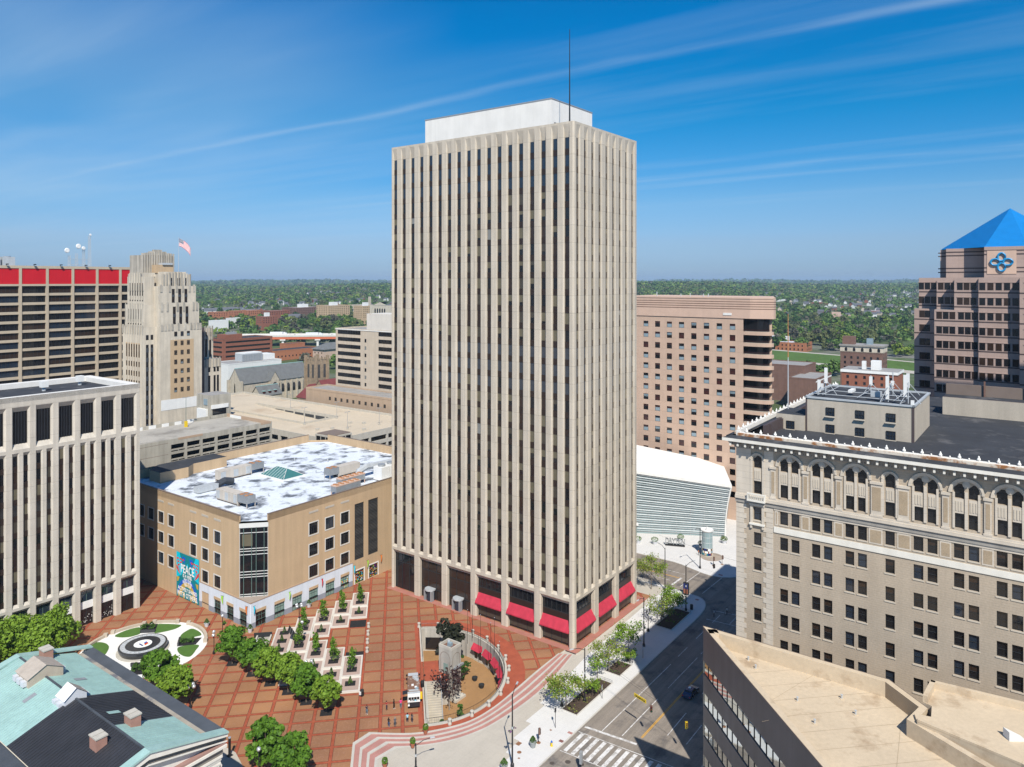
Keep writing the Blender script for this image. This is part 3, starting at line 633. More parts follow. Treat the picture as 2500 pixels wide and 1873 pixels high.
# ------------------------------------------------------------------ tan shop-and-office building
def tan_building():
 rt = thing('tan_building', 'five storey tan stucco building with white ground floor, curtain glass corner and patchy white roof', 'building', -36.8, 66.2, 0, org=True)
 A0, B0, A1, B1, ZT = -36.8, 66.2, 34.0, 128.7, 25.9; cs = 'tan_stucco'
 fl = FA(A0); fb = FB(B0); w = MB()
 Lh = [(103.9, 20.2), (103.9, 14.8), (103.9, 9.3)]
 LW = [(106.4, 17.3), (106.4, 11.95), (106.4, 6.5), (101.3, 17.3), (101.3, 11.95), (101.3, 6.5), (90.7, 17.3), (90.7, 11.95), (85.3, 17.3), (85.3, 11.95), (85.3, 6.4), (79.9, 17.3), (79.9, 11.95), (79.9, 6.4), (116.5, 17.3), (116.5, 11.95), (111.5, 11.95), (111.5, 17.3)]
 RW = [(a, z) for a in (-18.5, -13.3, -8.2) for z in (17.4, 12.0, 6.55)]
 ww, wh = 2.75, 3.0
 w.T = fl
 gl = [(84.95, 1.75), (77.1+2.55, 1.75)]
 doorsL = [(78.3, 81.2), (72.9, 75.8), (67.6, 70.5)]; doorsR = [(-35.5, -32.6), (-30.3, -27.3), (-25.1, -22.1), (-20.0, -17.1), (-14.7, -11.75), (-9.75, -6.75)]; artR = [(-4.7, -1.5), (.35, 3.65)]
 hs = [(s-ww/2, s+ww/2, z, z+wh) for s, z in LW]
 w.punched(70.7, B1, 6.2, ZT, hs, cs, .22)
 w.punched(87.75, B1, -.4, 6.2, [], cs)
 w.T = fb
 hr = [(s-ww/2, s+ww/2, z, z+wh) for s, z in RW]
 lv = [(-4.8, -1.5, 6.4, 21.6), (.1, 3.75, 6.4, 21.6)]
 w.punched(-32.0, A1, 6.2, ZT, hr+lv, cs, .22)
 w.punched(-5.6, A1, -.4, 6.2, [(a, b, 0.05, 3.5) for a, b in artR], cs, .3)
 w.T = None
 for z0, z1 in ((23.6, 23.7),): pass
 for f in ([(A1, B0, -.4), (A1, 123.6, -.4), (A1, 123.6, 27), (A1, B0, 27)], [(A1, 123.6, -.4), (29, B1, -.4), (29, B1, 25.0), (A1, 123.6, 25.0)], [(29, B1, -.4), (A0, B1, -.4), (A0, B1, 27), (29, B1, 27)]): w.face(f, cs)
 w.build('stucco_wall', rt)
 r = MB(); r.faces([(x, y, 24.4) for x, y in ((A0+.3, B0+4.6), (-32.2, B0+.3), (A1-.3, B0+.3), (A1-.3, 123.4), (28.9, B1-.3), (A0+.3, B1-.3))], [(0, 1, 2, 3, 4, 5)], 'roof_white')
 r.build('flat_roof', rt)
 p = MB()
 for x0, x1, y0, y1, z in ((A0, A0+.35, 70.7, 126, 25.9), (-32.0, 20, B0, B0+.35, 25.9)):
  p.box(x0, x1, y0, y1, 24.3, z-.02, cs); p.box(x0-.06, x1+.04, y0-.06, y1+.04, z-.02, z+.13, 'coping')
 for x0, x1, y0, y1 in ((A0+.1, 29, B1-.4, B1-.02), (A1-.4, A1-.02, B0+10, 123.6)):
  p.box(x0, x1, y0, y1, 24.3, 27.0, cs); p.box(x0-.05, x1+.05, y0-.05, y1+.05, 27.0, 27.12, 'coping')
 p.build('parapet', rt)
 # ground floor shopfront base, white with grey plinth
 g = MB(); g.T = fl; dh = [(a, b, .05, 3.5) for a, b in doorsL]+[(83.5, 86.7, .05, 4.1)]
 g.punched(66.2, 87.75, 1.35, 6.1, [(a, b, 1.35, z) for a, b, _, z in dh], 'white_wall', .3, d=.12); g.punched(66.2, 87.75, -.4, 1.35, [(a, b, -.4, 1.35) for a, b, _, z in dh], 'grey_base', .3, d=.12)
 g.T = fb; dh = [(a, b, .05, 3.5) for a, b in doorsR]
 g.punched(-36.8, -5.6, 1.35, 6.1, [(a, b, 1.35, z) for a, b, _, z in dh], 'white_wall', .3, d=.12); g.punched(-36.8, -5.6, -.4, 1.35, [(a, b, -.4, 1.35) for a, b, _, z in dh], 'grey_base', .3, d=.12)
 g.T = None
 g.face([(A0-.12, 66.2, -.4), (A0-.12, B0-.0, -.4), (A0, B0-.12, -.4), (A0, B0-.12, 6.1)][:0] or [(A0-.12, B0, -.4), (A0, B0-.12, -.4), (A0, B0-.12, 6.1), (A0-.12, B0, 6.1)], 'white_wall')
 g.prism([(A0-.2, B0+5.0), (A0-.2, B0-.2), (-32, B0-.2), (-32, B0+.2), (A0+.2, B0+5.0)], 6.1, 6.3, 'tan_trim', top='pavement_agg')
 g.box(A0-.2, A0+.1, B0+5.0, 87.75, 6.1, 6.3, 'tan_trim'); g.box(-32, -5.6, B0-.2, B0+.1, 6.1, 6.3, 'tan_trim')
 g.build('shopfront_base', rt)
 fm, pm = window_meshes(ww, wh, 'frame_dark', ['glass_dark', 'glass_dark', [('glass_brown', .6), ('glass_dark', .5)], 'glass_blue'], .08, (.33, .55), (.72,))
 tm = MB()
 for x0, x1, z0, z1 in ((-.22-ww/2, ww/2+.22, wh, wh+.22), (-ww/2-.22, ww/2+.22, -.22, 0), (-ww/2-.22, -ww/2, 0, wh), (ww/2, ww/2+.22, 0, wh)): tm.box(x0, x1, -.30, -.2, z0, z1, 'frame_white')
 trim = tm.mesh('surround')
 for ax, cst, L in (('a', A0, LW), ('b', B0, RW)):
  windows(rt, ax, cst, L, fm, pm)
 for o in list(rt.children):
  if o.name.startswith('window'):
   t = bpy.data.objects.new('surround', trim); col.objects.link(t); t.parent = o
 # doors and display windows
 dm = MB(); dm.face([(-1.45, .05, 0), (1.45, .05, 0), (1.45, .05, 3.45), (-1.45, .05, 3.45)], 'door_pane'); dpm = dm.mesh('pane')
 dd = MB(); dd.face([(-1.45, .05, 0), (1.45, .05, 0), (1.45, .05, 3.45), (-1.45, .05, 3.45)], 'glass_dark'); ddm = dd.mesh('pane')
 fm2, _ = window_meshes(2.9, 3.45, 'frame_green', [], .10, (.38, .62), (.42, .72))
 windows(rt, 'a', A0-.12, [((a+b)/2, .05) for a, b in doorsL], fm2, [ddm], .28, name='shop_window')
 windows(rt, 'b', B0-.12, [((a+b)/2, .05) for a, b in doorsR], fm2, [dpm], .28, name='shop_window', pick=lambda s, z: ddm if s < -32 else dpm)
 hm = MB(); hm.T = fl
 for a, b in doorsL: hm.box(a, b, .1, .16, 3.5, 4.2, 'tan_stucco')
 hm.box(83.5, 86.7, -.17, -.02, -.3, 4.1, 'tan_stucco'); hm.T = fb
 for a, b in doorsR: hm.box(a, b, .1, .16, 3.5, 4.2, 'tan_stucco')
 hm.build('door_head_panels', rt)
 rn = random.Random(9); cl = ['banner_red', 'yellow', 'lime', 'cyan', 'orange', 'purple', 'teal', 'white_paint', 'banner_gold']
 for a, b in artR+[doorsR[5]]:
  m = MB(); m.T = fb; m.face([(a, -.24, .05), (b, -.24, .05), (b, -.24, 3.5), (a, -.24, 3.5)], 'glass_dark')
  zt = 2.6 if a < -6 else 3.2
  for q in range(90):
   x = rn.uniform(a+.15, b-.4); z = rn.uniform(.2, zt); s = rn.uniform(.12, .35); m.face([(x, -.22+q*.0004, z), (x+s, -.22+q*.0004, z+rn.uniform(-.1, .1)), (x+s*.8, -.22+q*.0004, z+s), (x+.1*s, -.22+q*.0004, z+s*.8)], rn.choice(cl))
  if a > -6:
   for x0, x1, z0, z1 in ((a-.3, a, 0, 3.8), (b, b+.3, 0, 3.8), (a, b, 3.5, 3.8)): m.box(x0, x1, -.02, .06, z0, z1, 'white_paint')
  m.build('painted_window', rt)
 for a, b, z0, z1 in lv:
  m = MB(); m.T = fb; m.face([(a, -.2, z0), (b, -.2, z0), (b, -.2, z1), (a, -.2, z1)], 'louvre_dark')
  for k in range(38): m.box(a+.05, b-.05, -.2, -.06, z0+.1+k*.4, z0+.2+k*.4, 'louvre_dark')
  m.build('louvre_panel', rt)
 for T, cc in ((fl, [106.4, 101.3, 90.7, 85.3, 79.9]), (fb, [-18.5, -13.3, -8.2])):
  for c in cc:
   m = MB(); m.T = T; m.box(c-1.45, c+1.45, 0.002, .08, 22.9, 23.4, 'pavement'); m.build('wall_vent', rt)
 # chamfered glass corner
 c0 = (A0+.05, 70.7); c1 = (-32.0, B0+.05); dx, dy = (c1[0]-c0[0]), (c1[1]-c0[1]); Ln = math.hypot(dx, dy); ux, uy = dx/Ln, dy/Ln; nx, ny = uy, -ux
 if nx*(-1)+ny*(-1) < 0: nx, ny = -nx, -ny
 T = lambda s, d, z: (c0[0]+ux*s+nx*d, c0[1]+uy*s+ny*d, z)
 m = MB(); m.T = T; m.face([(0, -.3, 6.3), (Ln, -.3, 6.3), (Ln, -.3, 22.9), (0, -.3, 22.9)], 'glass_dark')
 m.box(.5, Ln*.45, -.3, -.28, 18.4, 21.2, 'blind_tan')
 o = m.build('corner_glazing', rt); f = MB(); f.T = T
 for t in (0, .14, .42, .58, .86, 1): f.box(Ln*t-.07, Ln*t+.07, -.3, -.12, 6.3, 22.9, 'frame_green' if t not in (0, 1) else 'frame_white')
 for z in (6.4, 6.9, 11.0, 11.6, 12.3, 16.4, 17.2, 17.8, 21.6, 22.8): f.box(0, Ln, -.3, -.14, z-.06, z+.06, 'frame_white')
 f.build('mullions', o)
 m = MB(); m.T = T; m.box(-.1, Ln+.1, -.3, .05, 22.9, 23.9, 'frame_white'); m.build('corner_band', rt)
 # rooftop stair house and skylight
 m = MB(); m.prism([(-30.5, 124.4), (-30.5, 118.5), (-22, 118.5), (-19, 121), (-8, 121), (-8, 128.2), (-26, 128.2)], 24.4, 27.4, cs, top='roof_dark'); m.build('roof_house', rt)
 m = MB(); x0, x1, y0, y1 = -8.2, -1.0, 92.5, 103.5; cx, cyy = (x0+x1)/2, (y0+y1)/2
 m.box(x0-.3, x1+.3, y0-.3, y1+.3, 24.4, 24.8, 'white_paint')
 q = [(x0, y0, 24.8), (x1, y0, 24.8), (x1, y1, 24.8), (x0, y1, 24.8), (cx, y0+3.2, 26.9), (cx, y1-3.2, 26.9)]
 m.faces(q, [(0, 1, 4), (1, 2, 5, 4), (2, 3, 5), (3, 0, 4, 5)], 'teal_glass'); o = m.build('skylight', rt)
 f = MB()
 for k in range(1, 9):
  t = k/9; yy = y0+t*(y1-y0); top = min(1, min(t, 1-t)*(y1-y0)/3.2); zc = 24.8+2.1*top
  f.tube([(x0, yy, 24.85), (cx-(cx-x0)*(1-top), yy, zc+.03)], .06, 'frame_white', 4); f.tube([(x1, yy, 24.85), (cx+(x1-cx)*(1-top), yy, zc+.03)], .06, 'frame_white', 4)
 f.tube([q[4], q[5]], .08, 'frame_white', 4)
 for a_, b_ in ((0, 4), (1, 4), (2, 5), (3, 5)): f.tube([q[a_], q[b_]], .08, 'frame_white', 4)
 f.build('glazing_bars', o)
tan_building()
def banner():
 rt = thing('wall_banner', 'huge teal banner with white lettering about peace hung on the tan wall', 'banner', -36.8, 93.1, 0, org=True)
 T = FA(-36.98); S0, S1 = 87.85, 98.3
 # seen from outside, reading runs towards smaller b
 def P(u, v): return S1-(S1-S0)*u, .15+11.4*v
 m = MB(); m.T = T; m.box(S0, S1, -.06, 0, .15, 11.55, 'teal'); sh = m.build('banner_sheet', rt)
 m = MB(); m.T = T
 L = [0.004]
 def poly(pts, mt):
  L[0] += .0006; q = [P(u, v) for u, v in pts]; n = len(q); m.faces([(s, L[0], z) for s, z in q], tess([q]), mt)
 poly([(0, 1), (.14, 1), (.34, .62), (.22, .50), (0, .42)], 'cyan'); poly([(1, 1), (.86, 1), (.66, .66), (.80, .52), (1, .46)], 'cyan')
 poly([(.24, .93), (.42, .93), (.36, .76)], 'banner_blue'); poly([(.58, .93), (.76, .93), (.66, .72)], 'banner_blue')
 for sx in (0, 1):
  X = lambda u: u if sx == 0 else 1-u
  for k in range(3):
   for j in range(3-k): poly([(X(.01+.12*j+.02*k), .86-.07*k), (X(.09+.12*j+.02*k), .885-.07*k), (X(.12+.12*j+.02*k), .855-.07*k), (X(.04+.12*j+.02*k), .825-.07*k)], 'banner_red')
  poly([(X(0), .70), (X(.05), .68), (X(.12), .58), (X(.20), .50), (X(.10), .545), (X(0), .62)], 'banner_red'); poly([(X(.09), .70), (X(.11), .70), (X(.14), .60), (X(.20), .54), (X(.15), .57), (X(.11), .62)], 'banner_red')
  poly([(X(.02), .40), (X(.02), .44), (X(.14), .44), (X(.08), .34), (X(.02), .33)], 'banner_gold')
 for r0, r1, mt in ((.36, .45, 'banner_blue'), (.25, .36, 'banner_gold')):
  pts = []
  for k in range(13): t = math.pi*(k/12); pts.append((.5-r1*math.cos(t), .06+.40*math.sin(t)*r1/.45))
  for k in range(12, -1, -1): t = math.pi*(k/12); pts.append((.5-r0*math.cos(t), .06+.40*math.sin(t)*r0/.45))
  poly(pts, mt)
 for u in (.12, .34, .66, .88): poly([(u-.03, .0), (u+.03, .0), (u+.03, .14), (u-.03, .14)], 'banner_gold')
 poly([(.485, .80), (.515, .80), (.54, .74), (.5, .70), (.46, .74)], 'cyan')
 m.build('printed_shapes', sh)
 for txt, size, v, bold in (('PEACE', 3.0, .575, .045), ('IS A VERB.', 1.25, .475, .02), ('FIRST TO BE', .85, .405, .015), ('SOUGHT WITHIN,', .85, .345, .015), ('THEN TO BE', .85, .285, .015), ('ACTIVELY SHARED', 1.28, .165, .025), ('WITH OTHERS.', 1.72, .03, .03)):
  me = text_mesh(txt, size, 'text_white', .01, bold=bold)
  o = bpy.data.objects.new('lettering', me); col.objects.link(o); o.parent = sh
  s, z = P(.5, v)
  # text x runs to -b, text y up, text normal to -a
  M4 = Matrix(((0, 0, -1, -36.98-.035+36.8), (-1, 0, 0, s-93.1), (0, 1, 0, z), (0, 0, 0, 1)))
  wd_ = max((v.co.x for v in me.vertices), default=1)*2
  mxw = {'PEACE': 6.3, 'IS A VERB.': 4.2, 'FIRST TO BE': 3.3, 'SOUGHT WITHIN,': 4.4, 'THEN TO BE': 3.3, 'ACTIVELY SHARED': 8.9, 'WITH OTHERS.': 9.6}[txt]
  k = mxw/wd_; o.matrix_local = M4 @ Matrix.Scale(k, 4, (1, 0, 0))
banner()
def pennant(a, b, ax, c, label):
 rt = thing('pennant_flag', label, 'pennant', a, b, 0, 0, 'small pennants on the white ground floor', org=True)
 m = MB(); n = Vector((-1, 0, 0)) if ax == 'a' else Vector((0, -1, 0)); p = Vector((a, b, 5.2))
 m.tube([p, p+n*.9+Vector((0, 0, .5))], .035, 'black_metal', 5); m.build('bracket', rt)
 m = MB(); q = p+n*.45+Vector((0, 0, .25)); P = []
 for k in range(6): t = k/5; w = .42*(1-.5*t); P += [tuple(q+n*(w-.1+.06*math.sin(5*t))+Vector((0, 0, -1.9*t))), tuple(q+n*(-w+.1+.1*math.sin(4*t))+Vector((0, 0, -1.9*t-.1)))]
 m.faces(P, [(2*k, 2*k+1, 2*k+3, 2*k+2) for k in range(5)], c); m.build('cloth', rt)
for a, b, ax, c, l in ((-36.92, 76.9, 'a', 'lime', 'lime pennant on the left white wall of the tan building'), (-36.92, 67.0, 'a', 'orange', 'orange pennant just left of the tan building corner'), (-36.2, 66.05, 'b', 'cyan', 'blue pennant just right of the tan building corner'), (-26.2, 66.05, 'b', 'lime', 'green pennant on the right white wall between shop windows'), (-16.2, 66.05, 'b', 'bright_red', 'red pennant on the right white wall above the planters'), (-5.4, 66.05, 'b', 'cyan', 'blue pennant at the end of the white wall near the painted windows'), (-.6, 66.05, 'b', 'lime', 'lime pennant between the two painted windows'), (4.4, 66.05, 'b', 'orange', 'orange pennant beside the right painted window nearest the tower')): pennant(a, b, ax, c, l)
# rooftop machines on the tan building
def ac_long(a, b, rz, L, label, fans=4):
 rt = thing('air_handler', label, 'air conditioner', a, b, 24.4, rz, 'air handlers on the patchy white roof')
 m = MB(); m.box(0, L*.7, -1.3, 1.3, .45, 3.0, 'hvac_beige'); m.build('casing', rt)
 m = MB(); m.box(L*.7, L, -1.3, 1.3, 1.2, 3.1, 'hvac_grey');
 for x in (L*.7+.1, L-.1):
  for y in (-1.2, 1.2): m.box(x-.08, x+.08, y-.08, y+.08, 0, 1.2, 'hvac_beige')
 cb = m.build('condenser', rt); f = MB()
 for k in range(fans): f.cyl(L*.7+L*.3*(.25+.5*(k % 2)), -.65+1.3*(k//2), 3.1, 3.22, .55, n=10, m='fan_rust')
 f.build('fan', cb)
 m = MB()
 for k in range(5): m.box(L*.7*(k+.1)/5, L*.7*(k+.85)/5, -1.36, -1.3, .7, 2.7, 'hvac_beige' if k % 2 else 'galv')
 m.build('access_panels', rt); m = MB(); m.box(-.1, L*.72, -1.0, -.8, 0, .45, 'coping'); m.box(-.1, L*.72, .8, 1.0, 0, .45, 'coping'); m.build('skid', rt)
ac_long(-28.6, 91.5, -math.pi/2, 13.5, 'long beige air handler nearest the left roof edge'); ac_long(-19.5, 107.5, R(0), 14.5, 'long beige air handler in front of the dark roofed stair house')
ac_long(12.0, 84.0, R(180), 11.5, 'beige air handler beside the teal skylight toward the tower')
def chiller(a, b, label):
 rt = thing('chiller', label, 'chiller', a, b, 24.4, 0, 'fan chillers at the right roof edge')
 m = MB(); m.box(0, 8.6, -1.1, 1.1, 1.1, 2.7, 'hvac_grey'); m.box(-.05, 8.65, -1.15, 1.15, 2.55, 2.85, 'pink_band')
 for x in (.1, 2.9, 5.7, 8.5):
  for y in (-1, 1): m.box(x-.09, x+.09, y-.09, y+.09, 0, 1.1, 'pink_band')
 m.build('casing', rt); m = MB()
 for k in range(10): m.cyl(.85+1.72*(k//2), -.55+1.1*(k % 2), 2.85, 3.0, .5, n=10, m='fan_rust')
 m.build('fan', rt)
chiller(-9.5, 69.2, 'pink framed fan chiller right at the parapet edge'); chiller(-4.0, 73.5, 'pink framed fan chiller standing behind the parapet edge one')
def cooling():
 for i, (a, b) in enumerate(((9.5, 70.8), (13.0, 70.8))):
  rt = thing('cooling_tower', 'white box cooling tower %s' % ('beside the chillers' if i == 0 else 'next to the tower wall'), 'cooling tower', a, b, 24.4, 0, 'white cooling towers')
  m = MB(); m.box(-1.6, 1.6, -1.7, 1.7, .3, 4.0, 'white_paint'); m.build('casing', rt); m = MB(); m.cyl(0, 0, 4.0, 4.6, 1.1, n=14, m='grey_metal'); m.build('fan_shroud', rt); m = MB(); m.box(-1.4, 1.4, -1.4, 1.4, 0, .3, 'coping'); m.build('skid', rt)
 rt = thing('roof_duct', 'curved grey roof duct behind the white cooling towers', 'duct', 12, 77, 24.4)
 m = MB(); m.tube([(-6, 0, .5), (-5.5, 0, 2.2), (-3, 0, 2.9), (2, 0, 2.6), (8, 0, 2.4), (14, 0, 1.6)], 1.0, 'galv', 8); m.build('duct_run', rt); m = MB(); m.box(6, 12, -3.4, -1.4, .3, 2.6, 'galv'); m.build('plenum', rt)
 rt = thing('roof_duct', 'grey boxy duct and curved hood between the left air handlers', 'duct', -30.0, 101, 24.4)
 m = MB(); m.box(0, 6, -1.2, 1.2, .2, 1.7, 'galv'); m.build('plenum', rt); m = MB(); m.tube([(6, 0, 1), (8.5, 0, 1.7), (11, 0, 1.0)], 1.0, 'louvre_grey', 8); m.build('hood', rt)
 for i, (a, b) in enumerate(((-12, 88), (3, 92), (-20, 83), (14, 100), (-2, 112), (9, 110))):
  m = MB(); m.cyl(0, 0, 0, .8, .16, n=8, m='galv'); m.cyl(0, 0, .8, 1.0, .3, .12, n=8, m='galv'); solo('vent_pipe', m, 'small galvanised vent pipe on the patchy white roof', 'vent pipe', a, b, 24.4, 0, 'vent pipes on the patchy white roof')
cooling()
# ------------------------------------------------------------------ buff brick palazzo block on the right
def palazzo():
 A0, B0 = -32.7, -48.3; rt = thing('brick_building', 'ornate buff brick block with arched top windows and white crested cornice at the right', 'building', A0, B0, 0, org=True)
 A1, B1 = 30.0, -104.0; T = FA(A0); bb = 'buff_brick'
 cols = [-51.4, -55.15, -56.72, -59.5, -61.07, -63.85, -65.42, -68.77, -72.07, -73.65, -76.57, -78.15, -81.07, -82.63, -85.9, -88.8]
 groups = [(-55.94, 1), (-60.28, 1), (-64.63, 1), (-68.77, 0), (-72.86, 1), (-77.36, 1), (-81.85, 1)]
 rows = [47.18-3.66*k for k in range(9)]
 w = MB(); w.T = T; ww, wh = 1.12, 1.87
 holes = [(c-ww/2, c+ww/2, z, z+wh) for c in cols for z in rows]
 w.punched(B1, B0, -.5, 49.4, holes, bb, .28)
 ah = [(c-.56, c+.56, 51.0, 52.85) for c in cols[:14]]+[(c-.56, c+.56, 54.75, 56.6) for c in cols[:14]]
 w.punched(B1, B0, 49.4, 58.5, ah, bb, .34)
 w.T = None
 w.face([(A0, B0, -.5), (A1, B0, -.5), (A1, B0, 58.5), (A0, B0, 58.5)], bb); w.face([(A1, B0, -.5), (A1, B1, -.5), (A1, B1, 58.5), (A1, B0, 58.5)], bb); w.face([(A0, B1, -.5), (A1, B1, -.5), (A1, B1, 58.5), (A0, B1, 58.5)], bb)
 w.build('brick_wall', rt)
 fm, pm = window_meshes(ww, wh, 'frame_dark', ['glass_dark', 'glass_dark', 'glass_blue', [('glass_dark', .5), ('glass_brown', .6)]], .07, (), (.5,), sill='frame_stone')
 pos = [(c, z) for z in rows[:7] for c in cols]
 windows(rt, 'a', A0, pos, fm, pm, .26, cap=100)
 # arched pairs
 def arched():
  m = MB(); r = .56; zs = 1.29
  arc = [(r*math.cos(t), zs+r*math.sin(t)) for t in [math.pi*k/10 for k in range(11)]]
  m.faces([(-r, .0, 0), (r, .0, 0)]+[(x, .0, z) for x, z in arc], [tuple(range(13))], 'glass_dark')
  m.face([(-r, 0, -3.75), (r, 0, -3.75), (r, 0, -1.9), (-r, 0, -1.9)], 'glass_dark'); g = m.mesh('pane')
  f = MB(); P = [(x, -.06, z) for x, z in arc];
  for s in (-1, 1):
   q = [(s*r, -.06, zs)]+[(s*r, -.06, 1.86)]+[(0, -.06, 1.86)]+[(x, -.06, z) for x, z in (arc[5::-1] if s > 0 else arc[5:])]
   q = [p for i, p in enumerate(q) if i == 0 or p != q[i-1]]
   if s > 0: q = [(r, -.06, 1.86), (0, -.06, 1.86)]+[(x, -.06, z) for x, z in arc[5::-1]]
   else: q = [(0, -.06, 1.86), (-r, -.06, 1.86)]+[(x, -.06, z) for x, z in arc[:4:-1]]
   n0 = len(f.V); f.faces(q, [(0, 1, k) for k in ()], 'terracotta')
   for k in range(2, len(q)-1): f.face([q[0 if s > 0 else 1], q[k], q[k+1]], 'terracotta')
   f.face([q[0], q[1], q[2]], 'terracotta')
  for z in (.62, 1.28): f.box(-r, r, -.05, .02, z-.03, z+.03, 'frame_dark')
  f.box(-r, r, -.05, .02, -2.8, -2.74, 'frame_dark')
  for s in (-1, 1): f.box(s*r-.04, s*r+.04, -.05, .02, 0, zs, 'frame_dark'); f.box(s*r-.04, s*r+.04, -.05, .02, -3.75, -1.9, 'frame_dark')
  return f.mesh('arched_window'), g
 fa, ga = arched()
 windows(rt, 'a', A0, [(c, 54.75) for c in cols[:14]], fa, [ga], .30, name='arched_window')
 for gi, (c, dbl) in enumerate([(-51.4, 0)]+groups):
  m = MB(); m.T = T; R1, R0, zc = (1.95, 1.52, 55.45) if dbl else (1.05, .72, 55.9)
  n = 20
  for k in range(n):
   t0, t1 = math.pi*k/n, math.pi*(k+1)/n
   for ra, rb, d in ((R0+.16, R1, .22), (R0, R0+.16, .12)):
    p = lambda r, t, d_: (c+r*math.cos(t), d_, zc+r*math.sin(t))
    m.face([p(ra, t0, d), p(rb, t0, d), p(rb, t1, d), p(ra, t1, d)], 'terracotta'); m.face([p(rb, t0, d), p(rb, t0, 0), p(rb, t1, 0), p(rb, t1, d)], 'terracotta'); m.face([p(ra, t0, d), p(ra, t0, 0), p(ra, t1, 0), p(ra, t1, d)], 'terracotta')
  if dbl:
   # tympanum with rosette and twisted mullion, both between the two windows
   pts = [(c+R0*math.cos(math.pi*k/n), .03, zc+R0*math.sin(math.pi*k/n)) for k in range(n+1)]
   top = [(s, z) for s, z in []]
   m.cyl(0, 0, 0, 0, .01, n=3, m='terracotta') if False else None
   for r_, d in ((.42, .10), (.26, .16), (.12, .2)):
    q = [(c+r_*math.cos(2*math.pi*k/14), d, 56.55+r_*math.sin(2*math.pi*k/14)) for k in range(14)]; m.faces(q, [tuple(range(14))], 'terracotta')
   m.box(c-.17, c+.17, 0, .16, 51.0, 55.6, 'terracotta')
   for s in (-1, 1): m.box(c+s*1.36-.13 if s > 0 else c-1.36-.13, c+s*1.36+.13, 0, .13, 51.0, 55.5, 'terracotta')
   for s in (-.785, .785): m.box(c+s-.5, c+s+.5, -.1, .05, 52.9, 54.7, 'terracotta'); [m.box(c+s-.38+.3*k, c+s-.22+.3*k, .05, .11, 53.2, 54.4, 'frame_stone') for k in range(3)]
  else:
   m.box(c-.5, c+.5, -.1, .05, 52.9, 54.7, 'terracotta'); [m.box(c-.38+.3*k, c-.22+.3*k, .05, .11, 53.2, 54.4, 'frame_stone') for k in range(3)]
   for s in (-1, 1): m.box(c+s*.86-.17, c+s*.86+.17, 0, .16, 51.0, 55.9, 'terracotta')
  m.build('arch_surround', rt)
 pil = [(-53.3, -54.0), (-57.75, -58.5), (-62.1, -62.85), (-66.5, -67.85), (-69.7, -71.0), (-74.75, -75.5), (-79.25, -80.0), (-83.75, -84.6)]
 for s1, s0 in pil:
  m = MB(); m.T = T; m.box(s0, s1, .01, .20, 50.9, 55.0, 'terracotta'); m.box(s0+.14, s1-.14, .20, .23, 51.5, 54.6, 'buff_panel'); m.box(s0-.12, s1+.12, .01, .34, 55.0, 55.35, 'terracotta'); m.box(s0-.1, s1+.1, .01, .30, 50.7, 50.95, 'terracotta')
  m.build('pilaster', rt)
 m = MB(); m.T = T
 for k in range(68):
  z = -.3+.73*k
  if z > 49: break
  l = .35 if k % 2 else 0
  m.box(B0-1.15-l, B0+.02, .0, .07, z, z+.69, 'terracotta'); m.box(-53.6-.05, -52.9+l*1.2+.25, 0, .07, z, z+.69, 'terracotta')
 m.box(-53.7, B0+.02, .0, .07, 50.7, 51.0, 'terracotta')
 for a, b, z0, z1 in ((-53.7, -52.35, 51, 57.4), (-50.45, B0+.02, 51, 57.4)): m.box(a, b, 0, .09, z0, z1, 'terracotta')
 m.build('quoins', rt)
 for nm, z0, z1, d, mt in (('belt_course', 49.45, 50.05, .22, 'cornice_metal'), ('belt_course', 50.05, 50.45, .42, 'terracotta'), ('belt_course', 50.45, 50.7, .26, 'terracotta'), ('belt_course', 45.95, 46.75, .14, 'stone_white'), ('belt_course', 49.1, 49.45, .1, 'terracotta')):
  m = MB(); m.T = T; m.box(B1, B0+.1 if d > .2 else -53.75, .003, d, z0, z1, mt); m.build(nm, rt)
 for s0, s1 in [(-53.75, -54.45), (-57.42, -58.8), (-61.75, -63.15), (-66.1, -68.0), (-69.5, -71.35), (-74.35, -75.85), (-78.85, -80.35)]:
  m = MB(); m.T = T; m.box(s1+.12, s0-.12, .005, .05, 47.0, 49.05, 'terracotta'); m.box(s1+.28, s0-.28, .05, .065, 47.2, 48.85, 'buff_panel'); m.build('wall_panel', rt)
 # balcony and dressed window below it
 m = MB(); m.T = T; m.box(-52.7, -50.1, 0, .85, 50.0, 50.25, 'stone_white'); m.box(-52.7, -50.1, .7, .85, 51.0, 51.2, 'stone_white')
 for k in range(9): m.cyl(-52.55+.285*k, .78, 50.25, 51.0, .07, n=6, m='stone_white')
 m.box(-52.7, -52.5, .1, .8, 50.25, 51.0, 'stone_white'); m.box(-50.3, -50.1, .1, .8, 50.25, 51.0, 'stone_white'); m.build('balcony', rt)
 m = MB(); m.T = T; m.box(-52.5, -50.3, 0, .4, 46.5, 46.75, 'stone_white'); m.box(-52.4, -52.05, 0, .22, 46.75, 49.3, 'terracotta'); m.box(-50.75, -50.4, 0, .22, 46.75, 49.3, 'terracotta'); m.box(-52.5, -50.3, 0, .35, 49.3, 49.6, 'terracotta')
 m.box(-52.4, -52.1, 0, .3, 46.0, 46.5, 'terracotta'); m.box(-50.7, -50.4, 0, .3, 46.0, 46.5, 'terracotta'); m.build('window_surround', rt)
 # cornice on the two street sides
 m = MB(); E_ = 1.55
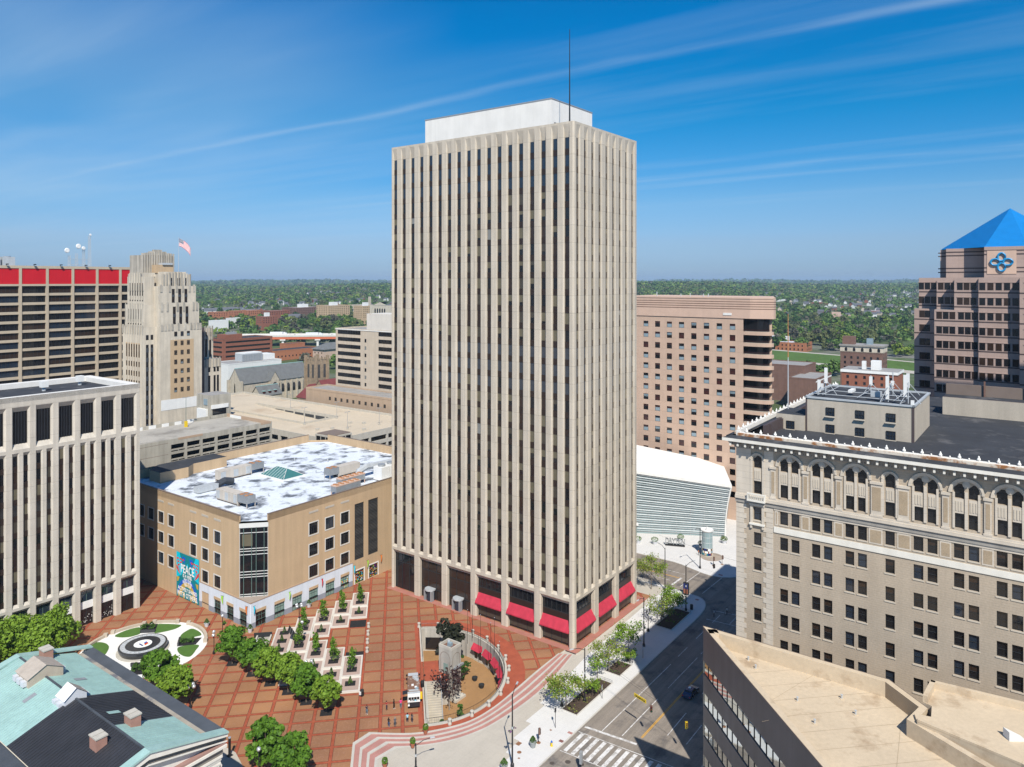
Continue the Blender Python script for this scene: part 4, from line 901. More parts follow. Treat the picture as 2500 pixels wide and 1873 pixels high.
 def run(T, s0, s1, ext, dbl):
  m.T = T
  m.box(s0, s1+.25*ext, .003, .25, 57.45, 57.8, 'cornice_metal'); m.box(s0, s1+.5*ext, .003, .5, 57.8, 58.25, 'cornice_metal'); m.box(s0, s1+E_*ext, .003, E_, 58.5, 58.72, 'cornice_metal')
  m.face([(s0, E_+.06, 58.5), (s1+(E_+.06)*ext, E_+.06, 58.5), (s1+(E_+.06)*ext, E_+.06, 58.95), (s0, E_+.06, 58.95)], 'stone_white')
  m.face([(s0, E_+.06, 58.95), (s1+(E_+.06)*ext, E_+.06, 58.95), (s1+.5*ext, .5, 59.25), (s0, .5, 59.25)], 'roof_dark')
  k = s0+.4
  while k < s1+.6*ext: m.box(k, k+.32, .5, 1.35, 58.0, 58.5, 'cornice_metal'); m.box(k+.03, k+.29, 1.15, 1.42, 57.85, 58.15, 'stone_white'); k += 1.09
  k = s0+.1
  while k < s1: m.box(k, k+.16, .25, .40, 57.55, 57.78, 'cornice_metal'); k += .36
 run(T, B1, B0, 1, True)
 m.build('cornice', rt)
 m = MB(); run(lambda s, d, z: (s, B0+d, z), A0, A1, 0, True); m.build('cornice', rt)
 def crest(T, s0, s1, name):
  m = MB(); m.T = T; m.box(s0, s1, .25, .52, 59.2, 59.62, 'rust_white'); m.box(s0, s1, -.05, .25, 59.0, 59.75, 'crest_white')
  k = s0+.6; i = 0
  while k < s1-.2:
   if i % 2 == 0: m.lathe(k, .12, [(.12, 59.75), (.22, 59.88), (.20, 60.0), (.09, 60.18), (.11, 60.25), (.02, 60.38)], 7, 'crest_white')
   else: m.ball(k, .12, 59.86, .11, 'crest_white', 6, 4)
   k += 1.03; i += 1
  m.T = None; return m.build(name, rt)
 crest(T, B1, B0-.3, 'crest'); crest(lambda s, d, z: (s, B0+d, z), A0+.6, A1, 'crest')
 r = MB(); r.face([(A0+.3, B0-.3, 58.55), (A1, B0-.3, 58.55), (A1, B1, 58.55), (A0+.3, B1, 58.55)], 'roof_dark'); r.build('flat_roof', rt)
 p = MB(); p.box(A0+4, 26, B0-3.0, B0-2.6, 58.4, 60.3, 'granite_dark'); p.face([(A0+.6, B0-.3, 59.3), (26, B0-.3, 59.3), (26, B0-2.6, 60.3), (A0+4, B0-2.6, 60.3)], 'roof_dark')
 for k in range(9): p.box(A0+6+5.5*k, A0+6.5+5.5*k, B0-3.25, B0-3.0, 58.5, 60.2, 'granite_dark')
 p.face([(A0+.6, B0-.3, 59.3), (A0+.6, B1, 59.3), (A0+3.2, B1, 58.6), (A0+3.2, B0-2.8, 58.6)], 'roof_dark'); p.build('roof_parapet', rt)
 # back parapet wall seen beyond the roof
 m = MB(); m.box(9.0, 9.5, B1, -70.2, 58.4, 61.6, 'penthouse_brick', top='coping'); m.box(9.5, 14, B1, -70.2, 58.4, 61.5, 'roof_dark'); m.box(14, 14.5, B1, -70.2, 58.4, 63.4, 'coping')
 for k in range(4): m.box(13.6, 13.9, -76-6.0*k-.25, -76-6.0*k, 61.4, 64.2, 'brick_brown')
 m.build('rear_wall', rt)
 # rooftop house
 h = MB(); pb = 'penthouse_brick'; h.box(-20, -4, -69.8, -54.8, 58.5, 63.7, pb, top='roof_dark'); h.box(-20.02, -19.9, -55.0, -54.75, 58.5, 63.8, 'granite_dark'); h.box(-20.05, -19.95, -69.85, -69.5, 58.5, 63.8, 'granite_dark')
 for x0, x1, y0, y1 in ((-20.15, -19.8, -69.95, -54.65), (-4.2, -3.9, -69.95, -54.65), (-20.15, -3.9, -69.95, -69.6), (-20.15, -3.9, -55, -54.65)): h.box(x0, x1, y0, y1, 63.7, 63.95, 'galv')
 h.box(-20.5, -14, -54.7, -50.4, 58.5, 60.9, pb, top='roof_dark')
 ho = h.build('roof_house', rt)
 fm2, pm2 = window_meshes(1.25, 1.3, 'frame_dark', ['glass_blue'], .07, (.33, .66), (.5,), sill='frame_stone')
 windows(rt, 'a', -20.12, [(s, 61.2) for s in (-58.4, -62.6, -66.8)], fm2, pm2, 0.04, name='roof_window'); windows(rt, 'a', -20.12, [(s, 58.6) for s in (-58.4, -62.6, -66.8)], fm2, pm2, 0.04, name='roof_window')
 windows(rt, 'a', -20.6, [(-52.6, 58.6)], fm2, pm2, .04, name='roof_window')
 return rt
palazzo()
def aerials():
 def mast(a, b, h, panels, label, legs=True):
  rt = thing('cell_antenna', label, 'antenna', a, b, 63.95, 0, 'cell antennas on the rooftop house')
  m = MB(); m.tube([(0, 0, 0), (0, 0, h)], .07, 'galv', 6)
  if legs:
   for dx, dy in ((1.5, .6), (-1.2, .9), (.4, -1.6)): m.tube([(0, 0, h*.6), (dx, dy, .05)], .045, 'galv', 5)
   m.tube([(-1.2, .9, .1), (1.5, .6, .1)], .045, 'galv', 5); m.tube([(-1.3, 0, h*.55), (1.3, 0, h*.55)], .05, 'galv', 5); m.tube([(-1.3, 0, h*.3), (1.3, 0, h*.3)], .05, 'galv', 5)
  m.build('mast_frame', rt)
  for x, y, z, ph in panels:
   p = MB(); p.box(x-.16, x+.16, y-.22, y+.22, z, z+ph, 'white_paint'); p.build('antenna_panel', rt)
 mast(-17, -57.0, 4.2, [(-.2, -.1, 1.9, 2.4), (.1, 1.0, .4, 1.9)], 'lattice mast with tall white panel at the left end of the rooftop house')
 mast(-18.6, -66.2, 4.0, [(-.1, .1, .4, 3.4)], 'tall white antenna panel near the right front of the rooftop house')
 mast(-18.9, -68.9, 3.2, [(-.3, -.6, -2.6, 3.2), (0, .4, 1.0, 3.2)], 'white antenna panels hung over the right corner of the rooftop house')
 mast(-12, -62.6, 3.0, [(0, 0, 1.4, 1.4)], 'short white panel antenna on a bent stand mid rooftop', True)
 mast(-11, -65.6, 3.6, [(.5, .3, 1.0, .8), (-.5, 0, 1.6, .7)], 'pipe antenna frame with small grey boxes mid rooftop')
 mast(-9.5, -67.5, 3.4, [(0, 0, 1.2, 2.2)], 'white panel antenna toward the back of the rooftop house')
 rt = thing('pipe_rack', 'low galvanised pipe rack lying across the rooftop house', 'pipe rack', -14, -62, 63.95)
 m = MB();
 for y in (-5, 0, 5): m.tube([(-4.8, y, .3), (6, y, .3)], .06, 'galv', 5)
 for x in (-4.6, 0, 5.5): m.tube([(x, -6.5, .35), (x, 6.5, .35)], .06, 'galv', 5)
 m.build('pipe_grid', rt); m = MB(); m.box(-1.2, 1.4, 1.5, 2.1, .4, .8, 'white_paint'); m.box(-3, -2.4, -3, -1.5, .3, 1.2, 'galv'); m.build('equipment_box', rt)
 m = MB(); m.tube([(0, 0, 0), (0, 0, 8), (0, 0, 15.5)], .10, 'galv', 6, .05); m.tube([(0, 0, 8.5), (0, 0, 15.6)], .09, 'fan_rust', 6, .05)
 solo('roof_mast', m, 'thin rust and grey pole mast left of the rooftop house', 'mast', -15.5, -50.8, 60.9)
 # small dishes left of the house
 rt = thing('cell_antenna', 'small white panel antenna on the black parapet end', 'antenna', -3.5, -53.2, 60.3); m = MB(); m.tube([(0, 0, 0), (0, 0, 3.4)], .06, 'galv', 5); m.tube([(0, 0, 2.6), (0, -2.4, 2.6)], .05, 'galv', 5); m.build('mast_frame', rt); m = MB(); m.box(-.2, .2, -2.9, -2.2, 1.9, 3.0, 'white_paint'); m.box(-.2, .2, -.2, .2, 1.4, 3.6, 'white_paint'); m.build('antenna_panel', rt)
aerials()
# ------------------------------------------------------------------ tan roofed building in the lower right corner (world coordinates)
def corner_office():
 K = Vector((26.3, 102.0)); la, lb = LOC(K.x, K.y)
 rt = bpy.data.objects.new('corner_office', None); col.objects.link(rt); rt.location = (K.x, K.y, 0); rt['_o'] = (K.x, K.y, 0)
 tag(rt, 'dark panelled office with mirror window bands and pale tan roof at the lower right corner', 'office building')
 ZT, ZR = 34.45, 32.6; dl = Vector((.137, -.9906)); db = Vector((.805, -.593))
 P1 = K+dl*52; Q1 = Vector((44.9, 88.3)); Q2 = Vector((46.2, 82.4)); far = Vector((80, 62))
 outer = [K, Q1, Q2, Vector((43.7, 80.2)), Vector((62, 40)), P1]
 inner_off = .75
 # walls
 w = MB(); bk = 'granite_bronze' if 'granite_bronze' in MATS else 'granite_dark'
 for a, b in zip(outer[:-1], outer[1:]):
  if (a, b) == (outer[-2], P1): pass
  w.face([(a.x, a.y, -.5), (b.x, b.y, -.5), (b.x, b.y, ZT), (a.x, a.y, ZT)], 'roof_tan')
 w.build('rear_walls', rt)
 # mirror facade, bands
 n = Vector((-dl.y*-1, 0)); nrm = Vector((dl.y, -dl.x)); nrm = nrm if nrm.x < 0 else -nrm
 T = lambda s, d, z: (K.x+dl.x*s+nrm.x*d, K.y+dl.y*s+nrm.y*d, z)
 zb = [(29.9, ZT-.1)]; z = 29.9
 k = 0; m = MB(); m.T = T
 spans = []
 z = 29.75
 m.box(0, 52, -.3, .0, z, ZT-.05, 'bronze_panel')
 while z > 1:
  spans.append((z-1.75, z)); m.box(0, 52, -.3, 0, z-4.28, z-1.75, 'bronze_panel'); z -= 4.28
 m.build('spandrel_bands', rt)
 for z0, z1 in spans:
  g = MB(); g.T = T; g.face([(0, -.12, z0), (52, -.12, z0), (52, -.12, z1), (0, -.12, z1)], 'mirror_glass'); o = g.build('window_band', rt)
  f = MB(); f.T = T
  for k in range(35): f.box(1.5*k, 1.5*k+.06, -.12, -.05, z0, z1, 'frame_dark')
  f.build('mullions', o)
 # corner return
 m = MB(); m.T = None; e = K+db*.01
 # roof and parapet
 def off(poly, d):
  n = len(poly); out = []
  for i in range(n):
   p0, p1, p2 = poly[i-1], poly[i], poly[(i+1) % n]
   d1 = (p1-p0).normalized(); d2 = (p2-p1).normalized(); n1 = Vector((d1.y, -d1.x)); n2 = Vector((d2.y, -d2.x))
   bis = (n1+n2); bis = bis/max(.3, bis.length_squared)*2
   out.append(p1+bis*d)
  return out
 inn = off(outer, .75)
 r = MB(); r.faces([(p.x, p.y, ZR) for p in inn], tess([[(p.x, p.y) for p in inn]]), 'roof_tan'); r.build('flat_roof', rt)
 p = MB(); N = len(outer)
 for i in range(N):
  a, b, c, d = outer[i], outer[(i+1) % N], inn[(i+1) % N], inn[i]
  p.face([(a.x, a.y, ZT), (b.x, b.y, ZT), (c.x, c.y, ZT), (d.x, d.y, ZT)], 'roof_tan'); p.face([(d.x, d.y, ZR), (c.x, c.y, ZR), (c.x, c.y, ZT), (d.x, d.y, ZT)], 'parapet_rib' if i == 1 else 'roof_tan')
 p.box(K.x+.3, K.x+1.6, K.y-2.1, K.y-.9, ZR, ZT+.0, 'roof_tan'); p.build('parapet', rt)
 c = MB()
 for i in (N-1, 0, 1):
  a, b = outer[i], outer[(i+1) % N]; dv = (b-a).normalized(); nn = Vector((-dv.y, dv.x))*.06
  q = [a+nn, b+nn, b, a]; c.prism([(v.x, v.y) for v in q], ZT-.14, ZT+.03, 'coping')
 c.build('coping_edge', rt)
 sm = MB(); nv = Vector((-dl.y, dl.x)); nv = nv if nv.x > 0 else -nv
 for k in range(15):
  s0 = 6+3.1*k; p0 = K+dl*s0+nv*1.0; Lm = min(30, 3+s0*.85) if s0 < 20 else 17+1.2*(k % 3); q0 = p0+nv*Lm; w_ = dl*.05; sm.face([(p0.x, p0.y, ZR+.01), (q0.x, q0.y, ZR+.01), (q0.x+w_.x, q0.y+w_.y, ZR+.01), (p0.x+w_.x, p0.y+w_.y, ZR+.01)], 'roof_seam')
 for p0, p1 in ((Vector((29, 86)), Vector((38, 93))), (Vector((28, 83)), Vector((33, 84.5))), (Vector((36, 70)), Vector((43, 82)))):
  d_ = (p1-p0).normalized(); w_ = Vector((-d_.y, d_.x))*.04; sm.face([(p0.x, p0.y, ZR+.014), (p1.x, p1.y, ZR+.014), (p1.x+w_.x, p1.y+w_.y, ZR+.014), (p0.x+w_.x, p0.y+w_.y, ZR+.014)], 'roof_seam')
 sm.build('membrane_seams', rt)
 # raised annex
 an = [Vector(v) for v in ((48.8, 86.4), (66, 76.2), (66, 58), (56, 58), (49.6, 72.2), (43.4, 79.4), (43.9, 80.9), (45.4, 80.3), (46.6, 82.3), (46.1, 83.2))]
 a_ = MB(); a_.prism([(v.x, v.y) for v in an], -.5, 34.75, 'roof_tan', top='roof_tan')
 a2 = [Vector(v) for v in ((48.8, 86.4), (66, 76.2), (66, 58), (56, 58), (49.6, 72.2))]
 for p_, q_ in ((Vector((48.8, 86.4)), Vector((66, 76.2))), (Vector((46.1, 83.2)), Vector((48.8, 86.4))), (Vector((43.4, 79.4)), Vector((49.6, 72.2))), (Vector((49.6, 72.2)), Vector((56, 58)))):
  dv = (q_-p_).normalized(); nn = Vector((dv.y, -dv.x))*.5
  if (p_-q_).length and (p_.x < 44 or p_.x > 49 and p_.y < 80): nn = -nn
  a_.prism([(v.x, v.y) for v in (p_, q_, q_+nn, p_+nn)], 34.7, 35.5 if p_.y > 82 else 35.0, 'roof_tan')
 a_.build('raised_annex', rt)
 for i, (u, v) in enumerate(((1804, 1588), (1827, 1613), (1845, 1633), (1973, 1642), (2055, 1706), (2089, 1745), (1989, 1767), (1947, 1712))):
  Y = (CAMH-ZR)*1810/(v-685); X = (u-1250)/1810*Y
  m = MB(); m.cyl(0, 0, 0, .45, .10, n=8, m='galv'); m.cyl(0, 0, 0, .06, .28, n=8, m='roof_tan'); m.cyl(0, 0, .45, .5, .15, n=8, m='galv'); o = m.build('vent_pipe'); o.location = (X, Y, ZR)
  tag(o, 'small capped vent pipe standing on the pale tan roof', 'vent pipe', 'vent pipes on the tan roof')
 rt2 = bpy.data.objects.new('roof_hatch', None); col.objects.link(rt2); rt2.location = (51.9, 76.5, 34.75); tag(rt2, 'white slanted hatch hood on the raised tan roof', 'roof hatch'); rt2['_o'] = (0, 0, 0)
 m = MB(); m.faces([(-.9, -.5, 0), (.9, -.5, 0), (.9, .5, 0), (-.9, .5, 0), (-.9, -.5, .9), (-.9, .5, .9)], [(0, 1, 4), (3, 2, 5), (1, 2, 5, 4), (0, 3, 5, 4)], 'white_paint'); m.build('hood', rt2)
mk('roof_seam', (.36, .28, .19), .9, .2, .8); mk('bronze_panel', (.105, .095, .10), .45, .10, .5, .22, spec=.5); mk('parapet_rib', (.42, .32, .215), .85, .06, .5, line=(2, 0, .16, .05, .75))
mk('mirror_glass', (.62, .66, .66), .02, .02, .5, 0, spec=.8, metal=1.0)
corner_office()
# ------------------------------------------------------------------ blue pyramid tower at the right edge
def blue_tower():
 rt = thing('office_tower', 'pink granite tower with stepped blue pyramid roof and blue knot logo', 'office tower', 72, -56, 0, org=True); g = 'granite_pink'
 b = MB()
 segs = [(78, -61.5, -56.2, 74.7), (80, -61.6, -57.0, 82.7), (76, -65.8, -61.55, 82.7), (72.5, -71.0, -65.75, 82.7), (72, -71.02, -61.5, 74.7), (70.8, -79.3, -71.0, 82.72), (68.3, -100, -79.3, 82.74)]
 for a, s0, s1, z in segs: b.box(a, 112, s0, s1, -.5, z, g, top='roof_gravel')
 b.build('granite_wall', rt)
 d = MB(); d.box(88, 112, -100, -61.0, 82.7, 90.2, g); d.box(82, 112, -100, -63.0, 82.7, 90.25, g); d.box(76.0, 112, -82.5, -71.8, 82.7, 90.3, g); dr = d.build('upper_drum', rt)
 s_ = MB()
 for z in (84.0, 85.0, 88.3, 89.2):
  for a, s0, s1 in ((82, -100, -63), (76, -82.5, -71.8), (88, -63, -60.5)): s_.box(a-.05, a, s0, s1, z, z+.28, 'granite_dark')
 s_.build('dark_band', dr)
 s_ = MB()
 for a, s0, s1, z in segs:
  for k in range(20):
   zz = 79.0-3.55*k+.05
   if zz < 20 or zz > z-1: continue
   s_.box(a-.04, a, s0, s1, zz-.15, zz+.15, 'granite_dark')
 s_.build('dark_band', rt)
 fm, pm = window_meshes(1.25, 1.65, 'granite_dark', ['glass_dark', 'glass_dark', 'glass_brown'], .05)
 def grp(a, cs, zs, n=3, sp=1.42):
  for z in zs:
   f = MB(); f.T = FA(a); gm = MB(); gm.T = FA(a); c0 = cs
   for k in range(n):
    c = cs+(k-(n-1)/2)*sp; f.box(c-.62, c+.62, .003, .05, z-.06, z+1.72, 'granite_dark'); gm.box(c-.55, c+.55, .05, .065, z, z+1.65, random.choice(['glass_dark', 'glass_dark', 'glass_brown']))
   f.box(cs-(n/2)*sp, cs+(n/2)*sp, .003, .10, z+1.72, z+1.84, g); o = f.build('window_group', rt); gm.build('panes', o)
 Z2 = [79.75, 76.1]; ZL = [72.5-3.62*k for k in range(8)]
 grp(80, -59.0, Z2); grp(76, -63.9, Z2); grp(72.5, -68.4, Z2)
 grp(78, -58.6, ZL, 2, 1.2); grp(72, -64.0, ZL); grp(72, -68.7, ZL); grp(70.8, -75.1, Z2+ZL, 5, 1.66); grp(68.3, -82.5, Z2+ZL, 3, 1.66)
 # stepped blue pyramid
 p = MB(); base = [(77, -80.6), (77, -71.8), (88, -61.2), (106, -61.2), (114, -71.8), (114, -80.6), (106, -91.2), (88, -91.2)]; ap = (97, -76.2); n = 34
 for k in range(n):
  f = lambda t: [(ap[0]+(x-ap[0])*(1-t), ap[1]+(y-ap[1])*(1-t)) for x, y in base]
  q = f(k/n); z0 = 90.3+10.9*k/n; z1 = z0+10.9/n
  m_ = f((k+.8)/n); p.faces([(x, y, z0) for x, y in q]+[(x, y, z1-.06) for x, y in m_], [(i, (i+1) % 8, 8+(i+1) % 8, 8+i) for i in range(8)], 'blue_roof')
  e_ = f((k+.72)/n); p.faces([(x, y, z1-.06) for x, y in e_]+[(x, y, z1) for x, y in e_]+[(x, y, z1) for x, y in f((k+1)/n)], [(i, (i+1) % 8, 8+(i+1) % 8, 8+i) for i in range(8)]+[(8+i, 8+(i+1) % 8, 16+(i+1) % 8, 16+i) for i in range(8)], 'blue_roof')
 p.build('pyramid_roof', rt)
 # knot logo: four interlocked loops
 m = MB(); c = Vector((75.65, -75.4, 86.5))
 pl = MB(); pl.box(75.88, 75.99, -78.4, -72.4, 83.6, 89.3, 'pink_band'); pl.build('logo_plaque', rt)
 for dx, dz, rx, rz in ((0, 1.25, .78, .95), (0, -1.25, .78, .95), (1.3, 0, .95, .78), (-1.3, 0, .95, .78)):
  m.tube([(c.x, c.y+dx+rx*math.cos(2*math.pi*k/20), c.z+dz+rz*math.sin(2*math.pi*k/20)) for k in range(21)], .24, 'logo_blue', 6)
 m.build('logo', rt)
blue_tower()
m_ = MB(); m_.box(0, 12, -58, 0, -.5, 129, 'granite_pink')  # out of view; added, sized and placed to cast shadow on the blue tower
for k in range(31): m_.box(-.05, 0, -57, -1, 3+3.9*k, 5+3.9*k, 'glass_dark')
solo('office_tower', m_, 'unseen granite office tower right of the view, added to shade the blue tower', 'office tower', 12, -102)
# ------------------------------------------------------------------ tan hotel-like tower behind the glass hall
def apartment_tower():
 A0 = 110; rt = thing('apartment_tower', 'pinkish tan tower with square windows and rounded corner balconies behind the glass hall', 'apartment tower', A0, 0, 0, org=True); ps = 'pink_stone'
 cols = [36.5-4.67*k for k in range(8)]; rows = [65.0-3.85*k for k in range(16)]; T = FA(A0)
 w = MB(); w.T = T; ww, wh = 2.0, 2.1
 w.punched(.0, 46, -.5, 69.0, [(c-ww/2, c+ww/2, z, z+wh) for c in cols for z in rows], ps, .25); w.T = None
 w.face([(A0, 46, -.5), (A0+26, 46, -.5), (A0+26, 46, 69), (A0, 46, 69)], ps); w.prism([(A0+1.2, 0), (A0+3.4, -8.6), (A0+26, 0)], -.5, 69, ps); w.face([(A0+26, 46, -.5), (A0+26, 0, -.5), (A0+26, 0, 69), (A0+26, 46, 69)], ps)
 w.build('stone_wall', rt)
 fm, pm = window_meshes(ww, wh, 'frame_dark', [[('pane_blue', .64), ('pane_red', .4)], [('pane_blue', .5), ('glass_dark', .6)], [('glass_dark', .66), ('pane_red', .4)], [('glass_dark', .5), ('pane_blue', .5)], 'pane_red', [('pane_blue', .66), ('glass_dark', .4)]], .07, (), (.66,))
 rn = random.Random(4)
 windows(rt, 'a', A0, [(c, z) for z in rows[:13] for c in cols], fm, pm, .2, pick=lambda s, z: rn.choice(pm))
 # curved balconies
 pts = smooth_path([(A0, .0), (A0-.05, -2.5), (A0, -5), (A0+.5, -7.6), (A0+1.6, -9.0), (A0+3.2, -9.3)], 4); back = [(x+1.3, y*.86) for x, y in pts]
 for z in rows[:15]:
  b = MB(); q = pts+[(A0+5, -4), (A0+5, 0)]; b.prism(q, z-1.55, z-.35, ps, top='pavement');
  for k in range(3): b.tube([(x+.1, y+.1, z-.35+.25*(k+1)) for x, y in pts], .03, 'pane_red', 4)
  b.build('balcony', rt)
 g = MB(); g.prism([(A0+1.1, -.02)]+back[1:]+[(A0+6, -3)], -.5, 69, 'glass_dark'); g.build('balcony_glazing', rt)
 t = MB(); poly = [(A0-.25, 46), (A0+26.2, 46), (A0+26.2, -2), (A0+4.2, -9.6), (A0+2.0, -9.6), (A0-.25, -2.4)]
 t.prism(poly, 69.0, 75.7, 'pink_band', top='roof_gravel'); t.prism([(x-.15 if x < 120 else x+.15, y) for x, y in poly], 75.7, 76.2, 'pink_band'); tb = t.build('crown_band', rt)
 s = MB()
 for z in (72.2, 73.0, 73.8, 74.6):
  q = [(A0-.3, 46), (A0-.3, -2.45), (A0+1.95, -9.66), (A0+4.2, -9.68)]
  for (x0, y0), (x1, y1) in zip(q[:-1], q[1:]): s.face([(x0, y0, z), (x1, y1, z), (x1, y1, z+.2), (x0, y0, z+.2)], 'brick_brown')
 s.build('grooves', tb)
 s = MB(); s.box(A0-.4, A0-.27, 4, 7, 70.0, 70.8, 'white_paint'); s.build('name_plate', rt)
 for i, (a, b, h) in enumerate(((112, 33, 1.4), (113, 24, .8), (112, 20, 1.0), (112, 15, .9), (114, 14, .9))):
  m = MB(); m.cyl(0, 0, 0, h, .18, n=8, m='galv'); m.cyl(0, 0, h, h+.2, .3, .1, n=8, m='galv'); solo('vent_pipe', m, 'small roof vent on top of the tan apartment tower', 'vent pipe', a, b, 76.2, 0, 'vents on the apartment tower roof')
apartment_tower()
# ------------------------------------------------------------------ glass hall
def glass_hall():
 rt = thing('glass_hall', 'low hall with leaning horizontal banded glass front and white sloping roof', 'hall', 91.9, -.2, 0, org=True)
 p0 = Vector((91.9, -.2)); p1 = Vector((66.0, 46.0)); u = (p1-p0).normalized(); L = (p1-p0).length; n = Vector((-u.y, u.x)); n = n if n.x < 0 else -n
 H0, H1 = 15.9, 22.5
 def T(s, d, z): return (p0.x+u.x*s+n.x*d, p0.y+u.y*s+n.y*d, z)
 def top(s): return H0+(H1-H0)*s/L
 def lean(t): return 1.6*t*t     # leans out as it rises
 g = MB(); g.T = T; NB = 6
 for j in range(NB):
  t0, t1 = j/NB, (j+1)/NB; e0, e1 = -1.6*t0*t0, -1.6*t1*t1
  g.face([(e0, lean(t0), -.35+t0*(top(0)+.35)), (L, lean(t0), -.35+t0*(top(L)+.35)), (L, lean(t1), -.35+t1*(top(L)+.35)), (e1, lean(t1), -.35+t1*(top(0)+.35))], 'hall_glass')
 go = g.build('glass_front', rt); f = MB(); f.T = T
 for k in range(1, 26):
  t = k/25.5; e = -1.6*t*t; z0, z1 = -.35+t*(top(0)+.35), -.35+t*(top(L)+.35); d = lean(t); w = .34 if k % 2 else .14
  f.faces([(e, d+.02, z0), (L, d+.02, z1), (L, d+.30, z1), (e, d+.30, z0), (e, d+.02, z0+.16), (L, d+.02, z1+.16), (L, d+w, z1+.16), (e, d+w, z0+.16)], [(0, 1, 2, 3), (4, 5, 6, 7), (2, 3, 7, 6), (0, 3, 7, 4), (1, 2, 6, 5)], 'galv')
 for k in range(12):
  s = 2+k*4.4
  for j in range(NB): f.tube([(s, lean(j/NB)+.05, -.35+j/NB*(top(s)+.35)), (s, lean((j+1)/NB)+.05, -.35+(j+1)/NB*(top(s)+.35))], .06, 'galv', 4)
 f.build('glazing_bars', go)
 e = MB(); e.T = T
 for j in range(NB): t0, t1 = j/NB, (j+1)/NB; e.tube([(-1.6*t0*t0-.1, lean(t0)+.1, -.35+t0*(top(0)+.4)), (-1.6*t1*t1-.1, lean(t1)+.1, -.35+t1*(top(0)+.4))], .28, 'white_paint', 6)
 e.build('white_edge', rt)
 r = MB(); r.T = T; q = [(-1.9, 2.0, H0), (L, 2.0, H1), (L, -24, H1+4.5), (-3, -24, H0+.8)]
 r.face([(a, b, c+.9) for a, b, c in q], 'white_paint'); r.face(q, 'white_paint')
 for i in range(4): a, b = q[i], q[(i+1) % 4]; r.face([a, b, (b[0], b[1], b[2]+.9), (a[0], a[1], a[2]+.9)], 'white_paint')
 ro = r.build('white_roof', rt)
 s = MB(); s.T = T; s.face([(0, 0, -.4), (0, -24, -.4), (-2.6, -24, H0+.8), (-1.6, 1.6, H0)], 'glass_blue'); s.face([(L, 0, -.4), (L, -24, -.4), (L, -24, H1+4), (L, 1.6, H1)], 'concrete_white'); s.face([(0, -24, -.4), (L, -24, -.4), (L, -24, H1+4), (0, -24, H0)], 'concrete_white')
 so_ = s.build('side_wall', rt); b = MB(); b.T = T
 for k in range(1, 14): t = k/14; b.tube([(-1.7*t*t, 1.2*t, t*H0), (-2.6*t, -24, t*(H0+.8))], .10, 'galv', 4)
 b.build('glazing_bars', so_)
 c = MB(); c.T = T; c.box(27.5, 33, .8, 3.0, 3.0, 3.3, 'white_paint'); c.box(28, 32.5, .6, 2.4, -.3, 3.0, 'teal_glass'); co = c.build('entrance_canopy', rt)
 me = text_mesh('CENTER', 1.3, 'text_white', .08, 'LEFT', .03); o = bpy.data.objects.new('lettering', me); col.objects.link(o); o.parent = rt
 # reading direction runs from +s to -s as seen from outside
 bx, by, bz = T(33.0, 2.9, 3.35); ex = -u; o.matrix_local = Matrix(((ex.x, 0, n.x, bx-91.9), (ex.y, 0, n.y, by+.2), (0, 1, 0, bz), (0, 0, 0, 1)))
mk('hall_glass', (.27, .36, .38), .10, .10, .3, 0, spec=.7)
glass_hall()
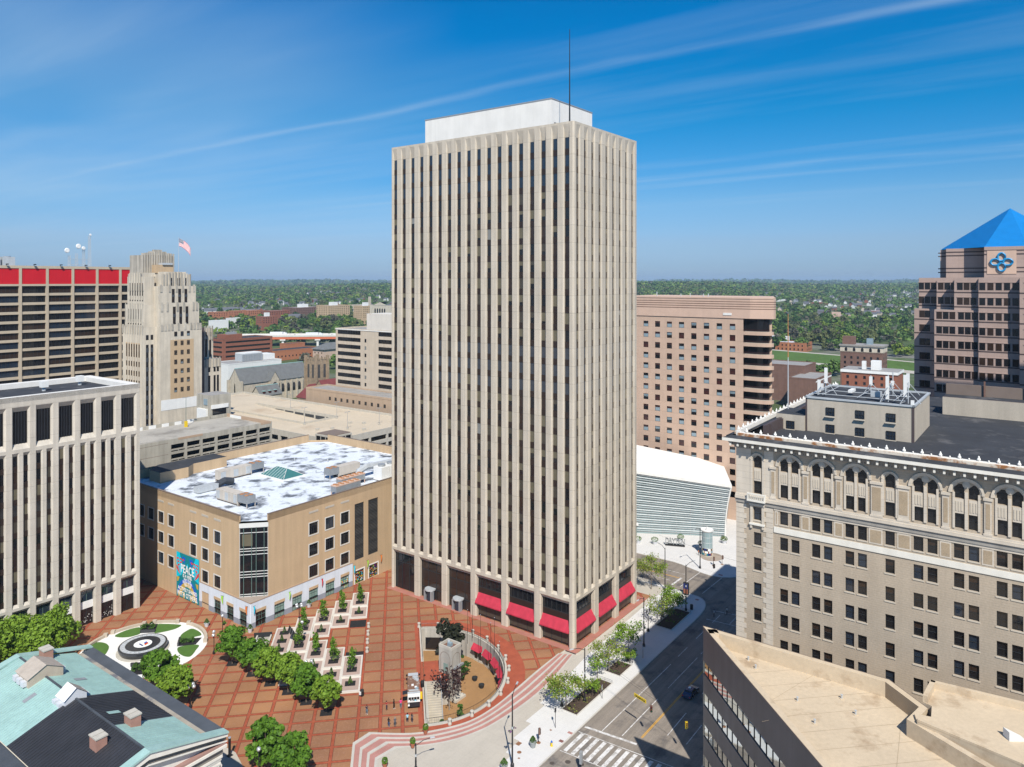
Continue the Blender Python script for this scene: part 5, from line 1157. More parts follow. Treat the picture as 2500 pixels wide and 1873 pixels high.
# ------------------------------------------------------------------ red banded office slab on the left
def red_slab():
 B0 = 250; rt = thing('office_slab', 'broad beige gridded office slab with bright red panels along its top at the left edge', 'office building', 12, B0, 0, org=True); T = FB(B0); rf = 'red_frame'
 A0, A1 = -37.6, 40; P = 9.87
 b = MB(); b.box(A0, A1, B0+1.2, B0+30, -.5, 87.0, rf, top='roof_gravel'); b.build('core_wall', rt)
 f = MB(); f.T = T; pc = [-17.75+P*k for k in range(-2, 6)]
 for c in pc: f.box(c-.5, c+.5, -1.1, .35, -.5, 87.6, rf)
 f.box(A0, A1, -1.2, .30, 86.9, 88.0, rf); f.box(A0, A1, -1.1, .28, 79.75, 80.55, rf)
 for k in range(1, 20): z = 79.55-3.725*k; f.box(A0, A1, -1.1, .05, z-.05, z+1.0, rf)
 f.build('concrete_grid', rt)
 rn = random.Random(2)
 for c0, c1 in zip(pc[:-1], pc[1:]):
  r = MB(); r.T = T; r.box(c0+.5, c1-.5, -.2, .05, 80.55, 86.9, 'red_panel'); r.build('red_panel', rt)
  for k in range(12):
   z1 = 79.75-3.725*k if k == 0 else 79.5-3.725*k; z0 = 79.55-3.725*(k+1)+1.0
   g = MB(); g.T = T; g.face([(c0+.5, -.55, z0), (c1-.5, -.55, z0), (c1-.5, -.55, z1), (c0+.5, -.55, z1)], rn.choice(['glass_dark', 'glass_dark', 'glass_brown', 'glass_blue'])); o = g.build('window_band', rt)
   q = MB(); q.T = T
   for j in range(1, 6): x = c0+.5+(c1-c0-1)*j/6; q.box(x-.05, x+.05, -.54, -.46, z0, z1, 'frame_dark')
   q.box(c0+.5, c1-.5, -.54, -.44, z0, z0+.10, 'louvre_grey')
   q.build('mullions', o)
 for i, c in enumerate([c0+4.9 for c0 in pc[:-1]]):
  m = MB(); m.tube([(0, 0, 0), (0, -.9, .5)], .12, 'black_metal', 5); m.box(-.4, .4, -1.5, -.8, .3, .7, 'black_metal'); solo('floodlight', m, 'black floodlight on the parapet above the red panels', 'floodlight', c, B0, 88.0, 0, 'floodlights on the red banded slab')
 for i in range(3):
  rt2 = thing('chiller', 'white louvred chiller on the far left roof of the red banded slab', 'chiller', -30+5.2*i, B0+8, 88.0-1, 0, 'white chillers on the red banded slab'); m = MB(); m.box(-2.2, 2.2, -2, 2, .6, 4.6, 'galv'); m.build('casing', rt2); m = MB(); m.cyl(0, 0, 4.6, 4.9, 1.3, n=12, m='grey_metal'); m.build('fan', rt2)
 rt2 = thing('lattice_mast', 'lattice antenna mast with white dishes on the roof of the red banded slab', 'antenna mast', 9.5, B0+14, 87); m = MB()
 for x, h in ((-3, 6), (0, 7), (3, 9), (5.5, 15)):
  for dx, dy in ((-.5, -.5), (.5, -.5), (.5, .5), (-.5, .5)): m.tube([(x+dx, dy, 0), (x+dx*.6, dy*.6, h)], .07, 'galv', 4)
  for k in range(int(h/1.5)): z = k*1.5; m.tube([(x-.5, -.5, z), (x+.5, -.5, z+1.5)], .05, 'galv', 4); m.tube([(x+.5, .5, z), (x-.5, .5, z+1.5)], .05, 'galv', 4)
 for z in (2, 4.5): m.tube([(-3, 0, z), (5.5, 0, z)], .07, 'galv', 4)
 m.build('lattice', rt2)
 for x, z, r in ((-4.2, 8.2, 1.1), (.5, 10.2, 1.1), (2.6, 9.4, .8), (5.5, 15.5, .5)):
  d = MB(); d.T = lambda s, dd, zz, x=x, z=z: (x+s, -.8-dd, z+zz); q = [(r*math.cos(2*math.pi*k/14), 0, r*math.sin(2*math.pi*k/14)) for k in range(14)]; q2 = [(a*.8, .35, c*.8) for a, _, c in q]; d.faces(q+q2, [tuple(range(14)), tuple(range(14, 28))]+[(k, (k+1) % 14, 14+(k+1) % 14, 14+k) for k in range(14)], 'white_paint'); d.build('dish', rt2)
red_slab()
# ------------------------------------------------------------------ art deco limestone tower
def deco_tower():
 rt = thing('deco_tower', 'stepped limestone art deco tower with weathered ribbed crown beside the red banded slab', 'tower', 7.75, 190, 0, org=True); ls = 'limestone'; ld = 'limestone_dark'
 b = MB()
 # main right block, tiers
 for a0, a1, b0, b1, z0, z1 in ((7.75, 25.0, 190, 214, -.5, 64.3), (8.0, 24.4, 191.0, 213, 64.3, 72.9), (8.2, 23.5, 191.8, 212, 72.9, 79.8), (9.8, 21.8, 192.4, 211, 79.8, 84.4), (11.8, 19.8, 192.5, 211, 84.4, 85.4), (3.0, 7.75, 193, 209, -.5, 64.0), (3.6, 8.0, 194, 208.5, 64.0, 72.6), (4.3, 8.2, 195, 208, 72.6, 83.5), (4.3, 9.8, 197.5, 206.5, 83.5, 85.0)):
  b.box(a0, a1, b0, b1, z0, z1, ls, top='roof_gravel')
 b.build('limestone_wall', rt)
 c = MB(); c.box(7.2, 20.6, 203.2, 212, 64, 92.0, ld, top='roof_gravel')
 for k in range(14):
  x = 7.6+k*.98; h = 93.3+.9*(1-abs(k-6.5)/6.5); c.box(x-.28, x+.28, 202.8, 203.2, 84, h-.5, ld)
 c.box(9.0, 19, 203.0, 205, 92.0, 92.8, ld); c.box(11, 17.4, 203.0, 205, 92.8, 93.6, ld); c.box(12.6, 15.6, 203.0, 205, 93.6, 94.3, ld); c.build('rear_crown', rt)
 m = MB(); m.box(11.2, 18.0, 199, 202.6, 85.0, 88.2, 'tan_stucco'); m.box(13.5, 17.5, 198.5, 202, 88.2, 89.0, 'galv'); m.build('lift_house', rt)
 # ribs and crests
 r = MB(); r.T = FB(190)
 def rib(s, w, d0, d1, z0, z1, mt=ls): r.box(s-w/2, s+w/2, d0, d1, z0, z1, mt)
 for s in (8.6, 9.9, 11.3, 12.7, 15.3, 17.9, 20.4, 21.8, 23.2, 24.3): rib(s, .85, 0, .16, 62.6, 65.0+.5*(1-abs(s-16.6)/9), ld)
 for s in (9.0, 11.2, 15.3, 17.9, 21.9, 23.4): rib(s, .8, -.95, -.8, 70, 73.5, ld)
 for s in (9.2, 12.6, 15.3, 17.9, 20.7, 22.6): rib(s, .8, -1.75, -1.6, 77.5, 80.4, ld)
 for k in range(10): rib(10.5+k*1.2, .45, -2.4, -2.1, 79.8, 84.6+1.0*(1-abs(k-4.5)/4.5), ld)
 r.T = FA(3.0)
 for k in range(9): r.box(193.3+k*1.9-.3, 193.3+k*1.9+.3, 0, .12, 20, 64.6, ls); r.box(193.3+k*1.9-.3, 193.3+k*1.9+.3, 0, .34, 61.5, 64.9, ld)
 r.T = FA(3.6)
 for k in range(8): r.box(194.5+k*1.9-.3, 194.5+k*1.9+.3, 0, .14, 66, 73.2, ld)
 r.T = FA(4.3)
 for k in range(7): r.box(195.5+k*1.9-.3, 195.5+k*1.9+.3, 0, .16, 78, 84.6+.8*(1-abs(k-3)/3), ld)
 r.build('carved_ribs', rt)
 t = MB(); t.T = FB(190); t.box(11.9, 21.5, .003, .06, 36.0, 58.9, 'tan_stucco'); t.box(8.2, 24.8, .003, .08, 32, 36.0, 'white_paint'); t.T = FA(3.0); t.box(195.5, 206.5, .003, .06, 25, 58, 'tan_stucco'); t.build('brick_panel', rt)
 fm, pm = window_meshes(1.15, 1.75, 'frame_dark', ['glass_dark', 'glass_dark', 'glass_blue', [('pane_blue', .5), ('glass_dark', .5)]], .08, (.5,), (.5,))
 pos = [(s, 60.35-3.63*k) for k in range(7) for s in (14.0, 16.6, 19.2)]
 windows(rt, 'b', 190-.12, pos, fm, pm, .03)
 for s in (14.0, 16.6, 19.2):
  for d, z0, z1 in ((.98, 65.0, 71.8), (1.78, 73.4, 78.7), (2.38, 80.0, 83.0)):
   g = MB(); g.T = FB(190+d-.0); g.box(s-.55, s+.55, .02, .08, z0, z1, 'glass_dark'); o = g.build('window_strip', rt); q = MB(); q.T = FB(190+d); q.box(s-.57, s+.57, .08, .11, z0+(z1-z0)*.4, z0+(z1-z0)*.58, 'louvre_grey'); q.build('spandrel_panels', o)
 for s in (4.4, 6.2):
  g = MB(); g.T = FB(193); g.box(s-.5, s+.5, .003, .05, 25, 57.5, 'glass_dark'); o = g.build('window_strip', rt); q = MB(); q.T = FB(193)
  for k in range(9): q.box(s-.52, s+.52, .05, .09, 25.5+3.63*k, 27.2+3.63*k, 'louvre_grey')
  q.build('spandrel_panels', o)
  g = MB(); g.T = FB(193); g.box(s-.5, s+.5, .003, .05, 59.3, 61.2, 'glass_dark'); g.build('window', rt)
 for k in range(6):
  s = 196.2+1.9*k
  for A_, z0, z1 in ((3.0, 25, 57.5), (3.6, 65, 71), (4.3, 74, 81)):
   g = MB(); g.T = FA(A_); g.box(s-.35, s+.35, .06 if z0 == 25 else .003, .10 if z0 == 25 else .05, z0, z1, 'glass_dark'); o = g.build('window_strip', rt); q = MB(); q.T = FA(A_)
   for j in range(int((z1-z0)/3.63)): q.box(s-.37, s+.37, .10, .14, z0+.5+3.63*j, z0+2.1+3.63*j, 'limestone')
   q.build('spandrel_panels', o)
 # lower right wings
 w = MB(); w.box(27.5, 36.4, 200.5, 216, -.5, 62.0, ls, top='roof_gravel'); w.box(28, 38.0, 197.2, 200.5, -.5, 49.3, ls, top='roof_gravel'); w.box(25, 27.6, 192.5, 214, -.5, 63, 'granite_dark')
 for k in range(4): w.box(32.3+k*1.15, 32.75+k*1.15, 200.2, 200.5, 57, 63.0, ld)
 for k in range(5): w.box(31+k*1.5, 31.5+k*1.5, 196.9, 197.2, 46, 50.0, ld)
 w.build('side_wing', rt)
 for s, B_, z0, z1 in ((33.2, 200.5, 50, 57.5), (35.0, 200.5, 50, 57.5), (33.2, 200.5, 58.6, 60.4), (35.0, 200.5, 58.6, 60.4), (32.6, 197.2, 34, 42.5), (35.0, 197.2, 34, 42.5), (36.5, 197.2, 34, 42.5), (32.6, 197.2, 44, 46), (35.0, 197.2, 44, 46), (36.5, 197.2, 44, 46)):
  g = MB(); g.T = FB(B_); g.box(s-.45, s+.45, .003, .06, z0, z1, 'glass_dark'); g.build('window_strip', rt)
 # flag
 fg = thing('flag', 'striped red and white flag with blue canton flying from a pole on the limestone tower', 'flag', 20.3, 199, 85.2)
 m = MB(); m.tube([(0, 0, 0), (0, 0, 14.2)], .10, 'galv', 6, .06); m.build('flagpole', fg)
 m = MB(); N = 13
 def pt(u, v): x = 6.6*u; return (x*.50+.2, x*-.40+.55*math.sin(6*u)*u, 13.8-3.1*v-4.2*u*u*.85-.6*u)
 for j in range(N):
  for i in range(12):
   u0, u1, v0, v1 = i/12, (i+1)/12, j/N, (j+1)/N; mt = 'flag_blue' if (u0 < .41 and j < 7) else ('bright_red' if j % 2 == 0 else 'text_white'); m.face([pt(u0, v0), pt(u1, v0), pt(u1, v1), pt(u0, v1)], mt)
 for i in range(5):
  for j in range(4): u = .04+.08*i; v = .06+.12*j; p = Vector(pt(u, v)); m.box(p.x-.1, p.x+.1, p.y-.22, p.y-.12, p.z-.1, p.z+.1, 'text_white')
 m.build('flag_cloth', fg)
deco_tower()
# ------------------------------------------------------------------ parking garages
def garages():
 B0, A1, B1 = 136.0, 19.2, 163.0; cg = 'concrete_garage'
 rt = thing('parking_garage', 'weathered grey parking garage with slotted openings behind the tan building', 'parking garage', A1, B0, 0, org=True); A0 = -50
 T = FB(B0); m = MB(); m.T = T; Pb = 5.28; hs = []
 for lv in range(7):
  zt = 30.75-3.04*lv
  for k in range(7): s0 = -17.6+Pb*k; hs += [(s0, s0+4.6, zt-1.45, zt), (s0+.05, s0+4.55, zt-2.25, zt-1.85)]
 m.punched(A0, A1, -.5, 32.5, hs, cg, .5); m.T = None
 m.face([(A1, B0, -.5), (A1, B1, -.5), (A1, B1, 32.5), (A1, B0, 32.5)], cg); m.face([(A0, B1, -.5), (A1, B1, -.5), (A1, B1, 32.5), (A0, B1, 32.5)], cg)
 m.build('facade_wall', rt)
 d = MB(); d.box(A0, A1-.2, B0+.55, B1-.3, 30.9, 31.3, cg, top='concrete_deck'); d.build('roof_deck', rt)
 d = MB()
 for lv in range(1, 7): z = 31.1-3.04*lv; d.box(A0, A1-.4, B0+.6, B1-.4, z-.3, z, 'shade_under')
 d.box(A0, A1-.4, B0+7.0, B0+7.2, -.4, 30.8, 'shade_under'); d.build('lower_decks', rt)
 p = MB(); p.box(A0, A1, B0+.003, B0+.3, 31.2, 32.5, cg); p.box(A1-.3, A1-.003, B0+.3, B1, 31.2, 32.45, 'tan_trim'); p.box(A0, 12, B1-.3, B1-.003, 31.2, 32.5, cg)
 for s0, s1 in ((-15.3, -7.0), (A1-4.5, A1-.5)): p.box(s0, s1, B0-.03, B0+.31, 31.9, 32.56, 'tan_trim')
 for k in range(6): p.box(-20+4.6*k, -17.5+4.6*k, B1-.36, B1-.3, 31.3, 32.4, 'white_paint')
 p.box(A1-.36, A1-.3, B1-9, B1-2, 31.3, 32.3, 'white_paint'); p.build('parapet', rt)
 g = MB(); g.T = T
 for k in range(7):
  for lv in range(7): zt = 30.75-3.04*lv; s0 = -17.6+Pb*k; g.faces([(s0+4.6, .003, zt-1.45), (s0+4.6, .003, zt), (s0+4.25, .003, zt), (s0+4.0, .003, zt-1.45)], [(0, 1, 2, 3)], cg); g.faces([(s0+2.1, .003, zt-2.25), (s0+2.4, .003, zt-2.25), (s0+2.6, .003, zt-1.85), (s0+2.3, .003, zt-1.85)], [(0, 1, 2, 3)], cg)
 for k, (zl, zr) in enumerate(((31.2, 31.4), (28.2, 27.9), (25.4, 24.9), (22.4, 21.6), (19.0, 18.5))): g.faces([(A0, .004, zl-.9*.0-(0)), (-18.6, .004, zr), (-18.6, .004, zr+.12), (A0, .004, zl+.12)], [(0, 1, 2, 3)], 'coping')
 g.build('facade_ribs', rt)
 s = MB(); s.box(13.0, 21.5, 164.6, 173.5, -.5, 39.6, cg, top='roof_gravel'); s.box(12.2, 13.0, 166, 172, -.5, 34.5, 'white_paint'); st = s.build('stair_house', rt)
 s = MB(); s.box(14.0, 19.5, 164.45, 164.7, 32.4, 34.6, 'glass_dark'); s.box(13.4, 20.4, 164.3, 164.62, 34.6, 36.0, 'white_paint'); s.build('stair_opening', st); s = MB(); s.box(12.8, 13.02, 166.2, 168.5, 36.0, 38.2, 'pane_blue'); s.build('window', st)
 def lamp(a, b, z, h, base, label, rz=0):
  r = thing('deck_lamp', label, 'lamp post', a, b, z, rz, 'lamp posts on the garage roofs'); m = MB(); m.tube([(0, 0, 0), (0, 0, h)], .09, 'frame_green' if base else 'grey_metal', 6, .06); m.tube([(-.9, 0, h), (.9, 0, h)], .06, 'grey_metal', 5); m.build('pole', r)
  for x in (-.9, .9): q = MB(); q.box(x-.35, x+.35, -.2, .2, h-.02, h+.14, 'grey_metal'); q.build('lamp_head', r)
  q = MB()
  if base: q.box(-.4, .4, -.4, .4, 0, 2.0, 'yellow')
  else: q.box(-.4, .4, -.4, .4, 0, .8, 'concrete_light')
  q.build('base', r)
 lamp(-.9, 156.6, 31.3, 10.2, True, 'green lamp post on a yellow block on the grey garage roof')
 # pale garage
 A0, A1, B0, B1, ZD = 41.2, 92.0, 130.2, 262.0, 22.0
 rt = thing('parking_garage', 'pale tan parking garage with a wide open roof deck and lamp posts', 'parking garage', A0, B0, 0, org=True)
 m = MB(); cl = 'concrete_light'; hs = []
 m.T = FA(A0); hs = [(B0+8.2+6.1*k, B0+8.2+6.1*k+4.6, 20.1-3.0*l-1.5, 20.1-3.0*l+.5) for k in range(19) for l in range(6)]
 m.punched(B0, B1, -.5, 22.9, hs, cl, .5); m.T = FB(B0)
 hs = [(A0+10+9.3*k, A0+10+9.3*k+8.3, 20.3-3.2*l-1.6, 20.3-3.2*l+.2) for k in range(4) for l in range(6)]
 m.punched(A0, A1, -.5, 22.9, hs, cl, .5); m.T = None
 for f in ([(A1, B0, -.5), (A1, B1, -.5), (A1, B1, 23), (A1, B0, 23)], [(A0, B1, -.5), (A1, B1, -.5), (A1, B1, 23), (A0, B1, 23)]): m.face(f, cl)
 m.build('facade_wall', rt)
 R0, R1, Q0, Q1 = 57.0, 74.7, 167.0, 226.0
 d = MB(); fs = tess([[(A0+.3, B0+.3), (A1-.3, B0+.3), (A1-.3, B1-.3), (A0+.3, B1-.3)], [(R0, Q0), (R1, Q0), (R1, Q1), (R0, Q1)]]); d.faces([(x, y, ZD) for x, y in [(A0+.3, B0+.3), (A1-.3, B0+.3), (A1-.3, B1-.3), (A0+.3, B1-.3), (R0, Q0), (R1, Q0), (R1, Q1), (R0, Q1)]], fs, 'deck_pale')
 d.face([(R0, Q0, ZD-2.7), (R1, Q0, ZD-2.7), (R1, Q1, ZD), (R0, Q1, ZD)], 'deck_pale'); d.build('roof_deck', rt)
 p = MB()
 for x0, x1, y0, y1 in ((A0+.003, A0+.3, B0+.3, B1), (A0, A1, B0+.003, B0+.3), (A1-.3, A1-.003, B0+.3, B1-.3), (A0+.3, A1, B1-.3, B1-.003)): p.box(x0, x1, y0, y1, 21.5, 22.9-.003, cl)
 for x0, x1, y0, y1 in ((R0-.25, R0, Q0, Q1), (R0, R1, Q0-.25, Q0), (R1, R1+.25, Q0, Q1)): p.box(x0, x1, y0, y1, ZD-.02, ZD+.9, cl)
 p.build('parapet', rt)
 s = MB()
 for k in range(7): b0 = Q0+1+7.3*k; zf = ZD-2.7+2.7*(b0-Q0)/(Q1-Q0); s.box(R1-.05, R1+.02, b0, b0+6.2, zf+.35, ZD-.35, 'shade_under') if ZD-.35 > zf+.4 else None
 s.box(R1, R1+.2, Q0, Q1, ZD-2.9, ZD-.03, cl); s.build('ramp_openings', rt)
 m = MB(); m.box(A0-.6, A0+9.0, B0-.6, B0+9, -.5, 24.2, cl); m.box(A0-.2, A0+8.6, B0-.2, B0+8.6, 24.2, 24.5, 'coping'); st = m.build('stair_house', rt)
 q = MB()
 for l in range(7):
  for k in range(3): q.box(A0-.66, A0-.6, B0+.6+2.7*k, B0+2.9+2.7*k, 21.6-3.0*l, 23.6-3.0*l, 'glass_dark'); q.box(A0+.6+2.7*k, A0+2.9+2.7*k, B0-.66, B0-.6, 21.6-3.0*l, 23.6-3.0*l, 'glass_dark')
 q.build('stair_windows', st)
 for a, b, l in ((75.5, 200.5, 'grey lamp post farthest left on the pale garage deck'), (56.1, 165.4, 'grey lamp post at the lower corner of the garage ramp wall'), (73.2, 165.4, 'grey lamp post at the far corner of the garage ramp wall'), (59.9, 143.3, 'grey lamp post just behind the garage stair house'), (74.1, 140, 'grey lamp post nearest the tall tower on the pale deck')): lamp(a, b, ZD, 7.2, False, l)
 for i, (a, b) in enumerate(((52, 152), (57, 149), (69, 152), (63, 137), (72, 147))):
  m = MB(); m.box(-.7, .7, -.5, .5, 0, .9, 'concrete_light'); solo('deck_block', m, 'low concrete vent block on the pale garage deck', 'vent block', a, b, ZD, 0, 'vent blocks on the pale garage deck')
garages()
# ------------------------------------------------------------------ terrain, far town, woods, haze
_HY = [-400, 850, 1300, 1700, 2300, 3000, 3800, 5200, 7000, 9500, 14500]; _HZ = [-.55, -.55, 10, 17, 30, 42, 47, 22, 22, 42, 40]
def hgt(x, y):
 z = np.interp(y, _HY, _HZ); w = np.clip((np.asarray(y)-1000)/1500, 0, 1)
 r = np.asarray(x)/np.maximum(np.asarray(y), 1)
 far = np.exp(-((np.asarray(y)-3600)/1500)**2)
 return z+w*(5*np.sin(np.asarray(x)/420+1.3)+4*np.sin(np.asarray(x)/170+np.asarray(y)/600))+far*(16*np.exp(-((r-.24)/.10)**2)-6*np.exp(-((r+.35)/.12)**2))
def terrain():
 ys = np.concatenate([np.linspace(420, 1300, 30), np.linspace(1350, 4000, 70), np.linspace(4100, 14300, 90)]); ts = np.linspace(-.95, .95, 121)
 Y, Tm = np.meshgrid(ys, ts, indexing='ij'); X = Tm*Y; Z = hgt(X, Y); n0, n1 = X.shape
 m = MB(); V = np.stack([X, Y, Z], -1).reshape(-1, 3).tolist()
 idx = lambda i, j: i*n1+j
 m.faces(V, [(idx(i, j), idx(i, j+1), idx(i+1, j+1), idx(i+1, j)) for i in range(n0-1) for j in range(n1-1)], 'terrain_mix'); m.smooth = True
 o = m.build('terrain'); o['kind'] = 'structure'
mk('terrain_mix', (.075, .105, .035), .95, .25, .01, 0, c2=(.20, .19, .17), c2s=.006, c2t=.56, fine=.2)
mk('city_ground', (.26, .25, .235), .95, .12, .03, 0, c2=(.09, .13, .04), c2s=.012, c2t=.60, fine=.1)
terrain()
def PV(u, Y): return LOC((u-1250)/1810*Y, Y)
def GV(u, v, z=0.0): Y = (CAMH-z)*1810/(v-685); return LOC((u-1250)/1810*Y, Y)
def block(name, label, cat, a0, b0, a1, b1, z1, wall, roof='roof_gravel', z0=-.5, rows=(), wa=None, wb=None, band=True, mat='glass_dark', par=.6, group=None, mull=True, unit=None):
 rt = thing(name, label, cat, a0, b0, 0, 0, group, org=True); m = MB(); m.box(a0, a1, b0, b1, z0, z1, wall, top=roof); m.build('wall', rt)
 p = MB()
 for x0, x1, y0, y1 in ((a0-.1, a0+.3, b0-.1, b1+.1), (a0+.3, a1+.1, b0-.1, b0+.3), (a1-.3, a1+.1, b0+.3, b1+.1), (a0+.3, a1-.3, b1-.3, b1+.1)): p.box(x0, x1, y0, y1, z1-.3, z1+par, wall)
 p.build('parapet', rt)
 for z, h in rows:
  if wa:
   for s0, s1 in wa:
    if band: g = MB(); g.T = FA(a0); g.box(s0, s1, .003, .05, z, z+h, mat); o = g.build('window_band', rt)
    else:
     n = max(1, int(abs(s1-s0)/4.2));
     for k in range(n): c = s0+(k+.5)*(s1-s0)/n; g = MB(); g.T = FA(a0); g.box(c-.7, c+.7, .003, .05, z, z+h, mat); g.build('window', rt)
    if band and mull:
     f = MB(); f.T = FA(a0); n = max(2, int(abs(s1-s0)/1.8))
     for k in range(1, n): c = s0+k*(s1-s0)/n; f.box(c-.07, c+.07, .05, .09, z, z+h, 'frame_dark')
     f.build('mullions', o)
  if wb:
   for s0, s1 in wb:
    if band: g = MB(); g.T = FB(b0); g.box(s0, s1, .003, .05, z, z+h, mat); g.build('window_band', rt)
    else:
     n = max(1, int(abs(s1-s0)/4.2))
     for k in range(n): c = s0+(k+.5)*(s1-s0)/n; g = MB(); g.T = FB(b0); g.box(c-.7, c+.7, .003, .05, z, z+h, mat); g.build('window', rt)
 return rt
def midtown():
 rw = [(55.0, 2.0)]+[(51.5-3.6*k, 1.9) for k in range(9)]
 r = block('office_slab', 'beige office slab with long dark window bands and a rusty white roof house', 'office building', 110.4, 140, 130, 210, 57.3, 'mid_beige', rows=rw, wa=[(191.6, 208.4), (160, 178.8)])
 m = MB(); m.box(113, 126, 150, 190, 57, 65.6, 'rust_house'); m.box(110.2, 110.6, 140, 210.2, 57.2, 57.6, 'white_paint'); m.build('roof_house', r)
 for k in range(9): g = MB(); g.T = FA(110.4); g.box(187.4, 188.6, .003, .05, 51.5-3.6*k, 53.2-3.6*k, 'blind_pale' if k % 2 else 'glass_dark'); g.build('stair_window', r)
 block('low_annex', 'low tan annex with tiny windows in front of the beige office slab', 'building', 96.5, 140, 110, 216, 28.2, 'tan_trim_pale', rows=[(24.0, 1.6), (19.5, 1.2)], wa=[(158, 200)], band=False)
 # limestone church with long grey roof
 rt = thing('church', 'limestone church with long grey slate roof and pointed windows', 'church', 146, 346, 0, org=True); st = 'stone_church'
 m = MB(); m.box(146, 200, 346, 360, -.5, 14, st); m.faces([(146, 346, 14), (146, 360, 14), (146, 353, 23.2)], [(0, 1, 2)], st); m.box(167, 174, 343.6, 346, -.5, 14.3, st); m.faces([(167, 343.6, 14.3), (174, 343.6, 14.3), (170.5, 343.6, 19.6)], [(0, 1, 2)], st)
 for b in (346, 360): m.box(145.2, 147, b-1, b+1, -.5, 15.5, st)
 for k in range(6): m.box(176+4.6*k, 176.9+4.6*k, 345.0, 346, -.5, 13, st)
 m.build('stone_wall', rt)
 q = MB(); q.face([(145.8, 345.4, 13.6), (201, 345.4, 13.6), (201, 353, 23.4), (145.8, 353, 23.4)], 'slate_roof'); q.face([(145.8, 360.6, 13.6), (201, 360.6, 13.6), (201, 353, 23.4), (145.8, 353, 23.4)], 'slate_roof')
 q.face([(166.6, 343.4, 14.0), (170.5, 343.4, 19.9), (170.5, 350.5, 19.9), (166.6, 345.6, 14.0)], 'slate_roof'); q.face([(174.4, 343.4, 14.0), (170.5, 343.4, 19.9), (170.5, 350.5, 19.9), (174.4, 345.6, 14.0)], 'slate_roof'); q.box(145.8, 201, 352.8, 353.2, 23.3, 23.7, 'patina'); q.build('slate_roof', rt)
 def lancet(T, s, z, w, h, n):
  g = MB(); g.T = T; P = [(s-w/2, .05, z), (s+w/2, .05, z), (s+w/2, .05, z+h*.7), (s+w*.3, .05, z+h*.9), (s, .05, z+h), (s-w*.3, .05, z+h*.9), (s-w/2, .05, z+h*.7)]; g.faces(P, [tuple(range(7))], 'glass_dark'); g.build(n, rt)
 lancet(FA(146), 353, 5, 1.3, 9, 'lancet_window'); lancet(FB(343.6), 170.5, 6, 4, 7, 'lancet_window')
 for k in range(5): lancet(FB(346), 178.7+4.6*k, 5, 2.6, 6, 'lancet_window')
 rt = thing('parish_house', 'small stone house with teal ridged slate roof and dormers before the church', 'house', 150, 330, 0, org=True)
 m = MB(); m.box(150, 166, 330, 340, -.5, 7, st); m.faces([(166, 330, 7), (166, 340, 7), (166, 335, 12.5)], [(0, 1, 2)], st); m.faces([(150, 330, 7), (150, 340, 7), (150, 335, 12.5)], [(0, 1, 2)], st); m.build('stone_wall', rt)
 q = MB(); q.face([(149.5, 329.5, 6.8), (166.5, 329.5, 6.8), (166.5, 335, 12.8), (149.5, 335, 12.8)], 'slate_roof'); q.face([(149.5, 340.5, 6.8), (166.5, 340.5, 6.8), (166.5, 335, 12.8), (149.5, 335, 12.8)], 'slate_roof'); q.box(149.5, 166.5, 334.8, 335.2, 12.7, 13.1, 'patina'); q.build('slate_roof', rt)
 for k in range(3): q = MB(); x = 152.2+4.4*k; q.box(x, x+1.6, 330.6, 333, 8, 9.6, 'pane_red'); q.box(x-.2, x+1.8, 330.4, 333.4, 9.6, 9.9, 'patina'); q.build('dormer', rt)
 # brown stone church
 rt = thing('church', 'brown stone church with square crenellated tower and dark red roofs', 'church', 160, 280, 0, org=True); sb = 'stone_brown'
 m = MB(); m.box(164, 173.4, 292.5, 302.5, -.5, 31.5, sb);
 for x in (164, 173.4):
  for y in (292.5, 302.5): m.box(x-.8, x+.8, y-.8, y+.8, -.5, 34.0, sb)
 for k in range(3): m.box(165.6+2.6*k, 167+2.6*k, 292.2, 292.9, 31.5, 33, sb); m.box(163.7, 164.4, 294.2+2.6*k, 295.6+2.6*k, 31.5, 33, sb)
 t = m.build('bell_tower', rt)
 for T, s in ((FA(164), 295.3), (FA(164), 299.7), (FB(292.5), 166.5), (FB(292.5), 171)):
  g = MB(); g.T = T; g.box(s-.9, s+.9, .003, .06, 20, 28.5, 'louvre_dark'); g.build('belfry_louvre', t)
 m = MB(); m.box(161, 200, 279, 292, -.5, 11.5, sb); m.faces([(161, 279, 11.5), (161, 292, 11.5), (161, 285.5, 19.4)], [(0, 1, 2)], sb); m.box(152, 161, 284, 296, -.5, 9.5, sb); m.build('stone_wall', rt)
 q = MB(); q.face([(160.7, 278.5, 11.2), (200, 278.5, 11.2), (200, 285.5, 19.6), (160.7, 285.5, 19.6)], 'red_roof'); q.face([(160.7, 292.5, 11.2), (200, 292.5, 11.2), (200, 285.5, 19.6), (160.7, 285.5, 19.6)], 'red_roof')
 q.faces([(151.5, 283.5, 9.3), (161, 283.5, 9.3), (161, 296.5, 9.3), (151.5, 296.5, 9.3), (156.5, 290, 17.2), (162, 290, 17.2)], [(0, 1, 5, 4), (2, 3, 4, 5), (3, 0, 4)], 'red_roof'); q.build('red_roof', rt)
 g = MB(); g.T = FA(161); g.box(284.6, 286.4, .003, .06, 8, 15, 'glass_dark'); g.build('lancet_window', rt)
 # white print building with cooling plant
 r = block('white_building', 'large plain white building with rows of roof coolers behind the church', 'building', 168.6, 395.6, 214, 418, 21.3, 'house_white', 'roof_gravel', par=.3)
 m = MB(); m.box(186, 203, 404, 414, 21, 27, 'galv');
 for k in range(12): m.box(185.6+k*1.4, 186.4+k*1.4, 403.6, 404, 21.5, 26.5, 'grey_metal'); m.box(186+k*1.4, 187.1+k*1.4, 404.5, 413.5, 27, 27.6, 'white_paint')
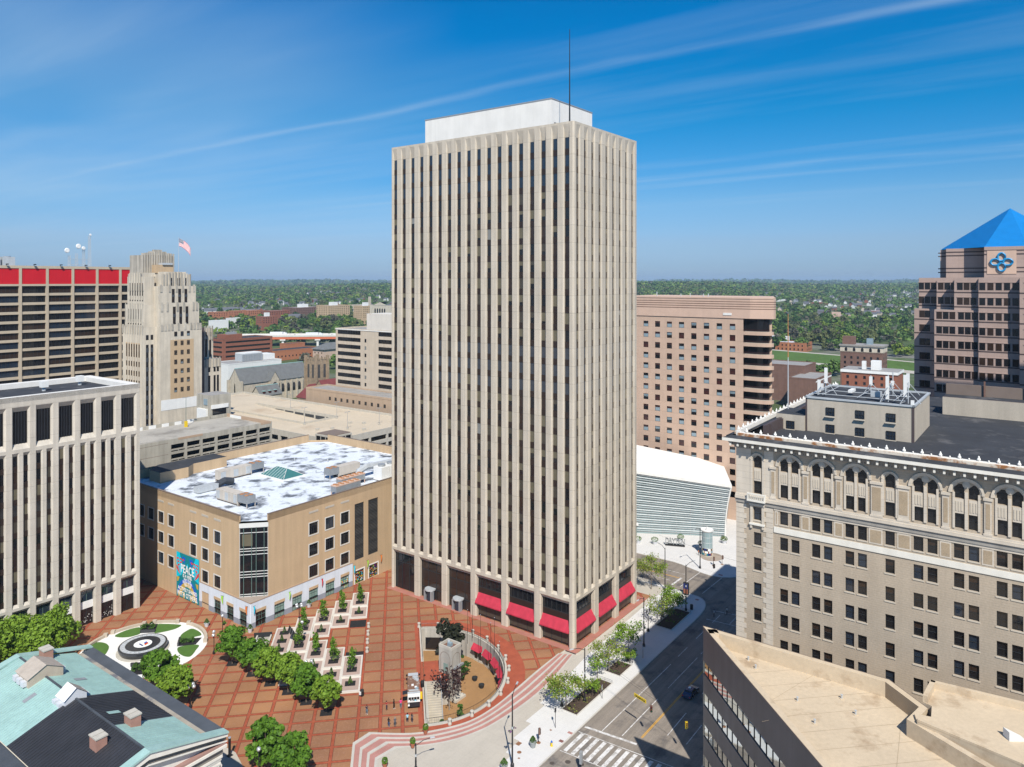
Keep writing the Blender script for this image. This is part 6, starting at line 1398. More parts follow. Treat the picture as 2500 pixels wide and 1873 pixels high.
 m.box(204, 214, 404, 415, 21, 25.5, 'house_white'); m.build('cooling_plant', r)
 rw = [(30.0-3.9*k, 1.5) for k in range(5)]
 r = block('brick_office', 'red brick office with continuous dark window bands beyond the white building', 'office building', 209, 467, 257, 492, 32.8, 'brick_red', 'roof_dark', rows=rw, wb=[(212, 254.5)], wa=[(468, 491)], mull=False)
 m = MB(); m.box(216, 232, 474, 486, 32.5, 36.5, 'brick_red'); m.box(220, 228, 476, 480, 36.5, 38.4, 'hvac_grey'); m.build('roof_house', r)
 # elevated motorway
 A = GV(560, 852); B = GV(1000, 844)
 pa = Vector((*LOC((560-1250)/1810*905, 905), 0)); pb = Vector((*LOC((960-1250)/1810*925, 925), 0)); d = (pb-pa); L = d.length; u = d/L; n = Vector((-u.y, u.x, 0)); n = n if n.x < 0 or n.y < 0 else -n
 if (W(*(pa+n*5)[:2])[1]) > W(*pa[:2])[1]: n = -n
 T = lambda s, dd, z: tuple(Vector((pa.x, pa.y, 0))+u*s+n*dd+Vector((0, 0, z)))
 rt = thing('motorway_viaduct', 'elevated motorway with white parapets and orange steel girders', 'bridge', pa.x, pa.y, 0, org=True)
 m = MB(); m.T = T; m.box(0, L, -26, 0, 12.6, 13.6, 'bridge_white', top='pavement'); m.build('deck', rt)
 for dd in (0, -13, -26): m = MB(); m.T = T; m.box(0, L, dd-.2, dd+.2, 13.6, 15.0, 'bridge_white'); m.build('barrier', rt)
 m = MB(); m.T = T; m.box(0, L, -.8, -.3, 9.6, 12.6, 'steel_orange'); m.box(0, L, -14, -13.5, 9.6, 12.6, 'steel_orange'); m.build('girder', rt)
 for k in range(int(L/42)):
  m = MB(); m.T = T; m.box(20+42*k, 22.6+42*k, -15, -1, -.5, 8, 'bridge_white'); m.box(18+42*k, 24.6+42*k, -15, .2, 8, 9.6, 'bridge_white'); m.build('pier', rt)
 def semi(s, dd, label):
  p = T(s, dd, 13.6); r = thing('semi_truck', label, 'lorry', p[0], p[1], p[2], math.atan2(u.y, u.x)); m = MB(); m.box(0, 15.5, -1.3, 1.3, 1.1, 4.1, 'car_white'); m.build('trailer', r); m = MB(); m.box(16.2, 20.5, -1.2, 1.2, .8, 3.0, 'car_white'); m.box(16.2, 18.6, -1.2, 1.2, 3.0, 3.8, 'car_white'); m.build('cab', r)
  for x in (1.5, 2.8, 14, 16.8, 19.8): w = MB(); w.T = lambda a, b, c, x=x: (x+a, c, b+.5); w.cyl(0, 0, -1.3, 1.3, .5, n=10, m='tyre'); w.build('wheel', r)
 k0 = lambda px: L*(px-560)/400.
 semi(k0(743), -4, 'long white semi truck in the near lane of the elevated motorway'); semi(k0(650), -18, 'white semi truck further left on the elevated motorway')
 def simple_car(p, rz, c, label, group, cat='car', s=1.0):
  m = MB(); m.faces([(-2.2, -.9, .35), (2.2, -.9, .35), (2.2, .9, .35), (-2.2, .9, .35), (-2.2, -.9, .85), (2.2, -.9, .8), (2.2, .9, .8), (-2.2, .9, .85)], [(0, 1, 5, 4), (1, 2, 6, 5), (2, 3, 7, 6), (3, 0, 4, 7), (4, 5, 6, 7)], c)
  q = [(-1.7, -.82, .85), (1.1, -.82, .82), (1.1, .82, .82), (-1.7, .82, .85), (-1.1, -.68, 1.42), (.4, -.68, 1.42), (.4, .68, 1.42), (-1.1, .68, 1.42)]; m.faces(q, [(0, 1, 5, 4), (1, 2, 6, 5), (2, 3, 7, 6), (3, 0, 4, 7)], 'glass_dark'); m.faces(q[4:], [(0, 1, 2, 3)], c)
  for x in (-1.35, 1.35):
   for y in (-.9, .75): m.T = lambda a, b, cc, x=x, y=y: (x+a, y+cc, b+.33); m.cyl(0, 0, 0, .15, .33, n=8, m='tyre'); m.T = None
  return solo('parked_car', m, label, cat, p[0], p[1], p[2], rz, group)
 az = math.atan2(u.y, u.x); rn = random.Random(8)
 for k, (px, dd, c) in enumerate(((808, -4, 'car_grey'), (815, -17, 'car_blue'), (700, -17, 'car_white'), (716, -6, 'car_red'), (796, -20, 'car_white'))):
  simple_car(T(k0(px), dd, 13.6), az, c, '%s car driving on the elevated motorway' % c[4:].replace('grey', 'grey') + ('' if k != 4 else ' farther lane'), 'cars on the elevated motorway')
 # brick and small buildings this side of the motorway
 a, b = PV(662, 760); block('brick_building', 'long low orange brick building in front of the motorway', 'building', a, b-6, a+58, b+16, 9.5, 'brick_orange', 'roof_dark', rows=[(3, 1.6)], wb=[(a+2, a+56)], band=False)
 a, b = PV(700, 800); block('brick_building', 'small orange brick block with two raised roof boxes by the motorway', 'building', a, b, a+24, b+12, 13, 'brick_orange', 'roof_dark')
 a, b = PV(800, 770); r = block('lodging_house', 'pink brick house with grey hipped roof by the motorway', 'house', a-8, b-4, a+24, b+14, 11, 'pink_stone', 'slate_roof', rows=[(6.5, 1.5), (2.5, 1.5)], wa=[(b-3, b+13)], band=False)
 q = MB(); q.faces([(a-9.5, b-5.5, 10.9), (a+25, b-5.5, 10.9), (a+25, b+15.5, 10.9), (a-9.5, b+15.5, 10.9), (a+2, b+5, 17), (a+15, b+5, 17)], [(0, 1, 5, 4), (1, 2, 5), (2, 3, 4, 5), (3, 0, 4)], 'slate_roof'); q.build('roof', r)
 # right-hand mid distance
 a, b = PV(1965, 500); r = block('warehouse', 'tall brown brick warehouse beside the tan apartment tower', 'warehouse', a, b, a+28, b+30, 24, 'brick_brown', 'roof_gravel', par=.5)
 a, b = PV(1992, 470); r = block('brick_building', 'brown brick block with pale roof and striped white fascia', 'building', a, b, a+40, b+17, 19.0, 'brick_brown', 'roof_gravel', rows=[(17.2, .9)], wb=[(a, a+40)], mat='white_paint', mull=False)
 a, b = PV(2155, 523); r = block('apartment_block', 'ornate old grey and cream apartment block with arched top floor windows', 'apartment block', a, b, a+17, b+28, 30.2, 'brick_brown', 'roof_gravel', rows=[(25.6-3.7*k, 1.9) for k in range(6)], wa=[(b+1, b+27)], wb=[(a+1, a+16)], band=False)
 m = MB(); m.box(a-.1, a+17.1, b-.1, b+28.1, 30.2, 34.6, 'limestone'); m.box(a-.8, a+17.8, b-.8, b+28.8, 34.6, 35.7, 'cornice_metal', top='roof_gravel'); m.box(a+2, a+8, b+19, b+27, 35.7, 41.5, 'brick_brown'); m.box(a+8, a+11, b+8, b+12, 35.7, 40, 'pane_blue'); o = m.build('top_storey', r)
 for k in range(5): g = MB(); g.T = FA(a-.1); s = b+2.5+5.4*k; g.faces([(s-.9, .03, 31), (s+.9, .03, 31), (s+.9, .03, 33), (s, .03, 34), (s-.9, .03, 33)], [(0, 1, 2, 3, 4)], 'glass_dark'); g.build('arched_window', o)
 a, b = PV(2190, 430); r = block('brick_block', 'brick block with thick white curved roof edge and white roof houses', 'building', a, b, a+20, b+30, 27, 'brick_red', 'roof_gravel', rows=[(23.5, 1.8), (19.8, 1.8)], wa=[(b+1, b+29)], band=False)
 m = MB(); m.box(a-.6, a+20.6, b-.6, b+30.6, 27, 28.6, 'white_paint', top='roof_gravel'); m.box(a+6, a+11, b+10, b+15, 28.6, 34, 'white_paint'); m.box(a+6, a+9, b+18, b+20, 28.6, 33.4, 'white_paint'); m.build('white_crown', r)
 a, b = PV(1968, 850); block('brick_building', 'two storey orange brick building at the top of the grass levee', 'building', a, b, a+26, b+40, 9.6, 'brick_orange', 'roof_white', rows=[(5.8, 2.0), (1.2, 2.4)], wa=[(b+2, b+38)], wb=[(a+2, a+24)], band=False)
 a, b = PV(1915, 905); block('white_building', 'pale flat roofed building behind the orange brick one by the levee', 'building', a, b, a+22, b+44, 12, 'house_white', 'roof_white')
 def hill(u, Y): x = (u-1250)/1810*Y; return float(hgt(x, Y))
 for u, Y, la, lb, top, wl, nm, lb_, rows_ in ((2065, 1280, 44, 40, 793-21, 'pink_band', 'clinic', 'pink brick clinic with central tower block among trees', 3), (2020, 1850, 50, 30, 746, 'brick_red', 'school', 'dark brick school with long roof among the far trees', 2), (2196, 1500, 60, 40, 764, 'brick_red', 'school', 'low brick building among far trees by the granite tower', 1),
   (722, 1330, 40, 62, 752, 'brick_brown', 'apartment_block', 'brown brick apartment slab on the hillside', 6), (800, 1290, 30, 50, 747, 'tan_stucco', 'apartment_block', 'tan apartment block with pale roof house on the hillside', 5), (885, 1230, 22, 32, 748, 'tan_stucco', 'apartment_block', 'tan apartment block left of the arched museum', 6),
   (650, 1260, 16, 48, 760, 'brick_red', 'brick_building', 'long red brick building with white roof on the hillside', 2), (640, 1130, 16, 28, 774, 'brick_red', 'brick_building', 'dark red brick building with rows of pale windows beside trees', 3), (570, 1350, 16, 36, 760, 'brick_orange', 'brick_building', 'orange brick building below the hillside townhouses', 2), (520, 1300, 16, 30, 763, 'brick_orange', 'brick_building', 'orange brick building near the limestone tower', 2), (605, 1310, 18, 32, 759, 'brick_orange', 'brick_building', 'orange brick building right of the hillside townhouses', 2),
   (560, 1180, 10, 34, 778, 'house_white', 'white_building', 'long low white roofed building on the slope', 0), (520, 1120, 12, 26, 784, 'house_white', 'white_building', 'white and red low building near the limestone tower', 0), (1900, 1950, 30, 80, 756, 'house_white', 'white_building', 'white flat building half hidden by far trees', 0)):
  a, b = PV(u, Y); z0 = hill(u, Y)-1; zt = CAMH-(top-685)*Y/1810
  zt = max(zt, z0+5)
  r = block(nm, lb_, 'building', a, b, a+lb, b+la, zt, wl, 'roof_white' if rows_ < 3 else 'roof_gravel', z0=z0-4, rows=[(zt-3.0-3.2*k, 1.5) for k in range(rows_)], wa=[(b+1, b+la-1)], wb=[(a+1, a+lb-1)], band=False)
  if rows_ >= 3: m = MB(); m.box(a+lb*.35, a+lb*.6, b+la*.3, b+la*.6, zt, zt+6, 'house_white' if wl != 'pink_band' else wl); m.build('roof_house', r)
 # museum with arcade
 a, b = PV(905, 1150); rt = thing('museum', 'pale stone museum with arched loggia and low pediment on the hill', 'museum', a, b, 0, org=True); z0 = hill(920, 1150)
 m = MB(); m.box(a, a+40, b-40, b+2, z0-3, 44, 'limestone', top='slate_roof'); m.faces([(a-.3, b-6, 44), (a-.3, b-36, 44), (a-.3, b-21, 49)], [(0, 1, 2)], 'limestone'); m.faces([(a-.5, b-5, 44), (a-.5, b-21, 49.2), (a+20, b-21, 49.2), (a+20, b-5, 44)], [(0, 1, 2, 3)], 'slate_roof'); m.build('stone_wall', rt)
 for k in range(5): g = MB(); g.T = FA(a); s = b-10-5.2*k; g.faces([(s-1.5, .1, 32), (s+1.5, .1, 32), (s+1.5, .1, 38), (s, .1, 39.6), (s-1.5, .1, 38)], [(0, 1, 2, 3, 4)], 'glass_dark'); g.build('arch_opening', rt)
 # chimney building
 a, b = PV(897, 1500); z0 = hill(897, 1500); r = block('school', 'tan school building with tall square chimney behind the museum', 'school', a, b, a+40, b+60, z0+16, 'mid_beige', z0=z0-4); m = MB(); m.box(a+4, a+8, b-2, b+2, z0, z0+34, 'mid_beige'); m.build('chimney', r)
 # houses
 hm = []
 for wl in ('house_white', 'house_white', 'house_grey', 'mid_beige', 'brick_red'):
  m = MB(); m.box(-5, 5, -4, 4, -3, 5.5, wl); m.faces([(-5, -4, 5.5), (-5, 4, 5.5), (-5, 0, 9), (5, -4, 5.5), (5, 4, 5.5), (5, 0, 9)], [(0, 1, 2), (3, 4, 5)], wl); m.faces([(-5.5, -4.5, 5.1), (5.5, -4.5, 5.1), (5.5, 0, 9.2), (-5.5, 0, 9.2), (-5.5, 4.5, 5.1), (5.5, 4.5, 5.1)], [(0, 1, 2, 3), (3, 2, 5, 4)], 'house_roof');
  for k in range(3): m.box(-3.5+3*k, -2.3+3*k, -4.06, -4, 1.5, 3.5, 'glass_dark')
  hm.append((wl, m.mesh('house')))
 rn = random.Random(21); pts = []
 nm_ = {'house_white': 'white', 'house_grey': 'grey', 'mid_beige': 'beige', 'brick_red': 'red brick'}
 for k in range(330):
  if rn.random() < .58: u = rn.uniform(1850, 2260); v = rn.choice([rn.uniform(698, 730), rn.uniform(722, 775)])
  else: u = rn.uniform(480, 960); v = rn.choice([rn.uniform(700, 728), rn.uniform(735, 765)])
  lo, hi = 900., 3600.
  for _ in range(30):
   Y = (lo+hi)/2; x = (u-1250)/1810*Y
   if 685+(CAMH-float(hgt(x, Y)))*1810/Y > v: lo = Y
   else: hi = Y
  x = (u-1250)/1810*Y; wl, me = rn.choice(hm)
  if any((x-q[0])**2+(Y-q[1])**2 < 600 for q in pts): continue
  pts.append((x, Y)); o = bpy.data.objects.new('house', me); col.objects.link(o); o.location = (x, Y, float(hgt(x, Y))); o.rotation_euler = (0, 0, TH+rn.choice([0, math.pi/2])+rn.uniform(-.2, .2)); s = rn.uniform(.75, 1.2); o.scale = (s*rn.uniform(.9, 1.3), s, s*.95)
  tag(o, 'small %s gabled house among the far trees' % nm_[wl], 'house', 'far %s houses' % nm_[wl])
 for i, (u, Y) in enumerate(((508, 1520), (520, 1530), (533, 1540), (546, 1550), (560, 1560), (572, 1570))):
  x = (u-1250)/1810*Y; o = bpy.data.objects.new('townhouse', hm[0 if i < 3 else 3][1]); col.objects.link(o); o.location = (x, Y, float(hgt(x, Y))); o.rotation_euler = (0, 0, .4); o.scale = (1.5, 1.2, 1.5); tag(o, 'gabled %s townhouse in the row on the hillside near the limestone tower' % ('white' if i < 3 else 'beige'), 'townhouse', 'hillside townhouses'); pts.append((x, Y))
 for i, (u, Y, w) in enumerate(((600, 1480, 0), (612, 1480, 2), (695, 1290, 0), (708, 1290, 0), (722, 1300, 0))):
  x = (u-1250)/1810*Y; o = bpy.data.objects.new('house', hm[w][1]); col.objects.link(o); o.location = (x, Y, float(hgt(x, Y))); o.rotation_euler = (0, 0, .3); o.scale = (1.5, 1.3, 1.5); tag(o, ['white house with pale roof on the hillside, left one of a pair', 'blue grey house beside a white one on the hillside', 'large white gabled house below the brown apartment slab, leftmost', 'large white gabled house below the brown apartment slab, middle', 'large white gabled house below the brown apartment slab, rightmost'][i], 'house'); pts.append((x, Y))
 return pts
mk('rust_house', (.66, .62, .56), .85, .05, .3, .10, c2=(.55, .32, .20), c2s=.12, c2t=.66); mk('tan_trim_pale', (.46, .345, .25), .9, .05, .3, .1)
HOUSES = midtown()
# levee and far grass
def grass_strips():
 m = MB(); P = [GV(u, v, z) for u, v, z in ((1870, 854, 5), (2080, 871, 5), (2260, 888, 5), (2260, 908, -.3), (2080, 893, -.3), (1870, 876, -.3))]
 zz = [5, 5, 5, -.3, -.3, -.3]; m.faces([(*p, z) for p, z in zip(P, zz)], [(0, 1, 4, 5), (1, 2, 3, 4)], 'levee_grass')
 q = [GV(u, v, 5) for u, v in ((1870, 852), (2080, 869), (2260, 886))]; m.faces([(*P[0], 5.0), (*P[1], 5.0), (*P[2], 5.0)]+[(*p, 5.05) for p in q], [(0, 1, 4, 3), (1, 2, 5, 4)], 'pavement')
 q2 = [GV(u, v, -.3) for u, v in ((1870, 882), (2080, 899), (2260, 915))]; m.faces([(*P[5], -.3), (*P[4], -.3), (*P[3], -.3)]+[(*p, -.35) for p in q2], [(0, 1, 4, 3), (1, 2, 5, 4)], 'pavement'); setting('levee', m)
 m = MB(); m.faces([(*GV(u, v, .5), .5) for u, v in ((680, 818), (830, 818), (830, 805), (690, 806))], [(0, 1, 2, 3)], 'levee_grass'); m.faces([(*GV(u, v, .5), .5) for u, v in ((495, 802), (545, 804), (545, 793), (495, 792))], [(0, 1, 2, 3)], 'levee_grass'); setting('lawn', m)
 m = MB(); m.faces([(*GV(u, v, .6), .6) for u, v in ((612, 826), (650, 826), (700, 806), (680, 803))], [(0, 1, 2, 3)], 'pavement'); m.faces([(*GV(u, v, .55), .55) for u, v in ((500, 806), (850, 804), (850, 801), (500, 803))], [(0, 1, 2, 3)], 'asphalt'); setting('road', m)
grass_strips()
# ---- trees
def leaf_quads(cent, nrm, size, rng):
 """quads facing roughly nrm with jitter; returns verts (n*4,3)"""
 n = len(cent); v = nrm+rng.normal(0, .55, (n, 3)); v /= np.linalg.norm(v, axis=1, keepdims=True)+1e-9
 up = rng.normal(0, 1, (n, 3)); t = np.cross(v, up); t /= np.linalg.norm(t, axis=1, keepdims=True)+1e-9; b = np.cross(v, t)
 s = (size*rng.uniform(.6, 1.25, n))[:, None] if np.ndim(size) == 0 else (size*rng.uniform(.6, 1.25, n))[:, None]
 return np.stack([cent-t*s-b*s*.7, cent+t*s-b*s*.7, cent+t*s*.8+b*s*.7, cent-t*s*.8+b*s*.7], 1)
def quads_mesh(name, Q, mats, midx=None):
 me = bpy.data.meshes.new(name); n = len(Q); me.vertices.add(n*4); me.vertices.foreach_set('co', Q.reshape(-1).astype(np.float32)); me.loops.add(n*4); me.loops.foreach_set('vertex_index', np.arange(n*4, dtype=np.int32))
 me.polygons.add(n); me.polygons.foreach_set('loop_start', np.arange(0, n*4, 4, dtype=np.int32)); me.polygons.foreach_set('loop_total', np.full(n, 4, dtype=np.int32))
 for m in mats: me.materials.append(MATS[m])
 if midx is not None: me.polygons.foreach_set('material_index', midx.astype(np.int32))
 me.update(calc_edges=True); return me
def crown_quads(rng, r, h, z0, nclump, per, leaf, flat=1.0, hollow=.45):
 """foliage gathered in clumps over an uneven ellipsoid"""
 out = []
 for k in range(nclump):
  th = rng.uniform(0, 2*math.pi); cz = rng.uniform(-.75, 1.0); rr = math.sqrt(max(.02, 1-cz*cz))*rng.uniform(hollow, 1.12)
  c = np.array([r*rr*math.cos(th)*.86, r*rr*math.sin(th)*.86, z0+h/2+h/2*cz*.88]); cr = r*rng.uniform(.16, .42)
  d = rng.normal(0, 1, (per, 3)); d /= np.linalg.norm(d, axis=1, keepdims=True); p = c+d*cr*rng.uniform(.65, 1.05, (per, 1))*np.array([1, 1, .8])
  out.append(leaf_quads(p, d+np.array([0, 0, .35]), leaf, rng))
 return np.concatenate(out)
def far_tree_mesh(seed, mat):
 rng = np.random.default_rng(seed); Q = crown_quads(rng, 5.5, 10, 3.0, 26, 16, .95)
 me = quads_mesh('tree', Q, [mat]); return me
FT = [far_tree_mesh(10+i, m) for i, m in enumerate(('far_green', 'far_green', 'far_olive', 'far_lime', 'leaf_dark', 'far_grey', 'far_green'))]
def mid_trees():
 rn = random.Random(31); nmn = ['mid green', 'mid green', 'olive', 'light green', 'dark green', 'bare greyish', 'mid green']; n = 0; spots = []
 zones = [(1870, 2080, 775, 858, 66), (1985, 2230, 765, 845, 66), (480, 700, 770, 805, 46), (690, 880, 775, 806, 40), (640, 900, 745, 775, 34), (480, 640, 745, 765, 26), (2180, 2235, 850, 872, 8)]
 keep = [(GV(u, v)) for u, v in ()]
 for u0, u1, v0, v1, k in zones:
  for _ in range(k):
   u = rn.uniform(u0, u1); v = rn.uniform(v0, v1); lo, hi = 600., 2400.
   for _ in range(26):
    Y = (lo+hi)/2; x = (u-1250)/1810*Y
    if 685+(CAMH-float(hgt(x, Y)))*1810/Y > v: lo = Y
    else: hi = Y
   spots.append((x, Y))
 for x, Y in [((u-1250)/1810*Y_, Y_) for u, Y_ in ((755, 640), (745, 650), (820, 690), (740, 1240), (760, 1200), (780, 1210), (820, 1200), (845, 1190), (590, 1180), (625, 1165), (552, 1150), (690, 1240), (1950, 610), (1975, 600), (2035, 640), (2050, 650), (1990, 640), (2010, 615))]: spots.append((x, Y))
 for x, Y in spots:
  if any((x-q[0])**2+(Y-q[1])**2 < 170 for q in HOUSES): continue
  i = rn.choice([0, 0, 1, 2, 2, 3, 4, 5, 6]); o = bpy.data.objects.new('tree', FT[i]); col.objects.link(o); s = rn.uniform(.8, 1.55); o.location = (x, Y, float(hgt(x, Y))-2.5*s*.6); o.rotation_euler = (0, 0, rn.uniform(0, 6.28)); o.scale = (s, s, s*rn.uniform(.8, 1.1)); tag(o, '%s tree standing beyond the city blocks' % nmn[i], 'tree', '%s trees beyond the city blocks' % nmn[i])
mid_trees()
def woods():
 rng = np.random.default_rng(5); C = []; Rr = []
 n1 = 15000; Y = np.sqrt(rng.uniform(1230**2, 2600**2, n1)); C.append((rng.uniform(-.78, .78, n1)*Y, Y)); Rr.append(rng.uniform(4.5, 8.5, n1))
 n2 = 24000; Y = np.exp(rng.uniform(math.log(2600), math.log(9600), n2)); C.append((rng.uniform(-.78, .78, n2)*Y, Y)); Rr.append(Y/300*rng.uniform(.7, 1.2, n2))
 n3 = 1300; Y = np.sqrt(rng.uniform(930**2, 1230**2, n3)); C.append((rng.uniform(-.78, .78, n3)*Y, Y)); Rr.append(rng.uniform(4, 7, n3))
 X = np.concatenate([c[0] for c in C]); Y = np.concatenate([c[1] for c in C]); Rr = np.concatenate(Rr)
 H = np.array(HOUSES); ok = np.ones(len(X), bool)
 dens = np.sin(X/190+1)*np.sin(Y/230)+.6*np.sin(X/77+Y/91)
 ok &= ~((Y < 2400) & (dens < -.55) & (rng.random(len(X)) < .75))
 for hx, hy in HOUSES:
  ux, uy = -hx/math.hypot(hx, hy), -hy/math.hypot(hx, hy); dx, dy = X-hx, Y-hy; al = dx*ux+dy*uy; pe = np.abs(-dx*uy+dy*ux); ok &= ~((al > -11) & (al < 75) & (pe < 11+Rr*.3))
 X, Y, Rr = X[ok], Y[ok], Rr[ok]; Z = hgt(X, Y); N = len(X); per = 16
 d = rng.normal(0, 1, (N, per, 3)); d[..., 2] = np.abs(d[..., 2])*1.0-.25; d /= np.linalg.norm(d, axis=2, keepdims=True)
 cen = np.stack([X, Y, Z+Rr*.75], 1)[:, None, :]+d*Rr[:, None, None]*rng.uniform(.6, 1.05, (N, per, 1))*np.array([1, 1, .85])
 Q = leaf_quads(cen.reshape(-1, 3), d.reshape(-1, 3)+np.array([0, 0, .3]), np.repeat(Rr*.36, per), rng)
 mi = rng.choice(6, N, p=[.38, .16, .2, .06, .12, .08]); me = quads_mesh('woods', Q, ['far_green', 'leaf_dark', 'far_olive', 'far_lime', 'far_green', 'far_grey'], np.repeat(mi, per))
 o = bpy.data.objects.new('woods', me); col.objects.link(o); o['kind'] = 'stuff'
woods()
def haze():
 m = bpy.data.materials.new('haze_air'); m.use_nodes = True; nt = m.node_tree; nt.nodes.clear(); o = nt.nodes.new('ShaderNodeOutputMaterial'); v = nt.nodes.new('ShaderNodeVolumePrincipled')
 v.inputs['Color'].default_value = (.55, .76, 1.0, 1); v.inputs['Density'].default_value = HAZE; v.inputs['Anisotropy'].default_value = 0.0; nt.links.new(v.outputs[0], o.inputs['Volume']); MATS['haze_air'] = m
 b = MB(); b.box(-14200, 14200, -420, 14600, -7.0, 142.0, 'haze_air'); ob = b.build('haze'); ob['kind'] = 'stuff'
HAZE = 7.5e-5
haze()
# ------------------------------------------------------------------ ground: streets, pavements, square
CP0, CQ0, CRP, CRQ = -3.8, -33.1, 18.9, 16.6
def court_curve(off=0.0, n=40): return [PQ(CP0+(CRP+off)*math.cos(math.pi*k/n), CQ0+(CRQ+off)*math.sin(math.pi*k/n)) for k in range(n+1)]
COURT = court_curve()
def sheet(m, loops, z, mat):
 pts = [p for l in loops for p in l]; m.faces([(x, y, z) for x, y in pts], tess(loops), mat)
def slab(m, poly, z0, z1, mat, holes=(), side=None):
 n = len(poly); m.faces([(x, y, z0) for x, y in poly]+[(x, y, z1) for x, y in poly], [(i, (i+1) % n, n+(i+1) % n, n+i) for i in range(n)], side or mat); sheet(m, [poly, *holes], z1, mat)
T0 = [(-60.5, 4.6), (-55.92, 9.17), (-51.46, 13.6), (-47.58, 13.55), (-43.5, 7.72), (-39.4, 4.24), (-34.23, 1.52), (-27.98, .6), (-19.57, .85), (-12.6, 1.3), (-3, 1.75)]
T1 = [(-56.5, 3.4), (-52.9, 6.6), (-51.6, 7.8), (-47.3, 7.3), (-44.61, 4.32), (-40.86, 1.31), (-36.74, -.77), (-31.61, -2.2), (-22.0, -3.1), (-12.5, -2.6), (-1.0, -.6)]
def dens(P):
 out = [P[0], P[1]]; out += smooth_path(P[2:], 5) if False else []
 c = smooth_path(P[3:], 6); return [P[0], P[1], P[2]]+c
D0, D1 = dens(T0), dens(T1)
def lerp(t): return [(a[0]+(b[0]-a[0])*t, a[1]+(b[1]-a[1])*t) for a, b in zip(D0, D1)]
def grounds():
 m = MB(); hole = COURT; big = [LOC(x, y) for x, y in ((-900, -420), (900, -420), (900, 428), (-900, 428))]
 sheet(m, [big, hole], -.60, 'city_ground'); setting('ground', m)
 m = MB(); sheet(m, [[(-220, -39.5), (300, -39.5), (300, -8), (-220, -8)]], RZ, 'asphalt'); sheet(m, [[(40, -8), (72, -8), (72, 300), (40, 300)]], RZ, 'asphalt'); sheet(m, [[(40, -220), (66, -220), (66, -39.5), (40, -39.5)]], RZ, 'asphalt'); setting('road', m)
 bulb = [(30, -15.7), (34, -15.6), (37.8, -15.2), (40.2, -14.5), (42, -13.6), (43.3, -12.4), (44.0, -11), (44.3, -8.6), (44.6, -5), (45.2, -1), (46, 3), (46.6, 20), (46.6, 128)]
 blk = [(-220, -15.8)]+bulb+[(-220, 128)]
 m = MB(); slab(m, blk, -.6, SZ, 'pavement', [hole], 'kerb');
 north = [(62.4, 300), (62.4, 4.45), (61.9, 1.5), (60.6, -2.2), (59.5, -5.5), (59.0, -8.5), (59.6, -11.2), (61.2, -13.6), (63.5, -15.2), (67, -16), (300, -16), (300, 300)]
 slab(m, north, -.6, SZ, 'pavement_new', (), 'kerb')
 slab(m, [(-220, -140), (40, -140), (42, -44), (40, -40), (36, -38.0), (-220, -37.2)], -.6, SZ, 'pavement', (), 'kerb'); slab(m, [(66, -140), (300, -140), (300, -37.5), (72, -37.5), (67, -39), (66, -42)], -.6, SZ, 'pavement', (), 'kerb'); setting('pavement', m)
 m = MB(); inn = [(44.0, 6), (43.5, -2), (38, -2.2), (36.5, -2.0), (0, -3.2), (-12, -4.6), (-19, -5.2), (-21, -5.2), (-21, -6.4), (-27.5, -6.4), (-27.5, -7.6), (-33, -7.6), (-33, -8.9), (-37, -8.9), (-37, -10.2), (-44, -10.2), (-44, -9), (-60, -9), (-220, -9)]
 sheet(m, [[(-220, -15.55)]+[(a, b+.22 if b < -12 else b) if a < 38 else (a-.25, b+.1) for a, b in bulb[:10]]+inn], SZ+.005, 'pavement_new'); setting('sidewalk', m)
 m = MB()
 for p, q in zip(([(-220, -15.8)]+bulb)[:-1], ([(-220, -15.8)]+bulb)[1:]):
  d = Vector((q[0]-p[0], q[1]-p[1])).normalized(); n = Vector((-d.y, d.x))*.16; m.face([(p[0], p[1], SZ+.010), (q[0], q[1], SZ+.010), (q[0]+n.x, q[1]+n.y, SZ+.010), (p[0]+n.x, p[1]+n.y, SZ+.010)], 'kerb')
 setting('kerb', m)
 # square
 plaza = D0+[(-.6, 1.6), (-.6, -1.4), (36.2, -1.3), (36.2, 128), (-140, 128), (-140, 4.6)]
 m = MB(); slab(m, plaza, -.6, 0, 'plaza_paving', [hole], 'curb_stone'); setting('plaza', m)
 m = MB(); tb = [(-1.1, -1.2), (34, -1.2), (34, 57.8), (-1.1, 57.8)]; sheet(m, [tb, [(.7, .7), (30, .7), (30, 56), (.7, 56)]], .004, 'paver_pale_red')
 ring = court_curve(.85); outer = [PQ(CP0+(CRP+4.4)*math.cos(math.pi*k/40), CQ0+(CRQ+4.6)*math.sin(math.pi*k/40)) for k in range(41)]
 t0n = D0[5:]
 out2 = []
 for k, (a, b) in enumerate(outer):
  bb = b
  lim = np.interp(a, [p[0] for p in D0[3:]], [p[1] for p in D0[3:]])
  out2.append((a, max(bb, lim+.02)))
 for k in range(40): m.face([(*ring[k], .004), (*out2[k], .004), (*out2[k+1], .004), (*ring[k+1], .004)], 'paver_red')
 P0, P1 = PQ(CP0+CRP+.9, CQ0-.9), PQ(CP0-CRP-.9, CQ0-.9)
 m.face([(*PQ(18.0, -33.9), .004), (*PQ(-24, -33.9), .004), (*PQ(-24, -34.7), .004), (*PQ(18, -34.7), .004)], 'paver_red'); setting('paving', m)
 # broad curved steps
 m = MB(); K = 3
